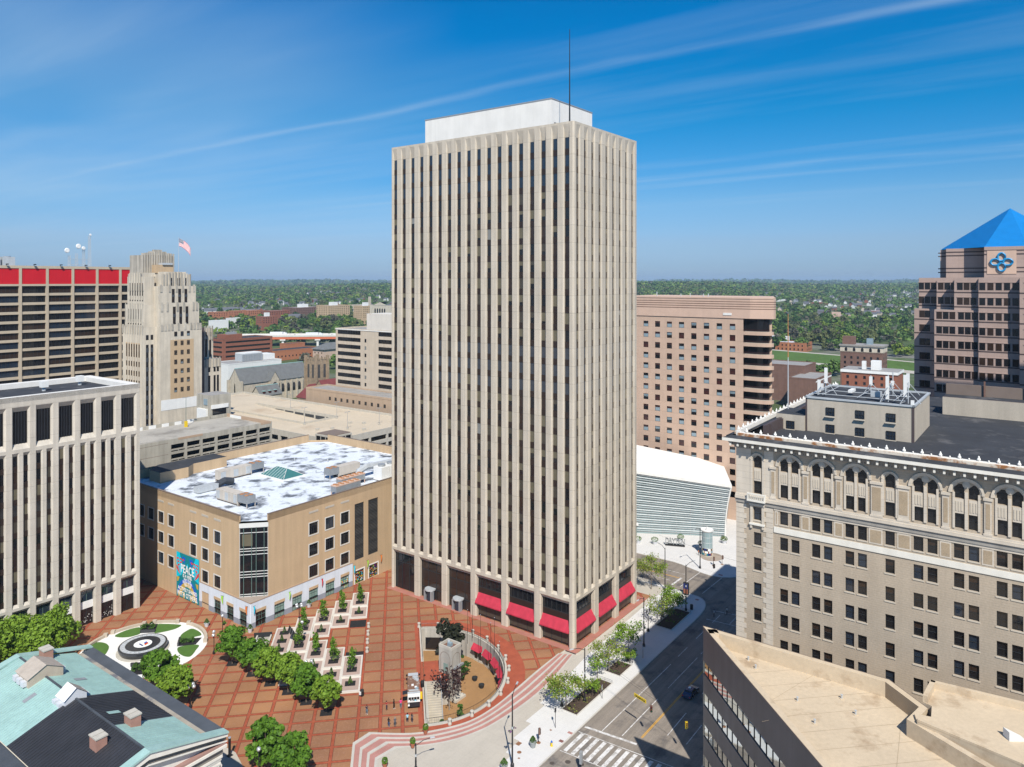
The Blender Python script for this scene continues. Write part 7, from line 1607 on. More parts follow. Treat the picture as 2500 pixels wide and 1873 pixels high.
 for k in range(K):
  za = -.123*k
  e0, e1, e2 = lerp(k/K), lerp(k/K+.115), lerp((k+1)/K)
  zz = za+.004 if k == 0 else za
  zz = za
  for i in range(len(e0)-1):
   m.face([(*e0[i], zz-.123), (*e0[i+1], zz-.123), (*e0[i+1], zz), (*e0[i], zz)], 'step_white')
   z2 = za-.123
   m.face([(*e0[i], z2), (*e0[i+1], z2), (*e1[i+1], z2), (*e1[i], z2)], 'step_pink'); m.face([(*e1[i], z2), (*e1[i+1], z2), (*e2[i+1], z2), (*e2[i], z2)], 'step_pink')
 # white nosing on each tread
 for k in range(K+1):
  a_ = lerp(k/K-.10 if k else 0.0); b_ = lerp(k/K+.012); z = -.123*k+.006
  if k == 0: a_ = [(x, y) for x, y in lerp(-.10)]
  for i in range(len(a_)-1): m.face([(*a_[i], z), (*a_[i+1], z), (*b_[i+1], z), (*b_[i], z)], 'step_white'); m.face([(*b_[i], z-.124), (*b_[i+1], z-.124), (*b_[i+1], z), (*b_[i], z)], 'step_white')
 setting('steps', m)
 # road paint
 m = MB(); z = RZ+.006
 def stripe(a0, b0, a1, b1, w, mt):
  d = Vector((a1-a0, b1-b0)).normalized(); n = Vector((-d.y, d.x))*w/2; m.face([(a0+n.x, b0+n.y, z), (a1+n.x, b1+n.y, z), (a1-n.x, b1-n.y, z), (a0-n.x, b0-n.y, z)], mt)
 stripe(-21.4, -19.3, 8, -19.5, .16, 'road_white'); stripe(-20.6, -22.95, -5.8, -22.97, .16, 'road_white'); stripe(-1, -22.97, 14, -23, .14, 'road_white')
 for d in (-.12, .12): stripe(-19.0, -26.05+d, 28, -26.2+d, .12, 'road_yellow')
 stripe(-15.6, -29.5, -7, -29.4, .16, 'road_white'); stripe(-16, -33.3, -9, -33.3, .16, 'road_white'); stripe(1, -29.4, 20, -29.4, .14, 'road_white'); stripe(1, -33.3, 20, -33.3, .14, 'road_white')
 for k in range(3): stripe(12+10*k, -19.4, 17+10*k, -19.4, .14, 'road_white'); stripe(16+9*k, -23, 21+9*k, -23, .14, 'road_white')
 stripe(-22.2, -16.1, -21.2, -26.2, .55, 'road_white')
 stripe(-24.15, -15.9, -23.0, -36.5, .16, 'road_white'); stripe(-30.75, -16.1, -29.8, -36.5, .16, 'road_white')
 for k in range(13):
  b = -16.9-1.5*k; stripe(-30.4+.02*k, b, -24.2+.04*k, b, .72, 'road_white')
 stripe(38.5, -17, 41.5, -37, .18, 'road_white'); stripe(33, -17.5, 34.6, -37, .18, 'road_white')
 stripe(46.9, -2.1, 47.6, -14, .18, 'road_white') if False else None
 for d in (-.12, .12): stripe(52.5+d, -1.9, 52.5+d, 200, .12, 'road_yellow')
 stripe(55.8, -2.2, 55.9, 12, .13, 'road_white'); stripe(49.5, -.5, 49.5, 14, .13, 'road_white'); stripe(47.0, -2.2, 52.9, -2.4, .55, 'road_white'); stripe(47.2, -4.5, 60.2, -5.0, .18, 'road_white'); stripe(46.5, -11.0, 59.6, -11.4, .18, 'road_white')
 setting('road_markings', m)
 # asphalt darker west half south of the crossing
 m = MB()
 for a, b, r, mt in ((-34.5, -16.9, .42, 'manhole'), (-32.6, -18.9, .5, 'manhole'), (-31.8, -21.1, .5, 'manhole')): m.cyl(a, b, RZ-.05, RZ+.012, r, n=16, m=mt)
 for a, b, w, l, mt in ((-33.7, -9.3, 1.0, .8, 'rust_plate'), (-25.6, -15.0, .6, .9, 'step_pink'), (-28.6, -15.0, .7, .8, 'tactile'), (-27, -11.7, .35, .4, 'rust_plate'), (-36.95, -11.7, .35, .35, 'rust_plate'), (41.8, -11.5, .8, .9, 'step_pink'), (61.0, -10.5, .7, 1.2, 'step_pink')): m.box(a-w/2, a+w/2, b-l/2, b+l/2, SZ-.02, SZ+.015, mt)
 m.cyl(-35.6, -10.8, SZ-.05, SZ+.015, .4, n=14, m='rust_plate'); setting('covers', m)
 m = MB(); q = [(72.6+3.6*math.cos(t), -3.4+3.2*math.sin(t)) for t in [2*math.pi*k/24 for k in range(24)]]; m.faces([(a, b, SZ+.006) for a, b in q], tess([q]), 'pavement_agg'); q = [(68+4*math.cos(t), -14+2*math.sin(t)) for t in [2*math.pi*k/20 for k in range(20)]]; m.faces([(a, b+3, SZ+.006) for a, b in q], [] , 'pavement_agg'); setting('paving', m)
mk('paver_pale_red', (.40, .17, .13), .9, .10, .6, 0, fine=.1); mk('manhole', (.09, .075, .065), .8, .15, 3); mk('rust_plate', (.26, .13, .07), .8, .2, 1.5); mk('tactile', (.22, .10, .085), .8, .1, 2)
grounds()
# ------------------------------------------------------------------ sunken court
def court():
 rt = thing('sunken_courtyard', 'half oval sunken concrete courtyard with red awnings and a stairway in front of the tower', 'courtyard', *PQ(CP0, CQ0), 0, org=True); n = 40; C = COURT; O = court_curve(.85)
 cc = 'concrete_court'; w = MB(); rim = MB()
 for k in range(n):
  w.face([(*C[k], CZ), (*C[k+1], CZ), (*C[k+1], .12), (*C[k], .12)], cc)
  rim.face([(*C[k], .12), (*C[k+1], .12), (*O[k+1], .12), (*O[k], .12)], 'concrete_light'); rim.face([(*O[k], -.02), (*O[k+1], -.02), (*O[k+1], .12), (*O[k], .12)], 'concrete_light')
 a, b = C[0], C[n]; w.face([(*a, CZ), (*b, CZ), (*b, .12), (*a, .12)], cc)
 def pb(m, p0, p1, q0, q1, z0, z1, mt): q = [PQ(p0, q0), PQ(p1, q0), PQ(p1, q1), PQ(p0, q1)]; m.prism(q, z0, z1, mt)
 w.build('court_wall', rt)
 pb(rim, 0, 15.9, CQ0-.55, CQ0, -.02, .12, 'concrete_light'); pb(rim, -23.5, -8.0, CQ0-.55, CQ0, -.02, .12, 'concrete_light'); rim.build('court_rim', rt)
 f = MB(); f.faces([(*p, CZ) for p in C], tess([C]), 'court_floor'); f.build('court_floor', rt)
 m = MB(); pb(m, -8.0, 0, CQ0-.02, -28.3, -.35, .0, 'paver_red'); pb(m, -7.9, -7.6, CQ0, -28.3, CZ, -.35, cc); pb(m, -.4, -.1, CQ0, -28.3, CZ, -.35, cc); m.build('landing', rt)
 m = MB()
 for k in range(26): pb(m, -8.0-.5*(k+1), -8.0-.5*k, CQ0+.35, -29.9, CZ, -.02-.2*k, 'stair_wood')
 pb(m, -21.5, -8, CQ0+.02, CQ0+.35, CZ, .0, 'concrete_light'); m.build('stairway', rt)
 m = MB(); m.tube([(*PQ(-8, -29.9), .9), (*PQ(-21, -29.9), -4.2)], .06, 'galv', 6); [m.tube([(*PQ(-8-2.6*k, -29.9), -.1-1.04*k), (*PQ(-8-2.6*k, -29.9), .9-1.02*k)], .04, 'galv', 5) for k in range(6)]; m.build('stair_handrail', rt)
 # shop windows and red awnings round the curved wall
 for i, ph in enumerate((50, 62.5, 75, 87.5, 101)):
  t = R(ph); p = CP0+CRP*math.cos(t); q = CQ0+CRQ*math.sin(t); nx, ny = math.cos(t)/CRP, math.sin(t)/CRQ; l = math.hypot(nx, ny); nx, ny = -nx/l, -ny/l; tx, ty = -ny, nx
  def T(s, d, z, p=p, q=q, nx=nx, ny=ny, tx=tx, ty=ty): a, b = PQ(p+tx*s+nx*d, q+ty*s+ny*d); return (a, b, z)
  g = MB(); g.T = T; g.box(-1.3, 1.3, -.2, .12, CZ+.5, CZ+3.4, 'glass_dark'); o = g.build('shop_window', rt); fr = MB(); fr.T = T
  for s in (-1.3, 0, 1.3): fr.box(s-.06, s+.06, .12, .18, CZ+.5, CZ+3.4, 'frame_white')
  fr.box(-1.45, 1.45, -.2, .22, CZ, CZ+.5, 'concrete_light'); fr.build('mullions', o)
  aw = MB(); aw.T = T; aw.faces([(-1.45, .15, CZ+3.9), (1.45, .15, CZ+3.9), (1.45, 1.15, CZ+2.75), (-1.45, 1.15, CZ+2.75), (-1.45, .15, CZ+2.75), (1.45, .15, CZ+2.75)], [(0, 1, 2, 3), (0, 3, 4), (1, 2, 5)], 'awning_red'); aw.build('awning', rt)
 m = MB(); m.T = lambda s, d, z: (*PQ(CP0+CRP-.6-d*.0+0, CQ0+3.2+s), z)
 m2 = MB(); q = [PQ(14.6, CQ0+.9), PQ(14.0, CQ0+4.2)]; m2.face([(*q[0], -4.4), (*q[1], -4.4), (*q[1], -1.8), (*q[0], -1.8)], 'glass_dark'); m2.build('dark_opening', rt)
 rl = thing('railing', 'black picket railing along the rim of the sunken courtyard', 'railing', *PQ(CP0, CQ0), .12, org=True); rl['_o'] = (*PQ(CP0, CQ0), .12)
 I = court_curve(.25, 80)
 m = MB(); path = [PQ(.0, -28.4), PQ(0, CQ0-.2), PQ(15.3, CQ0-.2)]+I
 path2 = I+[PQ(-22.9, CQ0-.25), PQ(-8.0, CQ0-.25)]
 full = [PQ(0, CQ0-.2), PQ(15.3, CQ0-.2)]+I+[PQ(-22.9, CQ0-.25), PQ(-8.0, CQ0-.25)]
 m.tube([(*p, 1.17) for p in full], .035, 'black_metal', 5); m.tube([(*p, .25) for p in full], .025, 'black_metal', 4)
 m.tube([(*PQ(-8, CQ0), 1.05), (*PQ(-8, -30), 1.05)], .035, 'black_metal', 4) if False else None
 m.build('rails', rl); m = MB()
 acc = 0
 for p, q in zip(full[:-1], full[1:]):
  L = math.hypot(q[0]-p[0], q[1]-p[1]); k = int(max(1, L/.28))
  for j in range(k): t = j/k; x, y = p[0]+(q[0]-p[0])*t, p[1]+(q[1]-p[1])*t; m.tube([(x, y, .12), (x, y, 1.17)], .014 if j or L > .9 else .022, 'black_metal', 3)
 m.build('pickets', rl)
 # lift shaft
 rt2 = thing('lift_shaft', 'square concrete shaft with blind arches rising out of the sunken courtyard', 'lift shaft', -24.4, 14.6, CZ, org=True); rt2['_o'] = (-24.4, 14.6, CZ)
 m = MB(); x0, x1, y0, y1, zt = -24.4, -21.4, 14.6, 18.1, 5.8; m.box(x0, x1, y0, y1, CZ, zt-.6, 'concrete_court', top='brick_brown')
 for a in ((x0-.02, x0+.22, y0-.02, y1+.02), (x1-.22, x1+.02, y0-.02, y1+.02), (x0+.22, x1-.22, y0-.02, y0+.22), (x0+.22, x1-.22, y1-.22, y1+.02)): m.box(*a, zt-.6, zt, 'concrete_light')
 m.prism([(x0-.05, y0-1.2), (x1+.2, y0-1.2), (x1+.2, y0-.01), (x0-.05, y0-.01)], CZ, CZ+.5, 'concrete_light'); m.build('shaft_wall', rt2)
 for T, s0, s1 in ((FA(x0), y0, y1), (FB(y0), x0, x1)):
  m = MB(); m.T = T; c = (s0+s1)/2; r0 = (s1-s0)/2-.45; prev = None
  for k in range(17):
   t = math.pi*k/16; pt = (c+r0*math.cos(t), c+(r0+.1)*math.cos(t), 3.2+r0*math.sin(t), 3.2+(r0+.1)*math.sin(t))
   if prev: m.face([(prev[0], .02, prev[2]), (prev[1], .02, prev[3]), (pt[1], .02, pt[3]), (pt[0], .02, pt[2])], 'coping')
   prev = pt
  for s in (c-r0-.1, c+r0): m.box(s, s+.1, 0, .02, CZ+1, 3.2, 'coping')
  m.build('blind_arch', rt2)
 m = MB(); m.box(-23.2, -22.4, 16, 16.8, 5.2, 5.9, 'pane_blue'); m.cyl(-22.5, 17, 5.2, 6.1, .3, n=8, m='galv'); m.build('roof_unit', rt2)
 m = MB(); m.T = FB(y0); m.box(x0+.5, x1+.4, .02, .5, 1.3, 1.65, 'grey_metal'); m.build('light_hood', rt2)
 m = MB(); m.T = FA(x0); m.box(y0+1.0, y0+2.2, .0, .05, .05, 2.2, 'door_pane'); m.build('door', rt2)
 for i, (a, b) in enumerate(((-11.9, 20.7), (-12.2, 16.7), (-13.8, 12.6), (-11.4, 13.4), (-9.2, 21.5), (-19.3, 6.0))):
  m = MB(); m.tube([(0, 0, 0), (0, 0, 7.6)], .055, 'black_metal', 5, .03); m.ball(0, 0, 7.65, .09, 'globe', 6, 4); solo('flagpole', m, 'bare thin flagpole standing at the curved courtyard rim', 'flagpole', a, b, .1, 0, 'bare flagpoles round the sunken courtyard')
 for i, (a, b) in enumerate(((-14.2, 15.3), (-15.6, 12.3))):
  rt3 = thing('planter_pot', 'dark round planter tub on the courtyard floor %s' % ('by the second awning' if i else 'by the first awning'), 'planter', a-1.0, b+.6, CZ, 0, 'planter tubs in the courtyard'); m = MB(); m.lathe(0, 0, [(.45, 0), (.65, .7), (.6, .7), (.55, .55)], 12, 'frame_dark'); m.build('tub', rt3)
mk('stair_wood', (.50, .45, .37), .9, .12, .6, 0, line=(2, 0, .2, .05, .8))
court()
def bollards():
 P = [(-19.56, 44.74), (-22.27, 41.99), (-25.05, 39.16), (-27.86, 36.22), (-12.49, 35.15), (-9.83, 31.54), (-7.65, 22.65), (-8.13, 18.07), (-9.84, 13.54), (-12.37, 9.6), (-15.46, 6.41), (-19.47, 3.73), (-23.76, 2.28), (-28.21, 1.76), (-32.7, 2.29), (-37.14, 3.92)]
 L = ['farthest of four bollards in line beside the terraced planters', 'second farthest of four bollards beside the terraced planters', 'second nearest of four bollards beside the terraced planters', 'nearest of four bollards beside the terraced planters', 'bollard at the left back corner of the courtyard rim', 'bollard at the back rim behind the dark tree',
         'first bollard right of the dark tree on the back rim', 'second bollard right of the dark tree on the back rim', 'third bollard right of the dark tree on the courtyard rim', 'fourth bollard right of the dark tree on the courtyard rim', 'rightmost bollard where the courtyard rim turns', 'bollard just below the rightmost one on the courtyard rim', 'bollard on the right front rim nearest the steps corner', 'middle bollard on the front courtyard rim above the steps', 'bollard on the front rim left of the middle one', 'last bollard on the front rim by the terracotta pot']
 m0 = None
 for (a, b), l in zip(P, L):
  d = math.hypot(a+8, b-20)
  if m0 is None:
   m0 = thing('bollard', 'pale concrete '+l, 'bollard', a, b, 0, R(45), 'concrete bollards on the square'); m = MB(); m.lathe(0, 0, [(.36, 0), (.36, .25), (.29, .5), (.29, .7), (.35, .92), (.36, 1.05), (.30, 1.1)], 12, 'concrete_light'); m.build('shaft', m0); m = MB(); m.box(-.11, .11, -.37, -.29, .42, .72, 'frame_dark'); m.build('light_slot', m0)
  else: dup(m0, a, b, 0, R(45), 'pale concrete '+l)
bollards()
# ------------------------------------------------------------------ trees
def leaf_obj(name, Q, mats, parent, midx=None):
 o = bpy.data.objects.new(name, quads_mesh(name, Q, mats, midx)); col.objects.link(o); o.parent = parent; return o
def branch_mesh(rng, h, r, spread, mat, n=7, lean=0):
 m = MB(); m.tube([(0, 0, 0), (lean*.3, 0, h*.45), (lean, 0, h*.92)], r, mat, 7, r*.3); tips = []
 for k in range(n):
  th = 6.283*k/n+rng.uniform(-.4, .4); z = h*rng.uniform(.34, .62); L = spread*rng.uniform(.65, 1.0); e = (lean*.5+L*math.cos(th), L*math.sin(th), z+L*rng.uniform(.35, .8)); mid = (lean*.4+L*.45*math.cos(th), L*.45*math.sin(th), z+L*.28)
  m.tube([(lean*.3, 0, z-.2), mid, e], r*.45, mat, 5, r*.12); tips.append(e)
  for j in range(3):
   th2 = th+rng.uniform(-1.0, 1.0); L2 = L*rng.uniform(.35, .6); e2 = (mid[0]+L2*math.cos(th2), mid[1]+L2*math.sin(th2), mid[2]+L2*rng.uniform(.3, .9)); m.tube([mid, e2], r*.22, mat, 4, r*.08); tips.append(e2)
 return m, tips
def round_tree(seed, r, h, z0, leaf, label, a, b, z=0, nc=34, per=70, ls=.30, group=None, trunk=.17, kind='tree', bark='bark', rz=0):
 rng = np.random.default_rng(seed); rt = thing(kind, label, 'tree', a, b, z, rz, group); m, _ = branch_mesh(rng, z0+h*.75, trunk, r*.6, bark); m.build('trunk', rt); Q = crown_quads(rng, r, h, z0, nc, per, ls); leaf_obj('crown', Q, leaf if isinstance(leaf, list) else [leaf], rt); return rt
G1 = 'round green trees in a row on the square'
def square_trees():
 lab = ['first and farthest round tree in the row beside the planters', 'second round tree from the far end of the row', 'third round tree from the far end of the row', 'fourth round tree from the far end of the row', 'fifth round tree in the row beside globe lamps', 'nearest light green tree at the end of the row beside the planters']
 P = [(-48.3, 55.8), (-48.3, 48.6), (-48.3, 42.5), (-48.1, 37.0), (-48.2, 31.2), (-48.2, 25.3)]
 proto = {}
 for i, (a, b) in enumerate(P):
  lf = ['leaf_green', 'leaf_green', 'leaf_lime', 'leaf_lime', 'leaf_green', 'leaf_lime'][i]; r = [3.1, 2.9, 2.8, 2.95, 2.7, 2.6][i]
  round_tree(100+i, r, [5.6, 5.3, 5.2, 5.6, 5.3, 5.0][i], 1.8, lf, lab[i], a, b, 0, 46, 80, .25, G1)
  mb = MB(); x = 1.0; q = [PQ(0, 0)]; mb.box(-1.1, 1.1, -1.1, 1.1, .0, .012, 'mulch'); o = solo('tree_grate', mb, 'black square tree pit under the %s' % lab[i].split(' tree')[0]+' tree', 'tree pit', a, b, .004, R(45), 'black tree pits on the square')
  o['label'] = 'black square tree pit beneath the '+['farthest', 'second farthest', 'third', 'fourth', 'fifth', 'nearest'][i]+' tree of the row'
 for i, (a, b, r, h, lf, l) in enumerate(((-63.0, 58.2, 3.1, 6.2, 'leaf_green', 'round green tree between the old courthouse roof and the round fountain'), (-64.2, 50.2, 3.2, 6.0, 'leaf_lime', 'yellow green tree between the old courthouse roof and the four globe lamp'), (-64.8, 20.8, 2.9, 6.6, 'leaf_green', 'narrow green tree standing alone near the bottom edge of the square'), (-64.9, 14.2, 3.1, 6.2, 'leaf_green', 'round green tree cut by the bottom edge of the view'),
                                             (-68.0, 92.2, 4.6, 7.6, 'leaf_lime', 'bright green tree right of the clump before the left office block'), (-75.0, 94.0, 4.8, 8.0, 'leaf_lime', 'bright green tree in the middle of the clump before the left office block'), (-81.0, 93.2, 5.0, 8.0, 'leaf_lime', 'bright green tree left of the clump before the left office block'), (-72.5, 87.5, 4.2, 7.0, 'leaf_lime', 'bright green tree at the front of the clump behind the green copper roof'), (-88, 93, 5, 8, 'leaf_green', 'green tree at the left edge before the office block'))):
  round_tree(130+i, r, h, 1.6, lf, l, a, b, 0, 52, 85, .26)
 # small columnar trees and cone shrubs in the terraces come with the planters
 # court trees
 round_tree(150, 3.3, 8.2, 3.4, 'leaf_bronze', 'dark bronze leaved tree growing in the courtyard behind the concrete shaft', -15.9, 23.0, CZ, 34, 42, .34)
 rng = np.random.default_rng(151); rt = thing('tree', 'sparse purple leaved tree with pale bare trunk in front of the concrete shaft', 'tree', -26.9, 13.0, CZ); m, tips = branch_mesh(rng, 10.5, .15, 3.0, 'bark_pale', 10); m.build('trunk', rt)
 pts = np.array(tips)[rng.integers(0, len(tips), 420)]+rng.normal(0, .75, (420, 3)); leaf_obj('crown', leaf_quads(pts, rng.normal(0, 1, (420, 3)), .22, rng), ['leaf_purple'], rt)
 for i, (a, b, r) in enumerate(((-15.5, 19.2, 1.5), (-17.5, 18.0, 1.2), (-33.8, 8.6, .9), (-27.5, 9.5, .8))):
  rng = np.random.default_rng(160+i); rt = thing('shrub', ['dark green shrub right of the concrete shaft', 'dark shrub against the shaft in the courtyard', 'blue green shrub below the front courtyard railing', 'small blue green shrub at the foot of the shaft'][i], 'shrub', a, b, CZ); m = MB(); m.tube([(0, 0, 0), (0, 0, r)], .08, 'bark', 5); m.build('stem', rt); leaf_obj('foliage', crown_quads(rng, r, 3.0*r, .1, 12, 40, .2), ['leaf_dark' if i < 2 else 'leaf_cone'], rt)
 # sparse spring trees along the street
 S = [(-19.7, -10.4, 6.8, 3.6, 'large thin leaved spring tree with brown twigs in the long pavement bed', 1900), (-2.6, -10.3, 6.4, 3.2, 'thin leaved spring tree leaning over the small pavement bed', 1300), (-13.0, -12.3, 4.2, 1.3, 'young narrow green tree in the middle of the long pavement bed', 420), (6.3, -10.3, 7.2, 3.0, 'leafy spring tree at the edge of the street shadow', 1500), (23.9, -9.8, 6.4, 3.0, 'pale thin leaved tree at the near end of the shaded bed', 1100), (29.8, -10.2, 6.6, 2.6, 'fuller green tree in the middle of the shaded bed', 1800), (40.7, .9, 9.5, 3.6, 'tall airy spring tree by the corner right of the tower', 2000), (2.8, -12.4, 3.4, 1.2, 'small bright green sapling beside the bin in the shade', 320), (-6.4, -9.7, 4.6, 1.4, 'young green tree at the upper end of the long pavement bed', 330)]
 for i, (a, b, h, r, l, n) in enumerate(S):
  rng = np.random.default_rng(200+i); rt = thing('tree', l, 'tree', a, b, SZ); m, tips = branch_mesh(rng, h, .11 if h > 5 else .06, r, 'bark_pale' if i % 2 else 'bark', 9); m.build('trunk', rt)
  tp = np.array(tips); c = tp[rng.integers(0, len(tp), n)]; pts = c+rng.normal(0, .16*r+.15, (n, 3))*np.array([1, 1, .7]); leaf_obj('crown', leaf_quads(pts, rng.normal(0, 1, (n, 3))+np.array([0, 0, .5]), .15, rng), ['leaf_spring' if i in (0, 1, 4, 6) else 'leaf_lime', 'leaf_lime'], rt, (rng.random(n) < .4).astype(np.int32))
square_trees()
# ------------------------------------------------------------------ terraced planters
def terraces():
 def pb(m, p0, p1, q0, q1, z0, z1, mt, top=None): q = [PQ(p0, q0), PQ(p1, q0), PQ(p1, q1), PQ(p0, q1)]; m.prism(q, z0, z1, mt, top=top)
 def strip(name, label, cells, extra):
  a, b = PQ(cells[0][0], cells[0][2]); rt = thing(name, label, 'planter', a, b, 0, org=True)
  for p0, p1, qc, z, beds in cells:
   m = MB(); pb(m, p1, p0, qc-2.05, qc+2.05, -.02, z, 'curb_stone', top='paver_pink'); s = m.build('terrace', rt)
   c = MB(); w = .32
   for x in ((p1, p1+w, qc-2.05, qc+2.05), (p0-w, p0, qc-2.05, qc+2.05), (p1+w, p0-w, qc-2.05, qc-2.05+w), (p1+w, p0-w, qc+2.05-w, qc+2.05)): pb(c, *x, z-.02, z+.07, 'curb_stone')
   c.build('curb', s)
   d = MB()
   for pc in beds: pb(d, pc-.95, pc+.95, qc-1.05, qc+1.05, z-.02, z+.012, 'mulch')
   d.build('soil_bed', s)
  for p0, p1, q0, q1, z, mt in extra: m = MB(); pb(m, p1, p0, q0, q1, -.02, z, mt); m.build('dark_slab', rt)
 up = []
 for k in range(4):
  q = -48.1-4.1*k; p0 = 36.3-4.15*k; up.append((p0, p0-7.75, q, .62, (p0-2.4, p0-5.75)))
  if k < 3: up.append((p0-7.75, p0-13.6, q, .32, (p0-10.9,)))
 up.append((19.8, 7.4, -64.6, .32, (17.24, 13.27, 9.2)))
 strip('planter_terrace', 'stepped pale brick planter terrace nearer the tan building', up, [(21.8, 18.2, -49.9, -46.2, .05, 'mulch')])
 lo = []
 for k in range(4):
  q = -48.1-4.1*k; p0 = 3.5+4.05*k; lo.append((p0, p0-8.35, q, .62, (p0-2.4, p0-5.8))); lo.append((p0-8.35, p0-13.6, q, .32, (p0-10.6,)))
 lo += [(-5.0, -9.5, -56.3, .15, ()), (-.8, -5.4, -60.4, .15, ())]
 strip('planter_terrace', 'stepped pale brick planter terrace nearer the food truck', lo, [(6.4, 3.5, -49.9, -46.0, .05, 'mulch')])
 rng = np.random.default_rng(77); trees = []
 lu = ['by the tower end', 'second from the tower end', 'third from the tower end', 'beside the solar panel trailer']; ll = ['nearest the food truck', 'second from the food truck', 'third from the food truck', 'fourth from the food truck']
 n = 0
 for base, dz, labs, nm in ((36.3, -4.15, lu, 'upper'), (3.5, 4.05, ll, 'lower')):
  for k in range(4):
   q = -48.1-4.1*k; p = base+dz*k-5.75; a, b = PQ(p, q); rg = np.random.default_rng(300+n); r = .95+.15*(n % 3); h = 3.2+.5*(n % 2)
   rt = thing('young_tree', 'young pointed tree in the %s planter terrace %s' % (nm, labs[k]), 'tree', a, b, .62, 0, 'young trees in the terraces'); m = MB(); m.tube([(0, 0, 0), (.05, 0, 1.5), (0, 0, h+1.2)], .06, 'bark_pale', 6, .02); m.build('trunk', rt)
   Q = []
   for j in range(16): t = j/15; c = np.array([rg.normal(0, .22), rg.normal(0, .22), 1.25+t*h]); cr = r*(1-t)**.6*.75+.15; d = rg.normal(0, 1, (34, 3)); d /= np.linalg.norm(d, axis=1, keepdims=True); Q.append(leaf_quads(c+d*cr*rg.uniform(.6, 1.1, (34, 1)), d, .15, rg))
   leaf_obj('crown', np.concatenate(Q), ['leaf_green', 'leaf_lime'], rt, (rg.random(16*34) < .3).astype(int)); n += 1
 beds = [(36.3-4.15*k-10.9, -48.1-4.1*k, 'upper planter terrace, %s from the tower end' % ['first', 'second', 'third'][k]) for k in range(3)]+[(17.24, -64.6, 'left column of the upper terrace, farthest'), (13.27, -64.6, 'left column of the upper terrace, middle'), (9.2, -64.6, 'left column of the upper terrace, nearest')]+[(3.5+4.05*k-10.6, -48.1-4.1*k, 'lower planter terrace, %s from the food truck' % ['first', 'second', 'third', 'fourth'][k]) for k in range(4)]
 for i, (p, q, l) in enumerate(beds):
  a, b = PQ(p, q); rg = np.random.default_rng(330+i); rt = thing('cone_shrub', 'small cone shaped shrub in the '+l, 'shrub', a, b, .32, 0, 'cone shrubs in the terraces'); m = MB(); m.tube([(0, 0, 0), (0, 0, 1.2)], .04, 'bark', 5, .01); m.build('stem', rt); n_ = 170; t = rg.random(n_)**.8; th = rg.uniform(0, 6.28, n_); rr = .42*(1-t)+.04; P = np.stack([rr*np.cos(th), rr*np.sin(th), .1+1.35*t], 1); leaf_obj('foliage', leaf_quads(P, P*np.array([1, 1, 0])+np.array([0, 0, .2]), .10, rg), ['leaf_cone'], rt)
terraces()
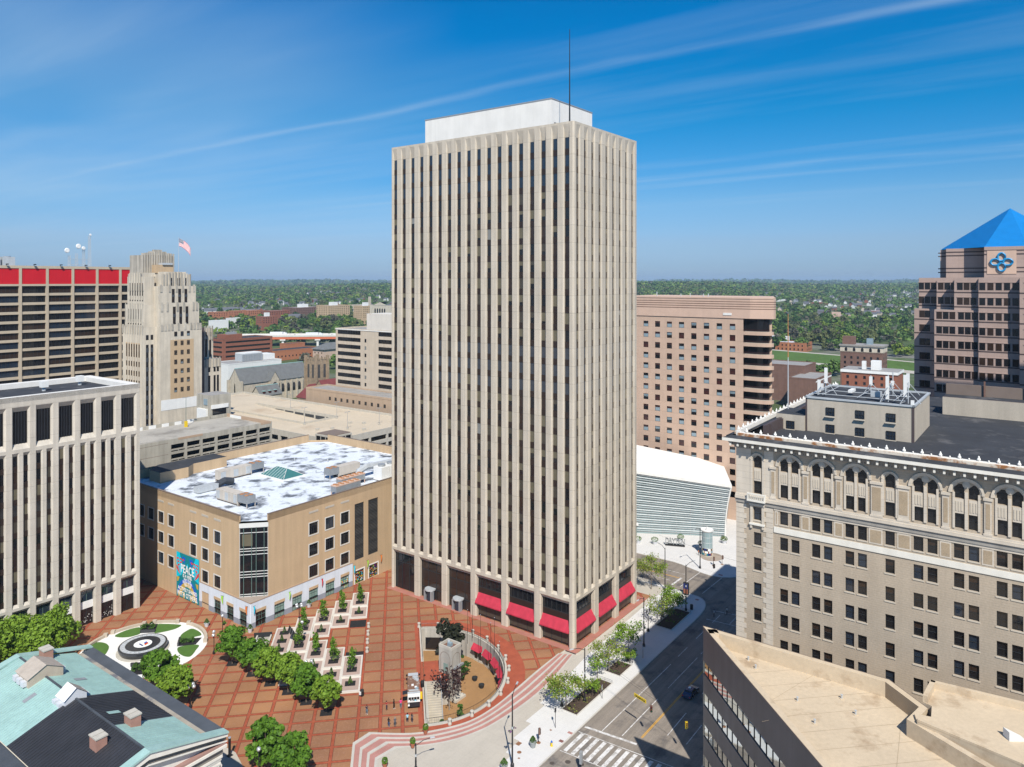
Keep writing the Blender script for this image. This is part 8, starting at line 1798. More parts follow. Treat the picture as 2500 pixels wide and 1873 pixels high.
# ------------------------------------------------------------------ round fountain garden
def fountain():
 CX_, CY_ = -56.5, 77.2; RR = 13.3
 def disc(m, r, z, mt, n=48, cx=CX_, cy=CY_): q = [(cx+r*math.cos(2*math.pi*k/n), cy+r*math.sin(2*math.pi*k/n)) for k in range(n)]; m.faces([(x, y, z) for x, y in q], [tuple(range(n))], mt)
 m = MB(); disc(m, RR, .006, 'pavement_white'); setting('fountain_paving', m)
 c5 = lambda x, y: GV(200+x*.28933, 1400+y*.28933, 0.0)
 def lobe(pts, mt, nm): m = MB(); q = smooth_path([c5(*p) for p in pts], 5, True); m.prism(q, .0, .06, mt); o = setting(nm, m)
 lobe([(278, 528), (340, 495), (420, 468), (492, 458), (494, 505), (440, 528), (380, 540), (310, 540)], 'lawn', 'lawn'); lobe([(632, 435), (700, 428), (800, 432), (838, 440), (790, 468), (700, 492), (610, 502)], 'lawn', 'lawn')
 lobe([(930, 468), (985, 490), (1008, 520), (960, 535), (880, 556), (826, 556), (838, 520), (880, 488)], 'lawn', 'lawn'); lobe([(810, 628), (880, 610), (985, 606), (960, 650), (930, 690), (900, 705), (850, 695), (812, 665)], 'lawn', 'lawn'); lobe([(88, 600), (140, 582), (200, 592), (228, 620), (215, 660), (190, 690), (140, 700), (80, 660)], 'lawn', 'lawn')
 rt = thing('fountain', 'round black granite fountain with inscribed silver rim and a white emblem disc', 'fountain', -56.7, 77.0, 0)
 m = MB(); m.lathe(0, 0, [(5.35, 0), (5.35, .14), (5.1, .16)], 48, 'concrete_light'); m.build('base_step', rt)
 m = MB(); m.lathe(0, 0, [(4.6, .16), (4.95, .9), (4.95, 1.32), (4.85, 1.40)], 56, 'dark_granite'); m.build('granite_drum', rt)
 m = MB(); n = 56
 def ringq(r0, r1, z, mt):
  for k in range(n): a, b = 2*math.pi*k/n, 2*math.pi*(k+1)/n; m.face([(r0*math.cos(a), r0*math.sin(a), z), (r1*math.cos(a), r1*math.sin(a), z), (r1*math.cos(b), r1*math.sin(b), z), (r0*math.cos(b), r0*math.sin(b), z)], mt)
 ringq(3.55, 4.55, 1.415, 'galv'); rg = random.Random(6)
 for k in range(84):
  if rg.random() < .2: continue
  a = 2*math.pi*k/84; m.face([((r)*math.cos(a+s), r*math.sin(a+s), 1.420) for r, s in ((3.75, -.012), (4.3, -.012), (4.3, .016), (3.75, .016))], 'pot_white' if k % 3 else 'grey_metal')
 m.build('inscribed_rim', rt)
 m = MB(); q = [(1.85*math.cos(2*math.pi*k/32), 1.85*math.sin(2*math.pi*k/32)) for k in range(32)]; m.faces([(x, y, 1.42) for x, y in q], [tuple(range(32))], 'text_white'); e = m.build('emblem_disc', rt)
 m = MB()
 for k, (x, c) in enumerate(((-.75, 'orange'), (-.35, 'bright_red'), (.05, 'flag_blue'), (.5, 'banner_blue'))): m.face([(.15+x*.4, -.5+x, 1.43), (.95+x*.1, -.3+x*.8, 1.43), (.95+x*.1, .0+x*.8, 1.43), (.15+x*.4, -.15+x, 1.43)], c)
 m.face([(-.7, -1.0, 1.43), (-.35, -1.0, 1.43), (-.35, .6, 1.43), (-.7, .6, 1.43)], 'flag_blue'); m.build('emblem', e)
 # curved seat wall with blocks
 for i, (t0, t1) in enumerate(((100, 128), (62, 92), (28, 52), (-38, 14))):
  w = MB(); rt = thing('seat_wall', ['curved tan stone seat wall at the far left of the fountain garden', 'curved tan stone seat wall behind the fountain', 'curved tan stone seat wall at the far right of the fountain garden', 'curved tan stone seat wall along the right side of the fountain garden'][i], 'seat wall', CX_, CY_, 0, 0, 'seat walls of the fountain garden')
  n = 12
  for k in range(n):
   a, b = R(t0+(t1-t0)*k/n), R(t0+(t1-t0)*(k+1)/n); q = [(r*math.cos(x), r*math.sin(x)) for r, x in ((RR-.75, a), (RR-.1, a), (RR-.1, b), (RR-.75, b))]; w.prism(q, 0, .55, 'seat_stone')
  w.build('wall', rt); b_ = MB()
  for t in (t0, t1): b_.cyl((RR-.42)*math.cos(R(t)), (RR-.42)*math.sin(R(t)), 0, .8, .6, n=4, m='seat_stone')
  b_.build('end_block', rt)
 for i, (bx, pts) in enumerate(((0, [(490, 505), (615, 500), (640, 430), (505, 438)]), (1, [(820, 615), (960, 600), (1010, 545), (835, 560)]), (2, [(420, 860), (540, 850), (540, 775), (415, 780)]))):
  q = [c5(*p) for p in pts]; cx = sum(p[0] for p in q)/4; cy = sum(p[1] for p in q)/4; rt = thing('flower_bed', ['dark bed of low shrubs behind the fountain', 'dark bed of low shrubs right of the fountain', 'dark bed of low shrubs in front of the fountain by the copper roof'][i], 'flower bed', cx, cy, 0, 0, 'shrub beds of the fountain garden', org=True)
  m = MB(); m.prism(q, 0, .12, 'mulch'); m.build('soil', rt); d = Vector((q[1][0]-q[0][0], q[1][1]-q[0][1])).normalized()
  e = MB(); k0 = 0 if i != 2 else 2; k1 = (k0+1) % 4 if i != 1 else 3
  p0, p1 = q[k0], q[k1]; dv = Vector((p1[0]-p0[0], p1[1]-p0[1])).normalized(); nn = Vector((-dv.y, dv.x))*.4; e.prism([p0, p1, (p1[0]+nn.x, p1[1]+nn.y), (p0[0]+nn.x, p0[1]+nn.y)], 0, .7, 'dark_granite'); e.build('granite_bench', rt)
  rg = np.random.default_rng(400+i); Q = []
  for k in range(6):
   u, v = rg.uniform(.15, .85), rg.uniform(.2, .85); x = (q[0][0]*(1-u)+q[1][0]*u)*(1-v)+(q[3][0]*(1-u)+q[2][0]*u)*v; y = (q[0][1]*(1-u)+q[1][1]*u)*(1-v)+(q[3][1]*(1-u)+q[2][1]*u)*v
   Q.append(crown_quads(rg, .75, 1.0, .05, 6, 26, .14)+np.array([x-cx, y-cy, 0]))
  leaf_obj('shrubs', np.concatenate(Q), ['leaf_dark', 'leaf_cone'], rt, (rg.random(6*6*26) < .5).astype(int))
 m = MB(); m.box(-.6, .6, -.25, .25, 0, .9, 'step_pink'); m.face([(-.55, -.26, .9), (.55, -.26, .9), (.55, .25, 1.15), (-.55, .25, 1.15)], 'frame_dark'); solo('plaque', m, 'small slanted plaque on a stone block at the fountain garden edge', 'plaque', *c5(775, 770), 0, R(-30))
mk('pavement_white', (.74, .735, .715), .85, .06, .8, 0, fine=.05, line=(0, 0, .9, .04, .9), line2=(1, 0, .9, .04, .9)); mk('seat_stone', (.46, .39, .31), .9, .1, .8)
fountain()
# ------------------------------------------------------------------ old courthouse
def courthouse():
 AE, AR, AW = -76.2, -88.2, -100.2; B0, B1 = 13.6, 58.5; ZE, ZRg = 14.0, 17.25
 rt = thing('courthouse', 'old stone temple fronted courthouse with green copper and dark ribbed roof in the lower left', 'courthouse', AR, B0, 0, org=True); sw = 'stone_white'
 w = MB(); w.box(AW+1.2, AE-1.2, B0+7, B1-.8, 0, 12.6, sw); w.build('stone_wall', rt)
 zr = lambda a: ZE+.25+(ZRg-ZE-.25)*(1-abs(a-AR)/(AR+79-0 if False else (-79-AR)))  # rises from gutter line to ridge
 IN = -79.0; IW = 2*AR-IN
 def slope(b0, b1, a0, a1, mt, nm):
  m = MB(); m.face([(a0, b0, zr(a0)), (a1, b0, zr(a1)), (a1, b1, zr(a1)), (a0, b1, zr(a0))], mt)
  o = m.build(nm, rt); s = MB(); n = int((b1-b0)/.62)
  for k in range(1, n): b = b0+(b1-b0)*k/n; s.faces([(a0, b-.03, zr(a0)), (a0, b+.03, zr(a0)), (a1, b+.03, zr(a1)), (a1, b-.03, zr(a1)), (a0, b-.03, zr(a0)+.07), (a0, b+.03, zr(a0)+.07), (a1, b+.03, zr(a1)+.07), (a1, b-.03, zr(a1)+.07)], [(4, 5, 6, 7), (0, 4, 7, 3), (1, 5, 6, 2)], mt)
  s.build('seams', o)
 slope(15.0, 24.2, AR, IN, 'patina', 'copper_roof'); slope(24.2, 36.6, AR, IN, 'standing_seam_dark', 'dark_roof'); slope(36.6, 57.4, AR, IN, 'patina', 'copper_roof')
 slope(15.0, 36.6, IW, AR, 'standing_seam_dark', 'dark_roof'); slope(36.6, 57.4, IW, AR, 'patina', 'copper_roof')
 e = MB();
 e.face([(IN, B0+1.4, ZE-.05), (-78.0, B0+1.4, ZE-.1), (-78.0, B1-1.4, ZE-.1), (IN, B1-1.4, ZE-.05)], 'gutter_stain'); e.face([(-78.0, B0+1.4, ZE-.1), (AE, B0+1.4, ZE+.25), (AE, B1-1.4, ZE+.25), (-78.0, B1-1.4, ZE-.1)], 'roof_edge_dark'); e.face([(IN, B0+1.4, ZE-.05), (IN, B1-1.4, ZE-.05), (IN, B1-1.4, zr(IN)), (IN, B0+1.4, zr(IN))], 'roof_edge_dark')
 e.face([(IW, B0, ZE), (2*AR-AE, B0, ZE+.2), (2*AR-AE, B1, ZE+.2), (IW, B1, ZE)], 'roof_edge_dark'); e.build('gutter', rt)
 g = MB()
 for b0, b1 in ((B0, B0+1.5), (B1-1.5, B1)):
  for s in (1, -1):
   a0 = AR; a1 = AR+s*(AE-AR); z1 = ZE+.35
   g.faces([(a0, b0, ZRg+.2), (a1, b0, z1), (a1, b1, z1), (a0, b1, ZRg+.2), (a0, b0, ZRg-.1), (a1, b0, z1-.25), (a1, b1, z1-.25), (a0, b1, ZRg-.1)], [(0, 1, 2, 3), (0, 1, 5, 4), (3, 2, 6, 7), (1, 2, 6, 5)], 'patina')
 g.box(AR-.15, AR+.15, B0+1.5, B1-1.5, ZRg-.05, ZRg+.12, 'roof_edge_dark'); g.build('copper_verge', rt)
 # pediment
 p = MB()
 for s in (1, -1):
  a1 = AR+s*(AE+.0-AR)
  for off, d0, h0, h1, mt in ((0, .25, -.25, -1.05, sw), (0, .75, -1.05, -1.75, 'pediment_grey'), (0, .45, -1.75, -2.0, sw)):
   p.faces([(AR, B0+d0, ZRg+h0), (a1, B0+d0, ZE+.45+h0*.9), (a1, B0+d0, ZE+.45+h1*.9), (AR, B0+d0, ZRg+h1), (AR, B0+d0+.6, ZRg+h1), (a1, B0+d0+.6, ZE+.45+h1*.9)], [(0, 1, 2, 3), (3, 2, 5, 4)], mt)
 p.faces([(AW+.5, B0+1.3, ZE-1.6), (AE-.5, B0+1.3, ZE-1.6), (AR, B0+1.3, ZRg-1.0)], [(0, 1, 2)], sw)
 p.box(AW+.2, AE-.2, B0+.5, B0+1.3, ZE-1.6, ZE-1.3, 'step_pink_dull'); pd = p.build('pediment', rt)
 q = MB(); q.box(AW+.1, AE-.1, B0+.3, B0+3.2, ZE-2.0, ZE-1.62, sw); q.box(AW+.5, AE-.5, B0+.8, B0+2.8, ZE-3.1, ZE-2.0, 'pediment_grey'); q.box(AW+.6, AE-.6, B0+.7, B0+2.9, ZE-3.5, ZE-3.1, sw); q.box(AW+.7, AE-.7, B0+.85, B0+2.75, ZE-3.9, ZE-3.5, sw); q.box(AW+.8, AE-.8, B0+.95, B0+2.65, ZE-4.3, ZE-3.9, sw)
 q.box(AE-1.5, AE-.6, B0+2.9, B1-.5, ZE-4.2, ZE-.3, sw); q.box(AE-1.2, AE-.15, B0+2.9, B1-.4, ZE-.9, ZE-.12, sw); q.build('entablature', rt)
 for k in range(6):
  a = AE-1.75-k*4.06; c = MB(); c.lathe(a, B0+1.8, [(.95, .5), (.85, .7), (.82, 1), (.70, 8.9), (.78, 9.0), (.9, 9.15)], 18, sw); o = c.build('column', rt); v = MB(); v.box(a-1.0, a+1.0, B0+.9, B0+2.7, 9.45, 9.72, sw)
  for s in (-1, 1):
   for b_ in (B0+.95, B0+2.45): v.T = lambda x, y, z, s=s, a=a, b_=b_: (a+s*.85+x, b_+z, 9.2+y); v.cyl(0, 0, 0, .2, .38, n=14, m=sw); v.cyl(0, 0, -.05, .0, .15, n=10, m='pediment_grey'); v.T = None
  v.box(a-.85, a+.85, B0+1.1, B0+2.5, 9.15, 9.45, sw); v.build('capital', o)
 s = MB(); s.prism([(AW-2, B0-4), (AE+2, B0-4), (AE+5.5, B0+2), (AE+9, B0+10), (AE+10.4, B0+14.2), (AE+10.2, B0+17.8), (AE+8, B0+20.5), (AE+1.2, B0+20.5), (AE+1.2, B1), (AW-2, B1)], -.02, .5, 'stone_white', top='pavement'); s.build('platform', rt)
 for i, (a, b, rz) in enumerate(((-85.6, 23.6, 0), (-91.0, 22.4, 0), (-84.5, 56.0, 0))):
  c = MB(); zb = zr(a)-.6; c.box(a-.75, a+.75, b-1.0, b+1.0, zb, zb+2.1, 'chimney_brick'); ch = c.build('chimney', rt); c = MB(); c.box(a-.85, a+.85, b-1.1, b-.08, zb+2.1, zb+2.3, 'concrete_light'); c.box(a-.85, a+.85, b+.08, b+1.1, zb+2.1, zb+2.3, 'concrete_light'); c.build('cap', ch)
 for b0, b1, w_, zt in ((46.6, 51.2, 5.2, 19.2), (35.9, 38.6, 3.2, 18.9)):
  m = MB(); zb = 15.2
  m.box(AR-w_/2, AR+w_/2, b0, b1, zb, zt-1.3, 'seat_stone' if b0 > 40 else 'pot_white'); m.faces([(AR-w_/2, b0, zt-1.3), (AR+w_/2, b0, zt-1.3), (AR, b0, zt), (AR-w_/2, b1, zt-1.3), (AR+w_/2, b1, zt-1.3), (AR, b1, zt)], [(0, 1, 2), (3, 4, 5)], 'seat_stone' if b0 > 40 else 'pot_white'); mo = m.build('roof_monitor', rt)
  m = MB(); m.face([(AR-w_/2-.2, b0-.2, zt-1.38), (AR, b0-.2, zt+.05), (AR, b1+.2, zt+.05), (AR-w_/2-.2, b1+.2, zt-1.38)], 'monitor_roof' if b0 > 40 else 'white_paint'); m.face([(AR+w_/2+.2, b0-.2, zt-1.38), (AR, b0-.2, zt+.05), (AR, b1+.2, zt+.05), (AR+w_/2+.2, b1+.2, zt-1.38)], 'monitor_roof'); m.box(AR-w_/2, AR, b0-.22, b0+.7, zt-1.2, zt-1.1, 'white_paint') if False else None; m.build('monitor_roof', mo)
  for k in range(3 if b0 > 40 else 2):
   for s in (-1, 1): v = MB(); bb = b0+.6+1.5*k; v.box(AR+s*(w_/2+.15)-.45, AR+s*(w_/2+.15)+.45, bb, bb+1.0, zt-2.6, zt-1.8, 'pot_white'); v.build('vent_hood', mo)
 for a, b, mt in ((-91.6, 44, 'grey_metal'), (-84.1, 43.9, 'grey_metal'), (-85.9, 28.7, 'patina')): m = MB(); m.faces([(a-.9, b-.5, zr(a-.9)+.08), (a+.9, b-.5, zr(a+.9)+.08), (a+.9, b+.5, zr(a+.9)+.08), (a-.9, b+.5, zr(a-.9)+.08)], [(0, 1, 2, 3)], mt); m.build('skylight', rt)
mk('pediment_grey', (.22, .20, .175), .85, .08, .5); mk('roof_edge_dark', (.075, .085, .10), .6, .2, .3, .1); mk('step_pink_dull', (.33, .20, .17), .85, .1); mk('chimney_brick', (.40, .22, .17), .9, .12, 1.0, line=(2, 0, .2, .04, .8)); mk('monitor_roof', (.46, .40, .34), .7, .08, .6, .15)
courthouse()
# ------------------------------------------------------------------ street furniture
def globe_lamp(a, b, label, n=4, rz=0, h=4.2):
 rt = thing('globe_lamp', label, 'street lamp', a, b, 0, rz, 'globe street lamps on the square'); m = MB(); m.lathe(0, 0, [(.28, 0), (.26, .5), (.14, .8), (.08, 1.0), (.075, h)], 10, 'black_metal'); m.build('pole', rt); m = MB(); P = []
 if n == 1: P = [(0, 0, h+.32)]
 elif n == 2: P = [(-.55, 0, h+.1), (.35, .1, h+.45)]
 else: P = [(-.75, 0, h), (.75, 0, h), (0, -.75, h), (0, .75, h)]
 for x, y, z in P: m.tube([(0, 0, h-.4), (x, y, h-.5), (x, y, z-.25)], .05, 'black_metal', 5); m.cyl(x, y, z-.34, z-.22, .16, n=8, m='black_metal')
 m.build('arms', rt)
 for x, y, z in P: m = MB(); m.ball(x, y, z+.05, .36, 'globe', 12, 8); m.smooth = True; m.build('globe', rt)
 return rt
globe_lamp(-62.7, 47.4, 'four globe street lamp behind the old courthouse roof edge', 4, .4); globe_lamp(-48.33, 62.7, 'two globe street lamp nearest the fountain garden', 2, .8)
globe_lamp(-42.4, 68.8, 'globe street lamp with a hanging flower basket by the tan building corner', 1); globe_lamp(-43.6, 36.2, 'globe street lamp with blue banner between the round trees', 4, .2); globe_lamp(-29.1, 58.2, 'pale four globe street lamp standing behind the upper planter terrace', 4, .2, 5.0); globe_lamp(-46.6, 49.6, 'globe lamp with its globes just above the second round tree', 2, .3, 5.2); globe_lamp(-68.0, 18.0, 'globe lamp beside the narrow tree near the bottom edge', 1, 0, 5.5); globe_lamp(-34.5, 50.2, 'globe lamp beside the solar panel trailer', 2, .5, 4.6)
globe_lamp(-82, 89.5, 'globe lamp hidden in the bright tree clump at the left edge', 4, .3, 5.0)
def basket():
 for a, b, l in ((-42.4, 68.2, 'flower basket hung on the globe lamp by the tan building corner'),):
  rt = thing('flower_basket', l, 'flower basket', a, b, 2.6); m = MB(); m.lathe(0, 0, [(.15, 0), (.4, .3), (.42, .34)], 10, 'black_metal'); m.build('bowl', rt); leaf_obj('plants', crown_quads(np.random.default_rng(9), .5, .7, .25, 6, 22, .12), ['leaf_green'], rt)
basket()
m_ = MB(); m_.cyl(0, 0, 0, 3.0, .22, n=12, m='black_metal'); m_.cyl(0, 0, 3.0, 3.12, .24, n=12, m='globe'); m_.box(-.45, .45, -.45, .45, 0, .04, 'black_metal'); solo('bollard_light', m_, 'black cylindrical light column on the courthouse platform', 'light column', -66.9, 27.9, .5)
def tall_lamp(a, b, label, rz=0, h=10.5, banner=None, arm=2.6, z=SZ, arm2=False, wires=False):
 rt = thing('street_lamp', label, 'street lamp', a, b, z, rz, 'tall black street lamps'); m = MB(); m.lathe(0, 0, [(.32, 0), (.30, .5), (.17, .7), (.15, 1.2), (.10, h)], 10, 'black_metal'); m.build('pole', rt)
 m = MB(); m.tube([(0, 0, h-.35), (arm*.5, 0, h+.25), (arm, 0, h+.35)], .055, 'black_metal', 6); m.build('arm', rt); m = MB(); m.faces([(arm-.1, -.15, h+.30), (arm+.75, -.17, h+.30), (arm+.75, .17, h+.30), (arm-.1, .15, h+.30), (arm-.1, -.12, h+.42), (arm+.65, -.12, h+.45), (arm+.65, .12, h+.45), (arm-.1, .12, h+.42)], [(0, 1, 5, 4), (1, 2, 6, 5), (2, 3, 7, 6), (3, 0, 4, 7), (4, 5, 6, 7), (3, 2, 1, 0)], 'galv'); m.build('lamp_head', rt)
 m = MB(); m.cyl(0, 0, h*.52, h*.52+.4, .17, n=8, m='galv'); m.build('collar', rt)
 if banner: m = MB(); m.tube([(0, 0, 5.3), (0, -.9, 5.3)], .03, 'black_metal', 4); m.box(-.02, .02, -.9, -.1, 3.9, 5.25, banner); m.build('banner', rt)
 return rt
tall_lamp(-39.4, -12.1, 'tall black street lamp with purple flower baskets in the bright foreground pavement', R(20), 12.3); tall_lamp(-49.8, .4, 'black street lamp reaching up from the bottom edge below the steps', R(-30), 4.5)
tall_lamp(-15.3, -11.95, 'tall black street lamp rising from the long pavement bed', R(150), 10.4); tall_lamp(11.5, -11.4, 'tall black street lamp standing in the shade of the pavement', R(180), 11.0); tall_lamp(34.0, -11.8, 'tall black street lamp by the bin at the shaded corner', R(-20), 11.5); tall_lamp(42.4, -2.3, 'tall black street lamp right of the tower beside the airy tree', R(60), 11.2); tall_lamp(62.2, -4.0, 'tall black street lamp on the white pavement before the glass hall', R(170), 11.5)
def flowers():
 rt = thing('flower_basket', 'purple hanging flower baskets on the foreground street lamp', 'flower basket', -39.4, -12.1, SZ+6.0); m = MB()
 m.tube([(-.7, 0, .5), (.7, 0, .5)], .03, 'black_metal', 4); m.build('bracket', rt); rg = np.random.default_rng(3); Q = np.concatenate([crown_quads(rg, .42, .5, -.1, 5, 22, .09)+np.array([x, 0, 0]) for x in (-.55, .55)]); leaf_obj('blooms', Q, ['flower_purple', 'leaf_green'], rt, (rg.random(len(Q)) < .35).astype(int))
leafmat('flower_purple', (.22, .04, .24), (.45, .2, .5)); flowers()
def lantern(a, b, label):
 rt = thing('lantern_post', label, 'lantern post', a, b, SZ, 0, 'black twin arm lantern posts'); m = MB(); m.lathe(0, 0, [(.38, 0), (.30, .5), (.12, .8), (.09, 1.2), (.07, 4.3)], 10, 'black_metal'); m.build('pole', rt); m = MB()
 for s in (-1, 1): m.tube([(0, 0, 4.0), (s*.7, 0, 4.0), (s*.7, 0, 4.45)], .06, 'black_metal', 5)
 m.build('arms', rt)
 for s in (-1, 1): m = MB(); m.lathe(s*.7, 0, [(.12, 4.45), (.22, 4.95), (.24, 5.0), (.05, 5.25)], 8, 'black_metal' if s < 0 else 'frame_dark'); m.build('lantern', rt)
lantern(-19.3, -9.2, 'short black lantern post beside the long pavement bed'); lantern(-.6, -9.1, 'short black lantern post beside the small pavement bed'); lantern(18.6, -9.0, 'short black lantern post in the shade before the shaded bed'); lantern(27.5, -8.6, 'short black lantern post behind the shaded bed')
def beds():
 for i, (a0, a1, b0, b1, l) in enumerate(((-20.4, -6.3, -13.25, -9.65, 'long mulched pavement bed with low steel edging in the sun'), (-3.2, 2.6, -13.2, -9.5, 'small mulched pavement bed half way up the street'), (22.2, 33.8, -13.25, -9.05, 'mulched pavement bed lying in the building shadow'), (4.6, 7.2, -11.2, -9.4, 'tiny planted box bed at the edge of the shadow'))):
  rt = thing('street_planter', l, 'pavement bed', a0, b0, SZ, 0, 'mulched pavement beds', org=True); rt['_o'] = (a0, b0, SZ); m = MB(); m.box(a0+.18, a1-.18, b0+.18, b1-.18, SZ-.1, SZ+.03, 'soil'); m.build('soil', rt); m = MB(); w = .18
  for q in ((a0, a1, b0, b0+w), (a0, a1, b1-w, b1), (a0, a0+w, b0+w, b1-w), (a1-w, a1, b0+w, b1-w)): m.box(*q, SZ, SZ+.12, 'kerb')
  m.build('kerb_edge', rt); m = MB(); P = [(a0+.1, b1-.1), (a0+.1, b0+.1)][::-1]
  for p0, p1 in (((a0+.1, b1-.1), (a1-.1, b1-.1)), ((a1-.1, b1-.1), (a1-.1, b0+.1)), ((a0+.1, b0+.1), (a0+.1, b1-.1))):
   m.tube([(*p0, SZ+.62), (*p1, SZ+.62)], .03, 'black_metal', 4); m.tube([(*p0, SZ+.35), (*p1, SZ+.35)], .02, 'black_metal', 4); k = max(1, int(math.dist(p0, p1)/1.5))
   for j in range(k+1): t = j/k; m.tube([(p0[0]+(p1[0]-p0[0])*t, p0[1]+(p1[1]-p0[1])*t, SZ), (p0[0]+(p1[0]-p0[0])*t, p0[1]+(p1[1]-p0[1])*t, SZ+.62)], .025, 'black_metal', 4)
  m.build('railing', rt); rg = np.random.default_rng(60+i); n = int((a1-a0)*20); P = np.stack([rg.uniform(a0+.6, a1-.6, n)-a0, rg.uniform(b0+.6, b1-.6, n)-b0, rg.uniform(.05, .35, n)], 1); P = P[(np.sin(P[:, 0]*1.4+i)+rg.normal(0, .4, n)) > .25]; leaf_obj('low_plants', leaf_quads(P, np.tile([0, 0, 1.], (len(P), 1)), .13, rg), ['leaf_spring' if i < 1 else 'leaf_green'], rt)
beds()
def pot(a, b, z, label, mt='terracotta_pot', r=.42, h=.75, shape='round', grp='potted shrubs', sh=1.0):
 rt = thing('potted_shrub', label, 'potted plant', a, b, z, 0, grp); m = MB(); m.lathe(0, 0, [(r*.68, 0), (r*.98, h*.85), (r*1.08, h*.86), (r*1.08, h), (r*.9, h), (r*.88, h*.9)], 14, mt); m.build('pot', rt); rg = np.random.default_rng(int(abs(a*31+b*7))); n_ = 220; t = rg.random(n_)**.75; th = rg.uniform(0, 6.28, n_); rr = r*1.05*sh*((1-t)**.8 if shape == 'cone' else np.sqrt(np.clip(1-(t*1.9-.9)**2, 0, 1)))+.03
 P = np.stack([rr*np.cos(th), rr*np.sin(th), h*.9+1.0*sh*t], 1); leaf_obj('foliage', leaf_quads(P, P*np.array([1, 1, 0])+np.array([0, 0, .25]), .10, rg), ['leaf_cone' if shape == 'cone' else 'leaf_green'], rt)
pot(-41.8, 5.65, 0, 'terracotta potted shrub at the corner of the courtyard rim by the steps'); pot(-45.9, 4.9, -.12, 'terracotta potted shrub standing on the curved steps'); pot(-52.5, 5.0, -.25, 'terracotta potted shrub with a white tag at the left end of the steps')
pot(-33.0, -11.9, SZ, 'tall cone shrub in a grey pot beside the signal on the white pavement', 'pot_grey', .62, 1.05, 'cone'); pot(-40.8, -11.4, SZ, 'cone shrub in a grey pot beside the foreground lamp foot', 'pot_grey', .62, 1.0, 'cone')
pot(-37.6, 65.2, 0, 'white urn with dark shrub at the tan building corner', 'pot_white', .6, .9, 'cone'); pot(-42.0, 76.0, 0, 'white urn with small dark cone by the left shop windows', 'pot_white', .6, .9, 'cone'); pot(-20.9, 65.0, 0, 'white urn with shrub before the right hand shop windows', 'pot_white', .6, .9, 'cone')
for a, b, l in ((79.5, 9.5, 'beside the big letters'), (86.0, -2.2, 'near the round kiosk to its right'), (78.0, 2.0, 'behind the round kiosk'), (72.4, 15.0, 'left of the big letters'), (70.0, 19.5, 'farthest left before the glass hall')): pot(a, b, SZ, 'clipped round shrub in a pale tub '+l, 'pot_white', .8, 1.0, 'round', 'clipped shrubs before the glass hall', 1.25)
def bin_(a, b, z, label, extra=False):
 rt = thing('trash_bin', label, 'bin', a, b, z, 0, 'black litter bins'); m = MB(); m.lathe(0, 0, [(.34, 0), (.38, .1), (.38, 1.0), (.30, 1.08)], 14, 'black_metal'); m.build('body', rt); m = MB(); m.lathe(0, 0, [(.39, 1.08), (.36, 1.22), (.1, 1.3)], 14, 'frame_dark'); m.build('lid', rt)
 if extra: m = MB(); m.box(-.65, -.40, -.18, .18, .45, 1.0, 'white_paint'); m.build('dispenser', rt)
bin_(-40.3, 24.1, 0, 'black litter bin with a white box at the lower planter terrace', True); bin_(-30.9, 16.7, 0, 'black litter bin by the courtyard stairs behind the food truck'); bin_(35.6, -12.6, SZ, 'black litter bin at the shaded corner by the lamp'); bin_(3.6, -11.6, SZ, 'black litter bin in the shade beside the young sapling')
m_ = MB(); m_.box(-.28, .28, -.16, .16, 0, 3.0, 'black_metal'); m_.box(-.2, .2, -.17, -.16, .6, 2.6, 'frame_dark'); solo('info_pillar', m_, 'tall narrow black pillar beside the solar panel trailer', 'pillar', -35.8, 51.0, .0, R(45))
def signpost(a, b, label, sign, h=3.0):
 rt = thing('signpost', label, 'sign post', a, b, SZ, R(20)); m = MB(); m.cyl(0, 0, 0, h, .05, n=8, m='black_metal'); m.build('post', rt); m = MB()
 if sign == 'meter': m.box(-.2, .2, -.12, .12, h-.1, h+.55, 'black_metal')
 else: m.box(-.3, .3, -.03, .03, h-.8, h, sign)
 m.build('sign_plate', rt)
signpost(-25.9, -12.0, 'thin black signpost alone on the white foreground pavement', 'meter'); signpost(-12.4, -14.2, 'grey thin signpost by the kerb at the long pavement bed', 'galv', 2.6); signpost(6.6, -13.6, 'blue street sign on a post at the edge of the building shadow', 'logo_blue', 2.7)
def hydrant():
 rt = thing('fire_hydrant', 'yellow fire hydrant with blue cap by the kerb', 'fire hydrant', -30.8, -14.4, SZ); m = MB(); m.lathe(0, 0, [(.24, 0), (.24, .08), (.15, .1), (.15, .65), (.18, .68)], 12, 'yellow'); m.build('barrel', rt); m = MB(); m.lathe(0, 0, [(.19, .68), (.16, .82), (.06, .95), (.05, 1.0)], 12, 'banner_blue'); m.build('bonnet', rt)
 for s in (-1, 1): m = MB(); m.T = lambda x, y, z, s=s: (s*(.15+z), x, .5+y); m.cyl(0, 0, 0, .14, .09, n=8, m='yellow'); m.build('outlet', rt)
hydrant()
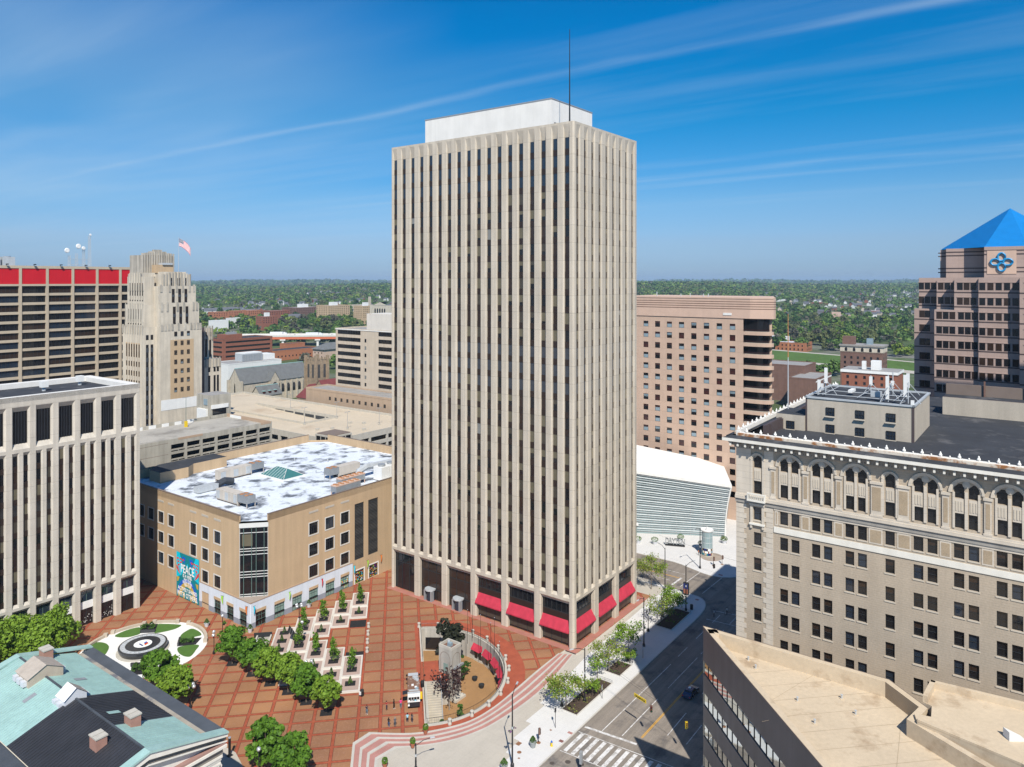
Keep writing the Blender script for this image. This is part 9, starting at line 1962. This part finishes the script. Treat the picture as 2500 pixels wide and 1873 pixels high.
# ---- traffic signals on span wires
def signal_head(a, b, z, label, c, rz):
 rt = thing('traffic_signal', label, 'traffic light', a, b, z, rz, 'traffic signals hung on wires'); m = MB(); m.box(-.2, .2, -.16, .16, -1.15, 0, c); m.cyl(0, 0, 0, .45, .03, n=6, m='black_metal'); m.build('housing', rt)
 for k, cc in enumerate(('lens_red', 'lens_amber', 'lens_green')): l = MB(); l.T = lambda x, y, zz, k=k: (x, -.16-zz, -.2-.37*k+y); l.cyl(0, 0, 0, .05, .13, n=10, m=cc); l.cyl(0, 0, .05, .2, .16, .16, n=10, m='frame_dark', cap=False); l.build('lens', rt)
for n_, c_ in (('lens_red', (.25, .01, .01)), ('lens_amber', (.30, .12, .01)), ('lens_green', (.01, .12, .06))): mk(n_, c_, .3, .02)
def signals():
 z = 6.0
 A = (-13.2, -14.8); B = (-24.0, -47.0)
 L = [(-20.8, -28.3, 'brown_sig', 'dark red traffic signal hanging over the street left of the yellow one'), (-20.9, -34.6, 'yellow', 'yellow traffic signal hanging over the street in the building shadow')]
 m = MB(); p0, p1 = Vector((-13.2, -14.8, 8.2)), Vector((-24.5, -46.8, 7.0))
 def cat(p, q, sag): return [tuple(p.lerp(q, t)-Vector((0, 0, sag*4*t*(1-t)))) for t in [k/14 for k in range(15)]]
 m.tube(cat(Vector((-12.3, -14.4, 6.6)), Vector((-25, -47, 7.2)), .5), .022, 'black_metal', 4); m.tube(cat(Vector((-12.3, -14.4, 7.2)), Vector((-25, -47, 7.9)), .7), .018, 'black_metal', 4); m.tube([(-20.9, -34.6, 6.6), (-14, -45, 7.4)], .015, 'black_metal', 3); solo('span_wire', m, 'signal span wires strung across the street in the foreground', 'wire', 0, 0, 0)
 signal_head(-19.2, -28.0, 6.1, L[0][3], 'brick_brown', R(-45)); signal_head(-20.4, -35.2, 6.3, L[1][3], 'yellow', R(-45))
 rt = thing('street_sign', 'yellow hanging sign reading CROSSWALK over the street', 'sign', -17.9, -25.2, 6.2, R(-90-18)); m = MB(); m.box(-1.5, 1.5, -.03, .03, -.65, 0, 'yellow'); m.build('sign_plate', rt)
 me = text_mesh('CROSSWALK', .45, 'black_metal', .01, bold=.01); o = bpy.data.objects.new('lettering', me); col.objects.link(o); o.parent = rt; o.matrix_local = Matrix(((1, 0, 0, 0), (0, 0, -1, -.045), (0, 1, 0, -.5), (0, 0, 0, 1)))
 m = MB(); m.tube([(60.5, 8, 7.2), (57, -14, 6.2), (52, -40, 7.5)], .02, 'black_metal', 4); m.tube([(42.4, -2.3, 7.0), (56, -26, 6.8)], .02, 'black_metal', 4) if False else None; solo('span_wire', m, 'signal span wire crossing the far intersection', 'wire', 0, 0, 0)
 signal_head(51.5, -12.2, 6.0, 'black traffic signal hung over the far intersection', 'black_metal', R(45))
 for a, b, l in ((66.2, -6.4, 'pedestrian signal on the left of two on the white corner pavement'), (68.8, -8.0, 'pedestrian signal on the right of two on the white corner pavement'), (-31.4, -12.0, 'pedestrian signal on a short post beside the grey potted cone shrub')):
  rt = thing('pedestrian_signal', l, 'traffic light', a, b, SZ, R(30)); m = MB(); m.cyl(0, 0, 0, 2.6, .06, n=8, m='black_metal'); m.lathe(0, 0, [(.4, 0), (.4, .06), (.1, .1)], 10, 'rust_plate'); m.build('post', rt); m = MB(); m.box(-.22, .22, -.35, -.05, 1.5, 2.6, 'brick_brown'); m.build('housing', rt)
  for k in range(2): l_ = MB(); l_.box(-.14, .14, -.42, -.35, 1.62+.5*k, 1.95+.5*k, 'frame_dark'); l_.build('lens', rt)
 rt = thing('pedestrian_signal', 'grey backed signal box standing at the crosswalk foot', 'traffic light', -33.2, -21.9, RZ, R(10)); m = MB(); m.box(-.3, .3, -.2, .2, 1.2, 3.2, 'grey_metal'); m.build('housing', rt); m = MB(); m.cyl(0, 0, 0, 1.2, .06, n=8, m='black_metal'); m.build('post', rt)
 rt = thing('bus_shelter_sign', 'dark red and blue advertising pillar at the shaded corner', 'sign', 43.0, -8.0, SZ, 0); m = MB(); m.box(-.3, .3, -.7, .7, .2, 3.2, 'frame_dark'); m.build('panel_frame', rt); m = MB(); m.box(-.32, -.3, -.6, .6, .4, 1.6, 'brick_red'); m.box(-.32, -.3, -.6, .6, 1.6, 3.0, 'flag_blue'); m.build('poster', rt)
signals()
# ---- big letters and round kiosk before the glass hall
def letters():
 rt = thing('letter_sign', 'big free standing letters spelling DAYTON before the glass hall', 'letter sign', 74.9, 9.3, SZ, 0, org=True); rt['_o'] = (74.9, 9.3, SZ)
 p0 = Vector((73.7, 12.0)); p1 = Vector((75.9, 6.5)); u = (p1-p0).normalized(); n = Vector((u.y, -u.x)); n = n if n.x < 0 else -n; L = (p1-p0).length
 m = MB(); q = [p0+n*.5, p1+n*.5, p1-n*.5, p0-n*.5]; m.prism([(v.x, v.y) for v in q], SZ, SZ+.45, 'black_metal'); m.build('plinth', rt); k = 1.0
 for i, ch in enumerate('DAYTON'):
  sz = 2.5; me = text_mesh(ch, sz, 'black_metal', .22, 'CENTER', .05); o = bpy.data.objects.new('letter', me); col.objects.link(o); o.parent = rt; c = p0+u*(L*(i+.5)/6); z = .45+(.18 if i in (1, 4) else 0)
  o.matrix_local = Matrix(((u.x, 0, n.x, c.x-74.9), (u.y, 0, n.y, c.y-9.3), (0, 1, 0, z), (0, 0, 0, 1))) @ Matrix.Scale(.62, 4, (1, 0, 0))
  me2 = text_mesh(ch, sz, 'galv', .01, 'CENTER', -.02); o2 = bpy.data.objects.new('letter_face', me2); col.objects.link(o2); o2.parent = o; o2.location = (0, 0, .24)
letters()
def kiosk():
 rt = thing('round_kiosk', 'round glass advertising kiosk with poster base on the white pavement', 'kiosk', 73.3, -1.7, SZ); m = MB(); m.cyl(0, 0, 0, .25, 1.75, n=24, m='concrete_light'); m.cyl(0, 0, .25, 2.4, 1.6, n=24, m='frame_dark'); m.build('base', rt); m = MB(); m.cyl(0, 0, 2.4, 7.2, 1.6, n=24, m='hall_glass'); g = m.build('glass_drum', rt); m = MB()
 for z in (2.4, 4.0, 5.6, 7.2): m.lathe(0, 0, [(1.62, z-.05), (1.66, z), (1.62, z+.05)], 24, 'galv')
 for k in range(8): a = math.pi*k/4; m.tube([(1.62*math.cos(a), 1.62*math.sin(a), 2.4), (1.62*math.cos(a), 1.62*math.sin(a), 7.2)], .04, 'galv', 4)
 m.build('glazing_bars', g); m = MB(); m.lathe(0, 0, [(1.7, 7.2), (1.9, 7.5), (1.9, 7.7), (1.4, 7.5), (.3, 7.5), (.3, 8.4)], 24, 'white_paint'); m.build('crown', rt); rn = random.Random(3); m = MB()
 for k in range(24):
  a0, a1 = 2*math.pi*k/24, 2*math.pi*(k+1)/24
  for j in range(3): z0 = .35+.66*j; m.face([(1.63*math.cos(a0), 1.63*math.sin(a0), z0), (1.63*math.cos(a1), 1.63*math.sin(a1), z0), (1.63*math.cos(a1), 1.63*math.sin(a1), z0+.62), (1.63*math.cos(a0), 1.63*math.sin(a0), z0+.62)], rn.choice(['flag_blue', 'teal', 'brick_red', 'pane_blue', 'cloth_black', 'tan_stucco', 'text_white']))
 m.build('posters', rt)
kiosk()
# ---- food truck
def food_truck():
 rt = thing('food_truck', 'black food truck with white serving window at its near end and pale cab beyond', 'food truck', -35.0, 15.2, 0, R(45-90)); rt.rotation_euler = (0, 0, TH+R(45)-R(90))
 # local y runs away from the viewer along the paving; x to the right
 y0, y1, w = -3.6, 3.0, 1.15
 m = MB(); m.box(-w, w, y0, y1, .45, 1.65, 'truck_black'); m.box(-w, w, y0+.04, y1, 1.65, 2.95, 'truck_black', top='truck_roof'); m.build('kitchen_body', rt)
 m = MB(); m.box(-w-.03, w+.03, y0-.04, y0+.02, 2.35, 3.0, 'white_paint'); m.box(-w-.03, w+.03, y0-.10, y0+.02, 1.42, 1.58, 'white_paint'); m.box(-w-.02, -w+.12, y0-.02, y0+.02, 1.58, 2.4, 'white_paint'); m.box(w-.12, w+.02, y0-.02, y0+.02, 1.58, 2.4, 'white_paint'); s = m.build('serving_front', rt)
 m = MB(); m.box(-w+.12, w-.12, y0-.012, y0-.004, 1.6, 2.35, 'glass_dark'); m.build('serving_window', s); m = MB()
 for x in (-.5, .0, .55): m.box(x-.03, x+.03, y0-.05, y0-.012, 1.58, 2.36, 'white_paint')
 for x, c in ((-.85, 'white_paint'), (-.3, 'galv'), (.3, 'cloth_sky'), (.8, 'white_paint')): m.box(x-.16, x+.16, y0-.09, y0-.05, 1.6, 1.85, c)
 m.build('counter_items', s); m = MB(); m.box(-w+.02, -w+.35, y0-.015, y0-.003, .65, .95, 'text_white'); m.box(-w+.12, -w+.3, y0-.015, y0-.003, 1.0, 1.15, 'text_white'); m.build('decal', s)
 m = MB(); m.box(-w-.05, w+.05, y0-.02, y0+.5, 2.98, 3.12, 'galv');
 for x, y, r, h in ((.55, 1.9, .38, .35), (.1, 2.1, .3, .3), (.75, 1.1, .33, .25), (.35, 1.5, .25, .4)): m.cyl(x, y, 2.95, 2.95+h, r, n=12, m='galv')
 for x, y in ((-.2, -.6), (.4, -1.4)): m.box(x-.22, x+.22, y-.2, y+.2, 2.95, 3.15, 'white_paint')
 m.box(-.9, .9, -2.6, -2.2, 2.95, 3.05, 'galv'); m.box(.3, .9, -2.1, -1.5, 2.95, 3.1, 'pane_blue'); m.build('roof_vents', rt)
 m = MB(); m.face([(-w-.02, -1.2, 2.5), (-w-1.0, -1.2, 2.35), (-w-1.0, -2.6, 2.35), (-w-.02, -2.6, 2.5)], 'truck_black'); m.build('side_flap', rt)
 m = MB(); m.box(w, w+.5, -1.9, -1.1, .9, 1.9, 'yellow'); m.cyl(w+.25, -1.5, 0, .9, .05, n=6, m='black_metal'); m.build('yellow_box', rt)
 # cab
 m = MB(); m.faces([(-1.0, 3.1, .5), (1.0, 3.1, .5), (1.0, 6.6, .5), (-1.0, 6.6, .5), (-1.0, 3.1, 2.2), (1.0, 3.1, 2.2), (1.0, 5.6, 2.15), (-1.0, 5.6, 2.15), (-1.0, 6.6, 1.3), (1.0, 6.6, 1.3)], [(0, 1, 5, 4), (1, 2, 9, 6, 5), (3, 0, 4, 7, 8), (4, 5, 6, 7), (7, 6, 9, 8), (2, 3, 8, 9)], 'cab_grey'); m.box(-1.02, 1.02, 3.0, 3.35, 2.2, 2.45, 'white_paint'); c = m.build('cab', rt)
 m = MB(); m.face([(-.9, 5.68, 2.1), (.9, 5.68, 2.1), (.9, 6.45, 1.45), (-.9, 6.45, 1.45)], 'glass_dark'); m.build('windscreen', c)
 for s_ in (-1, 1):
  for y in (4.2, 5.5): m = MB(); m.box(s_*1.08, s_*1.42, y-.1, y+.1, 1.6, 1.95, 'black_metal'); m.build('mirror', c)
 for s_ in (-1, 1):
  for y in (-2.3, 1.6, 5.2): m = MB(); m.T = lambda x, yy, z, s_=s_, y=y: (s_*(.85+z), y+x, .42+yy); m.cyl(0, 0, 0, .3, .42, n=14, m='tyre'); m.build('wheel', rt)
mk('truck_black', (.022, .022, .026), .4, .1, .5, 0, spec=.5); mk('truck_roof', (.20, .11, .075), .75, .12, .6, 0, c2=(.45, .42, .38), c2s=.9, c2t=.60); mk('cab_grey', (.45, .48, .52), .35, .03, .5, spec=.5)
food_truck()
def solar():
 rt = thing('solar_trailer', 'black solar panel trailer with white dish standing in the planter terraces', 'trailer', -33.6, 53.4, .05, R(45)); m = MB(); m.box(-1.2, 1.2, -.6, .6, .45, .75, 'frame_dark'); m.tube([(1.2, 0, .5), (3.2, -.2, .5)], .07, 'white_paint', 6); m.box(1.6, 3.0, -.35, .1, .5, .62, 'white_paint'); m.build('chassis', rt); m = MB()
 T = lambda s, d, z: (s-1.2, .3+d*.55-.4, .9+d*.78+z); m.T = T; m.box(-1.2, 1.5, -.6, 3.0, 0, .07, 'frame_dark'); p = m.build('solar_panel', rt); m = MB(); m.T = T
 for k in range(1, 5): m.box(-1.2, 1.5, -.6+.72*k-.03, -.6+.72*k+.03, .07, .09, 'galv')
 m.build('panel_ribs', p)
 for y in (-.75, .75): m = MB(); m.T = lambda x, yy, z, y=y: (.2+x, y+z, .35+yy); m.cyl(0, 0, -.1, .1, .35, n=14, m='tyre'); m.cyl(0, 0, -.12, .12, .2, n=10, m='white_paint'); m.build('wheel', rt)
 m = MB(); m.T = lambda x, yy, z: (1.6+x, -.2-z, .85+yy); m.cyl(0, 0, 0, .12, .42, n=16, m='white_paint'); m.build('dish', rt)
solar()
def stairwell():
 rt = thing('stairwell', 'concrete edged stairwell sunk into the square beside the planter terrace', 'stairwell', -38.5, 59.0, 0, R(45)); m = MB()
 for q in ((-1.9, 1.9, -1.7, -1.35), (-1.9, 1.9, 1.35, 1.7), (-1.9, -1.55, -1.35, 1.35)): m.box(*q, 0, .55, 'concrete_light')
 m.build('kerb_wall', rt); m = MB(); m.box(-1.55, 1.9, -1.35, 1.35, 0, .05, 'concrete_court'); m.tube([(-1.3, -.3, .1), (-.3, .2, .5), (1.7, .2, .5)], .05, 'black_metal', 5); m.build('stair_floor', rt)
 m = MB(); m.box(1.9, 2.05, -1.7, 2.3, 0, 1.1, 'frame_dark'); m.build('black_screen', rt)
stairwell()
# ---- car
def sedan():
 rt = thing('parked_car', 'dark blue saloon car driving in the building shadow on the street', 'car', -.55, -27.6, RZ, 0); prof = [(-2.35, .42), (-2.3, .78), (-1.75, .92), (-1.15, 1.40), (.35, 1.45), (1.15, .98), (2.1, .80), (2.32, .5), (2.3, .3), (-2.3, .3)]
 m = MB(); n = len(prof); st = [(-.9, .98, .93), (-.82, 1, 1), (.82, 1, 1), (.9, .98, .93)]; V = []
 for y, sx, sz in st: V += [(x*sx, y*(.80 if z > 1.2 else 1), z*(sz if z > .85 else 1)) for x, z in prof]
 fs = [(k*n+i, k*n+(i+1) % n, (k+1)*n+(i+1) % n, (k+1)*n+i) for k in range(3) for i in range(n)]+[tuple(range(n)), tuple(reversed(range(3*n, 4*n)))]
 m.faces(V, fs, 'car_blue'); b = m.build('body', rt); m = MB()
 m.face([(-1.68, -.72, .97), (-1.68, .72, .97), (-1.2, .6, 1.37), (-1.2, -.6, 1.37)], 'glass_dark'); m.face([(.45, -.6, 1.42), (.45, .6, 1.42), (1.12, .74, 1.02), (1.12, -.74, 1.02)], 'glass_dark'); m.T = lambda x, y, z: (x-.012 if x < -1 else x+.012, y, z+.012)
 for s in (-1, 1): m.T = None; m.face([(-1.45, s*.90, .98), (.95, s*.90, 1.0), (.35, s*.70, 1.38), (-1.1, s*.70, 1.36)], 'glass_dark')
 m.build('windows', rt)
 for x in (-1.42, 1.42):
  for s in (-1, 1): w = MB(); w.T = lambda a, bb, c, x=x, s=s: (x+a, s*(.74+c), .32+bb); w.cyl(0, 0, 0, .19, .32, n=16, m='tyre'); wo = w.build('wheel', rt); r = MB(); r.T = w.T; r.cyl(0, 0, .19, .2, .2, n=12, m='galv'); r.build('rim', wo)
 for s in (-1, 1): l = MB(); l.box(-2.36, -2.28, s*.72-.14, s*.72+.14, .62, .78, 'bright_red'); l.build('tail_light', rt); l = MB(); l.box(2.2, 2.3, s*.68-.15, s*.68+.15, .58, .72, 'white_paint'); l.build('headlight', rt)
 m = MB(); m.box(-.5, .15, -.12, .35, 1.455, 1.50, 'text_white'); m.build('roof_sign', rt)
sedan()
# ---- people
def body_mesh(pose, shirt, trou, shoe, skin, dress=False):
 """one skinned figure, 1.72 m, facing -y"""
 J = {'pel': (0, 0, .95), 'wai': (0, 0, 1.08), 'che': (0, -.005, 1.30), 'nek': (0, 0, 1.46), 'hed': (0, -.02, 1.57), 'top': (0, -.015, 1.70)}
 st = pose.get('stride', .05)
 for s, n in ((-1, 'l'), (1, 'r')):
  dy = st*s
  J['hip'+n] = (.10*s, 0, .90); J['kne'+n] = (.11*s, -.03-dy*.5, .49); J['ank'+n] = (.115*s, .02-dy, .09); J['toe'+n] = (.13*s, -.17-dy, .035)
  J['sho'+n] = (.185*s, 0, 1.40); a = pose.get('arm'+n, 'down')
  J['elb'+n], J['wri'+n], J['han'+n] = {'down': ((.235*s, .03, 1.12), (.235*s, -.03, .88), (.225*s, -.06, .79)), 'bent': ((.24*s, .05, 1.13), (.13*s, -.2, 1.12), (.08*s, -.26, 1.15)), 'hip': ((.33*s, .08, 1.16), (.19*s, -.04, 1.02), (.14*s, -.08, .99)), 'face': ((.24*s, -.08, 1.15), (.15*s, -.22, 1.36), (.12*s, -.23, 1.45)), 'fold': ((.24*s, .0, 1.13), (.05*s, -.2, 1.16), (-.06*s, -.2, 1.18))}[a]
 E = [('pel', 'wai'), ('wai', 'che'), ('che', 'nek'), ('nek', 'hed'), ('hed', 'top')]
 for n in 'lr': E += [('pel', 'hip'+n), ('hip'+n, 'kne'+n), ('kne'+n, 'ank'+n), ('ank'+n, 'toe'+n), ('che', 'sho'+n), ('sho'+n, 'elb'+n), ('elb'+n, 'wri'+n), ('wri'+n, 'han'+n)]
 Rd = {'pel': .145, 'wai': .135, 'che': .155, 'nek': .06, 'hed': .10, 'top': .075, 'hip': .10, 'kne': .065, 'ank': .045, 'toe': .04, 'sho': .065, 'elb': .045, 'wri': .034, 'han': .038}
 ks = list(J); me = bpy.data.meshes.new('figure'); me.from_pydata([J[k] for k in ks], [(ks.index(a), ks.index(b)) for a, b in E], [])
 o = bpy.data.objects.new('figure', me); col.objects.link(o); md = o.modifiers.new('s', 'SKIN'); sv = me.skin_vertices[0].data
 for i, k in enumerate(ks):
  r = Rd.get(k, Rd.get(k[:3], .05)); sv[i].radius = (r, r*(.72 if k in ('pel', 'wai', 'che') else 1)); sv[i].use_root = (k == 'pel')
 o.modifiers.new('d', 'SUBSURF').levels = 1; dg = bpy.context.evaluated_depsgraph_get(); out = bpy.data.meshes.new_from_object(o.evaluated_get(dg)); bpy.data.objects.remove(o); bpy.data.meshes.remove(me); out.name = 'person'
 out.materials.clear();
 for m in (shirt, trou, shoe, skin): out.materials.append(MATS[m])
 for p in out.polygons:
  c = p.center; z = c.z; x = abs(c.x); p.material_index = 2 if z < .11 else (1 if z < (.55 if dress == 'shorts' else .98) and x < .2 else 0)
  if dress == 'shorts' and .11 <= z < .5: p.material_index = 3
  if z > 1.47 or (x > .20 and z < 1.2) or (c.y < -.15 and .8 < z < 1.46): p.material_index = 3
  p.use_smooth = True
 return out
def person(a, b, z, face, label, pose, shirt, trou, shoe='cloth_white', skin='skin', hair='hair', s=1.0, long=False, dress=False):
 o = bpy.data.objects.new('person', body_mesh(pose, shirt, trou, shoe, skin, dress)); col.objects.link(o); o.location = W(a, b, z); o.rotation_euler = (0, 0, face); o.scale = (s, s, s); tag(o, label, 'person', 'people on the square' if b > 5 else None)
 h = MB(); h.lathe(0, 0, [(.105, 1.60), (.112, 1.66), (.10, 1.72), (.05, 1.755), (.01, 1.765)], 10, hair); h.box(-.09, .09, .02, .11, 1.36 if long else 1.55, 1.66, hair); ho = h.build('hair', o); ho.location = (0, .012, 0)
 f = MB()
 for x in (-.035, .035): f.box(x-.012, x+.012, -.128, -.112, 1.60, 1.615, hair)
 f.box(-.012, .012, -.142, -.112, 1.555, 1.595, skin); f.box(-.025, .025, -.125, -.108, 1.525, 1.535, 'cloth_red'); f.build('face_features', o)
 fg = MB()
 # fingers: five short tapered digits at each hand
 for n in (-1, 1):
  pz = pose.get('arm'+('l' if n < 0 else 'r'), 'down')
  if pz == 'down':
   for k, (dx, L) in enumerate(((-.03, .07), (-.01, .085), (.01, .08), (.028, .065))): fg.tube([(.225*n+dx*.3, -.06+dx, .775), (.218*n+dx*.3, -.075+dx, .775-L*.6), (.21*n, -.07+dx, .775-L)], .009, skin, 5, .006)
   fg.tube([(.21*n, -.10, .80), (.20*n, -.12, .76)], .010, skin, 5, .007)
 if fg.V: fg.build('fingers', o)
 return o
Z0 = 0
person(-44.0, 18.7, 0, R(15), 'person in a dark top and light jeans standing apart at the left', {'arml': 'bent', 'armr': 'face', 'stride': .08}, 'cloth_navy', 'cloth_slate', hair='hair', s=1.02)
person(-40.8, 16.7, 0, R(80), 'person in a red top and dark trousers waiting near the food truck', {'arml': 'bent', 'armr': 'bent'}, 'cloth_red', 'cloth_navy', 'cloth_black', hair='hair')
person(-39.7, 15.85, 0, R(70), 'person dressed all in black with white shoes waiting near the food truck', {'arml': 'down', 'armr': 'down'}, 'cloth_black', 'cloth_black', 'cloth_white', 'skin_dark', s=1.05)
person(-38.75, 14.95, 0, R(190), 'person in a bright pink shirt ordering at the food truck window', {'arml': 'bent', 'armr': 'bent'}, 'cloth_pink', 'cloth_slate', 'cloth_white', s=1.06)
person(-44.4, 12.4, 0, R(170), 'long haired person in black top and blue jeans with hand on hip', {'arml': 'hip', 'armr': 'down', 'stride': .1}, 'cloth_black', 'cloth_denim', 'cloth_white', long=True, s=1.02)
person(-43.7, 11.5, 0, R(200), 'person in plain grey shirt and grey trousers seen from behind', {'arml': 'down', 'armr': 'down'}, 'cloth_grey', 'cloth_grey', 'cloth_grey', hair='hair_grey', s=1.06)
person(-41.4, 10.6, 0, R(185), 'person in a pale blue shirt and dark jeans right of the grey pair', {'arml': 'fold', 'armr': 'down'}, 'cloth_sky', 'cloth_navy', 'cloth_white', s=1.04)
person(-40.9, 9.9, 0, R(160), 'person in a dark grey top and navy trousers beside the pale blue shirt', {'arml': 'hip', 'armr': 'down'}, 'cloth_grey', 'cloth_navy', 'cloth_white', long=True)
person(88.0, -.8, SZ, R(30), 'person in dark clothes, left one of three walking before the glass hall', {'stride': .15}, 'cloth_navy', 'cloth_black', 'cloth_black')
person(87.2, -1.6, SZ, R(30), 'person in a dark red top, middle one of three before the glass hall', {'stride': .12}, 'cloth_red', 'cloth_black', 'cloth_black')
person(86.3, -2.6, SZ, R(30), 'person in grey black clothes, right one of three before the glass hall', {'stride': .14}, 'cloth_grey', 'cloth_black', 'cloth_black')
person(71.5, .3, SZ, R(100), 'person in an orange brown top standing left of the round kiosk', {}, 'orange', 'cloth_grey', 'cloth_black')
person(35.2, -18.6, RZ, R(-100), 'person in a white and black shirt crossing the shaded street', {'stride': .16}, 'cloth_white', 'cloth_black', 'cloth_black', s=1.05)
def rider():
 rt = thing('bicycle', 'black bicycle in the shaded crossing near the brick building', 'bicycle', 38.3, -20.9, RZ, R(-60)); m = MB()
 m.tube([(-.5, 0, .33), (-.1, 0, .3), (.1, 0, .85), (.45, 0, .8), (-.1, 0, .3)], .025, 'black_metal', 5); m.tube([(.52, 0, .33), (.42, 0, .98)], .022, 'black_metal', 5); m.tube([(-.5, 0, .33), (.08, 0, .8)], .018, 'black_metal', 5); m.build('frame', rt)
 for x in (-.5, .52): w = MB(); w.tube([(x+.32*math.cos(2*math.pi*k/18), 0, .34+.32*math.sin(2*math.pi*k/18)) for k in range(19)], .025, 'tyre', 5); w.build('wheel', rt)
 m = MB(); m.tube([(.40, -.28, 1.02), (.42, 0, .98), (.40, .28, 1.02)], .018, 'black_metal', 5); m.build('handlebar', rt); m = MB(); m.box(-.24, .02, -.07, .07, .86, .92, 'black_metal'); m.build('saddle', rt)
 person(38.5, -20.6, RZ, R(-60), 'person in a pale patterned shirt with a bicycle in the shaded crossing', {'arml': 'bent', 'armr': 'bent', 'stride': .2}, 'cloth_white', 'cloth_black', 'cloth_black')
rider()
for o in bpy.data.objects:
 if '_o' in o: del o['_o']
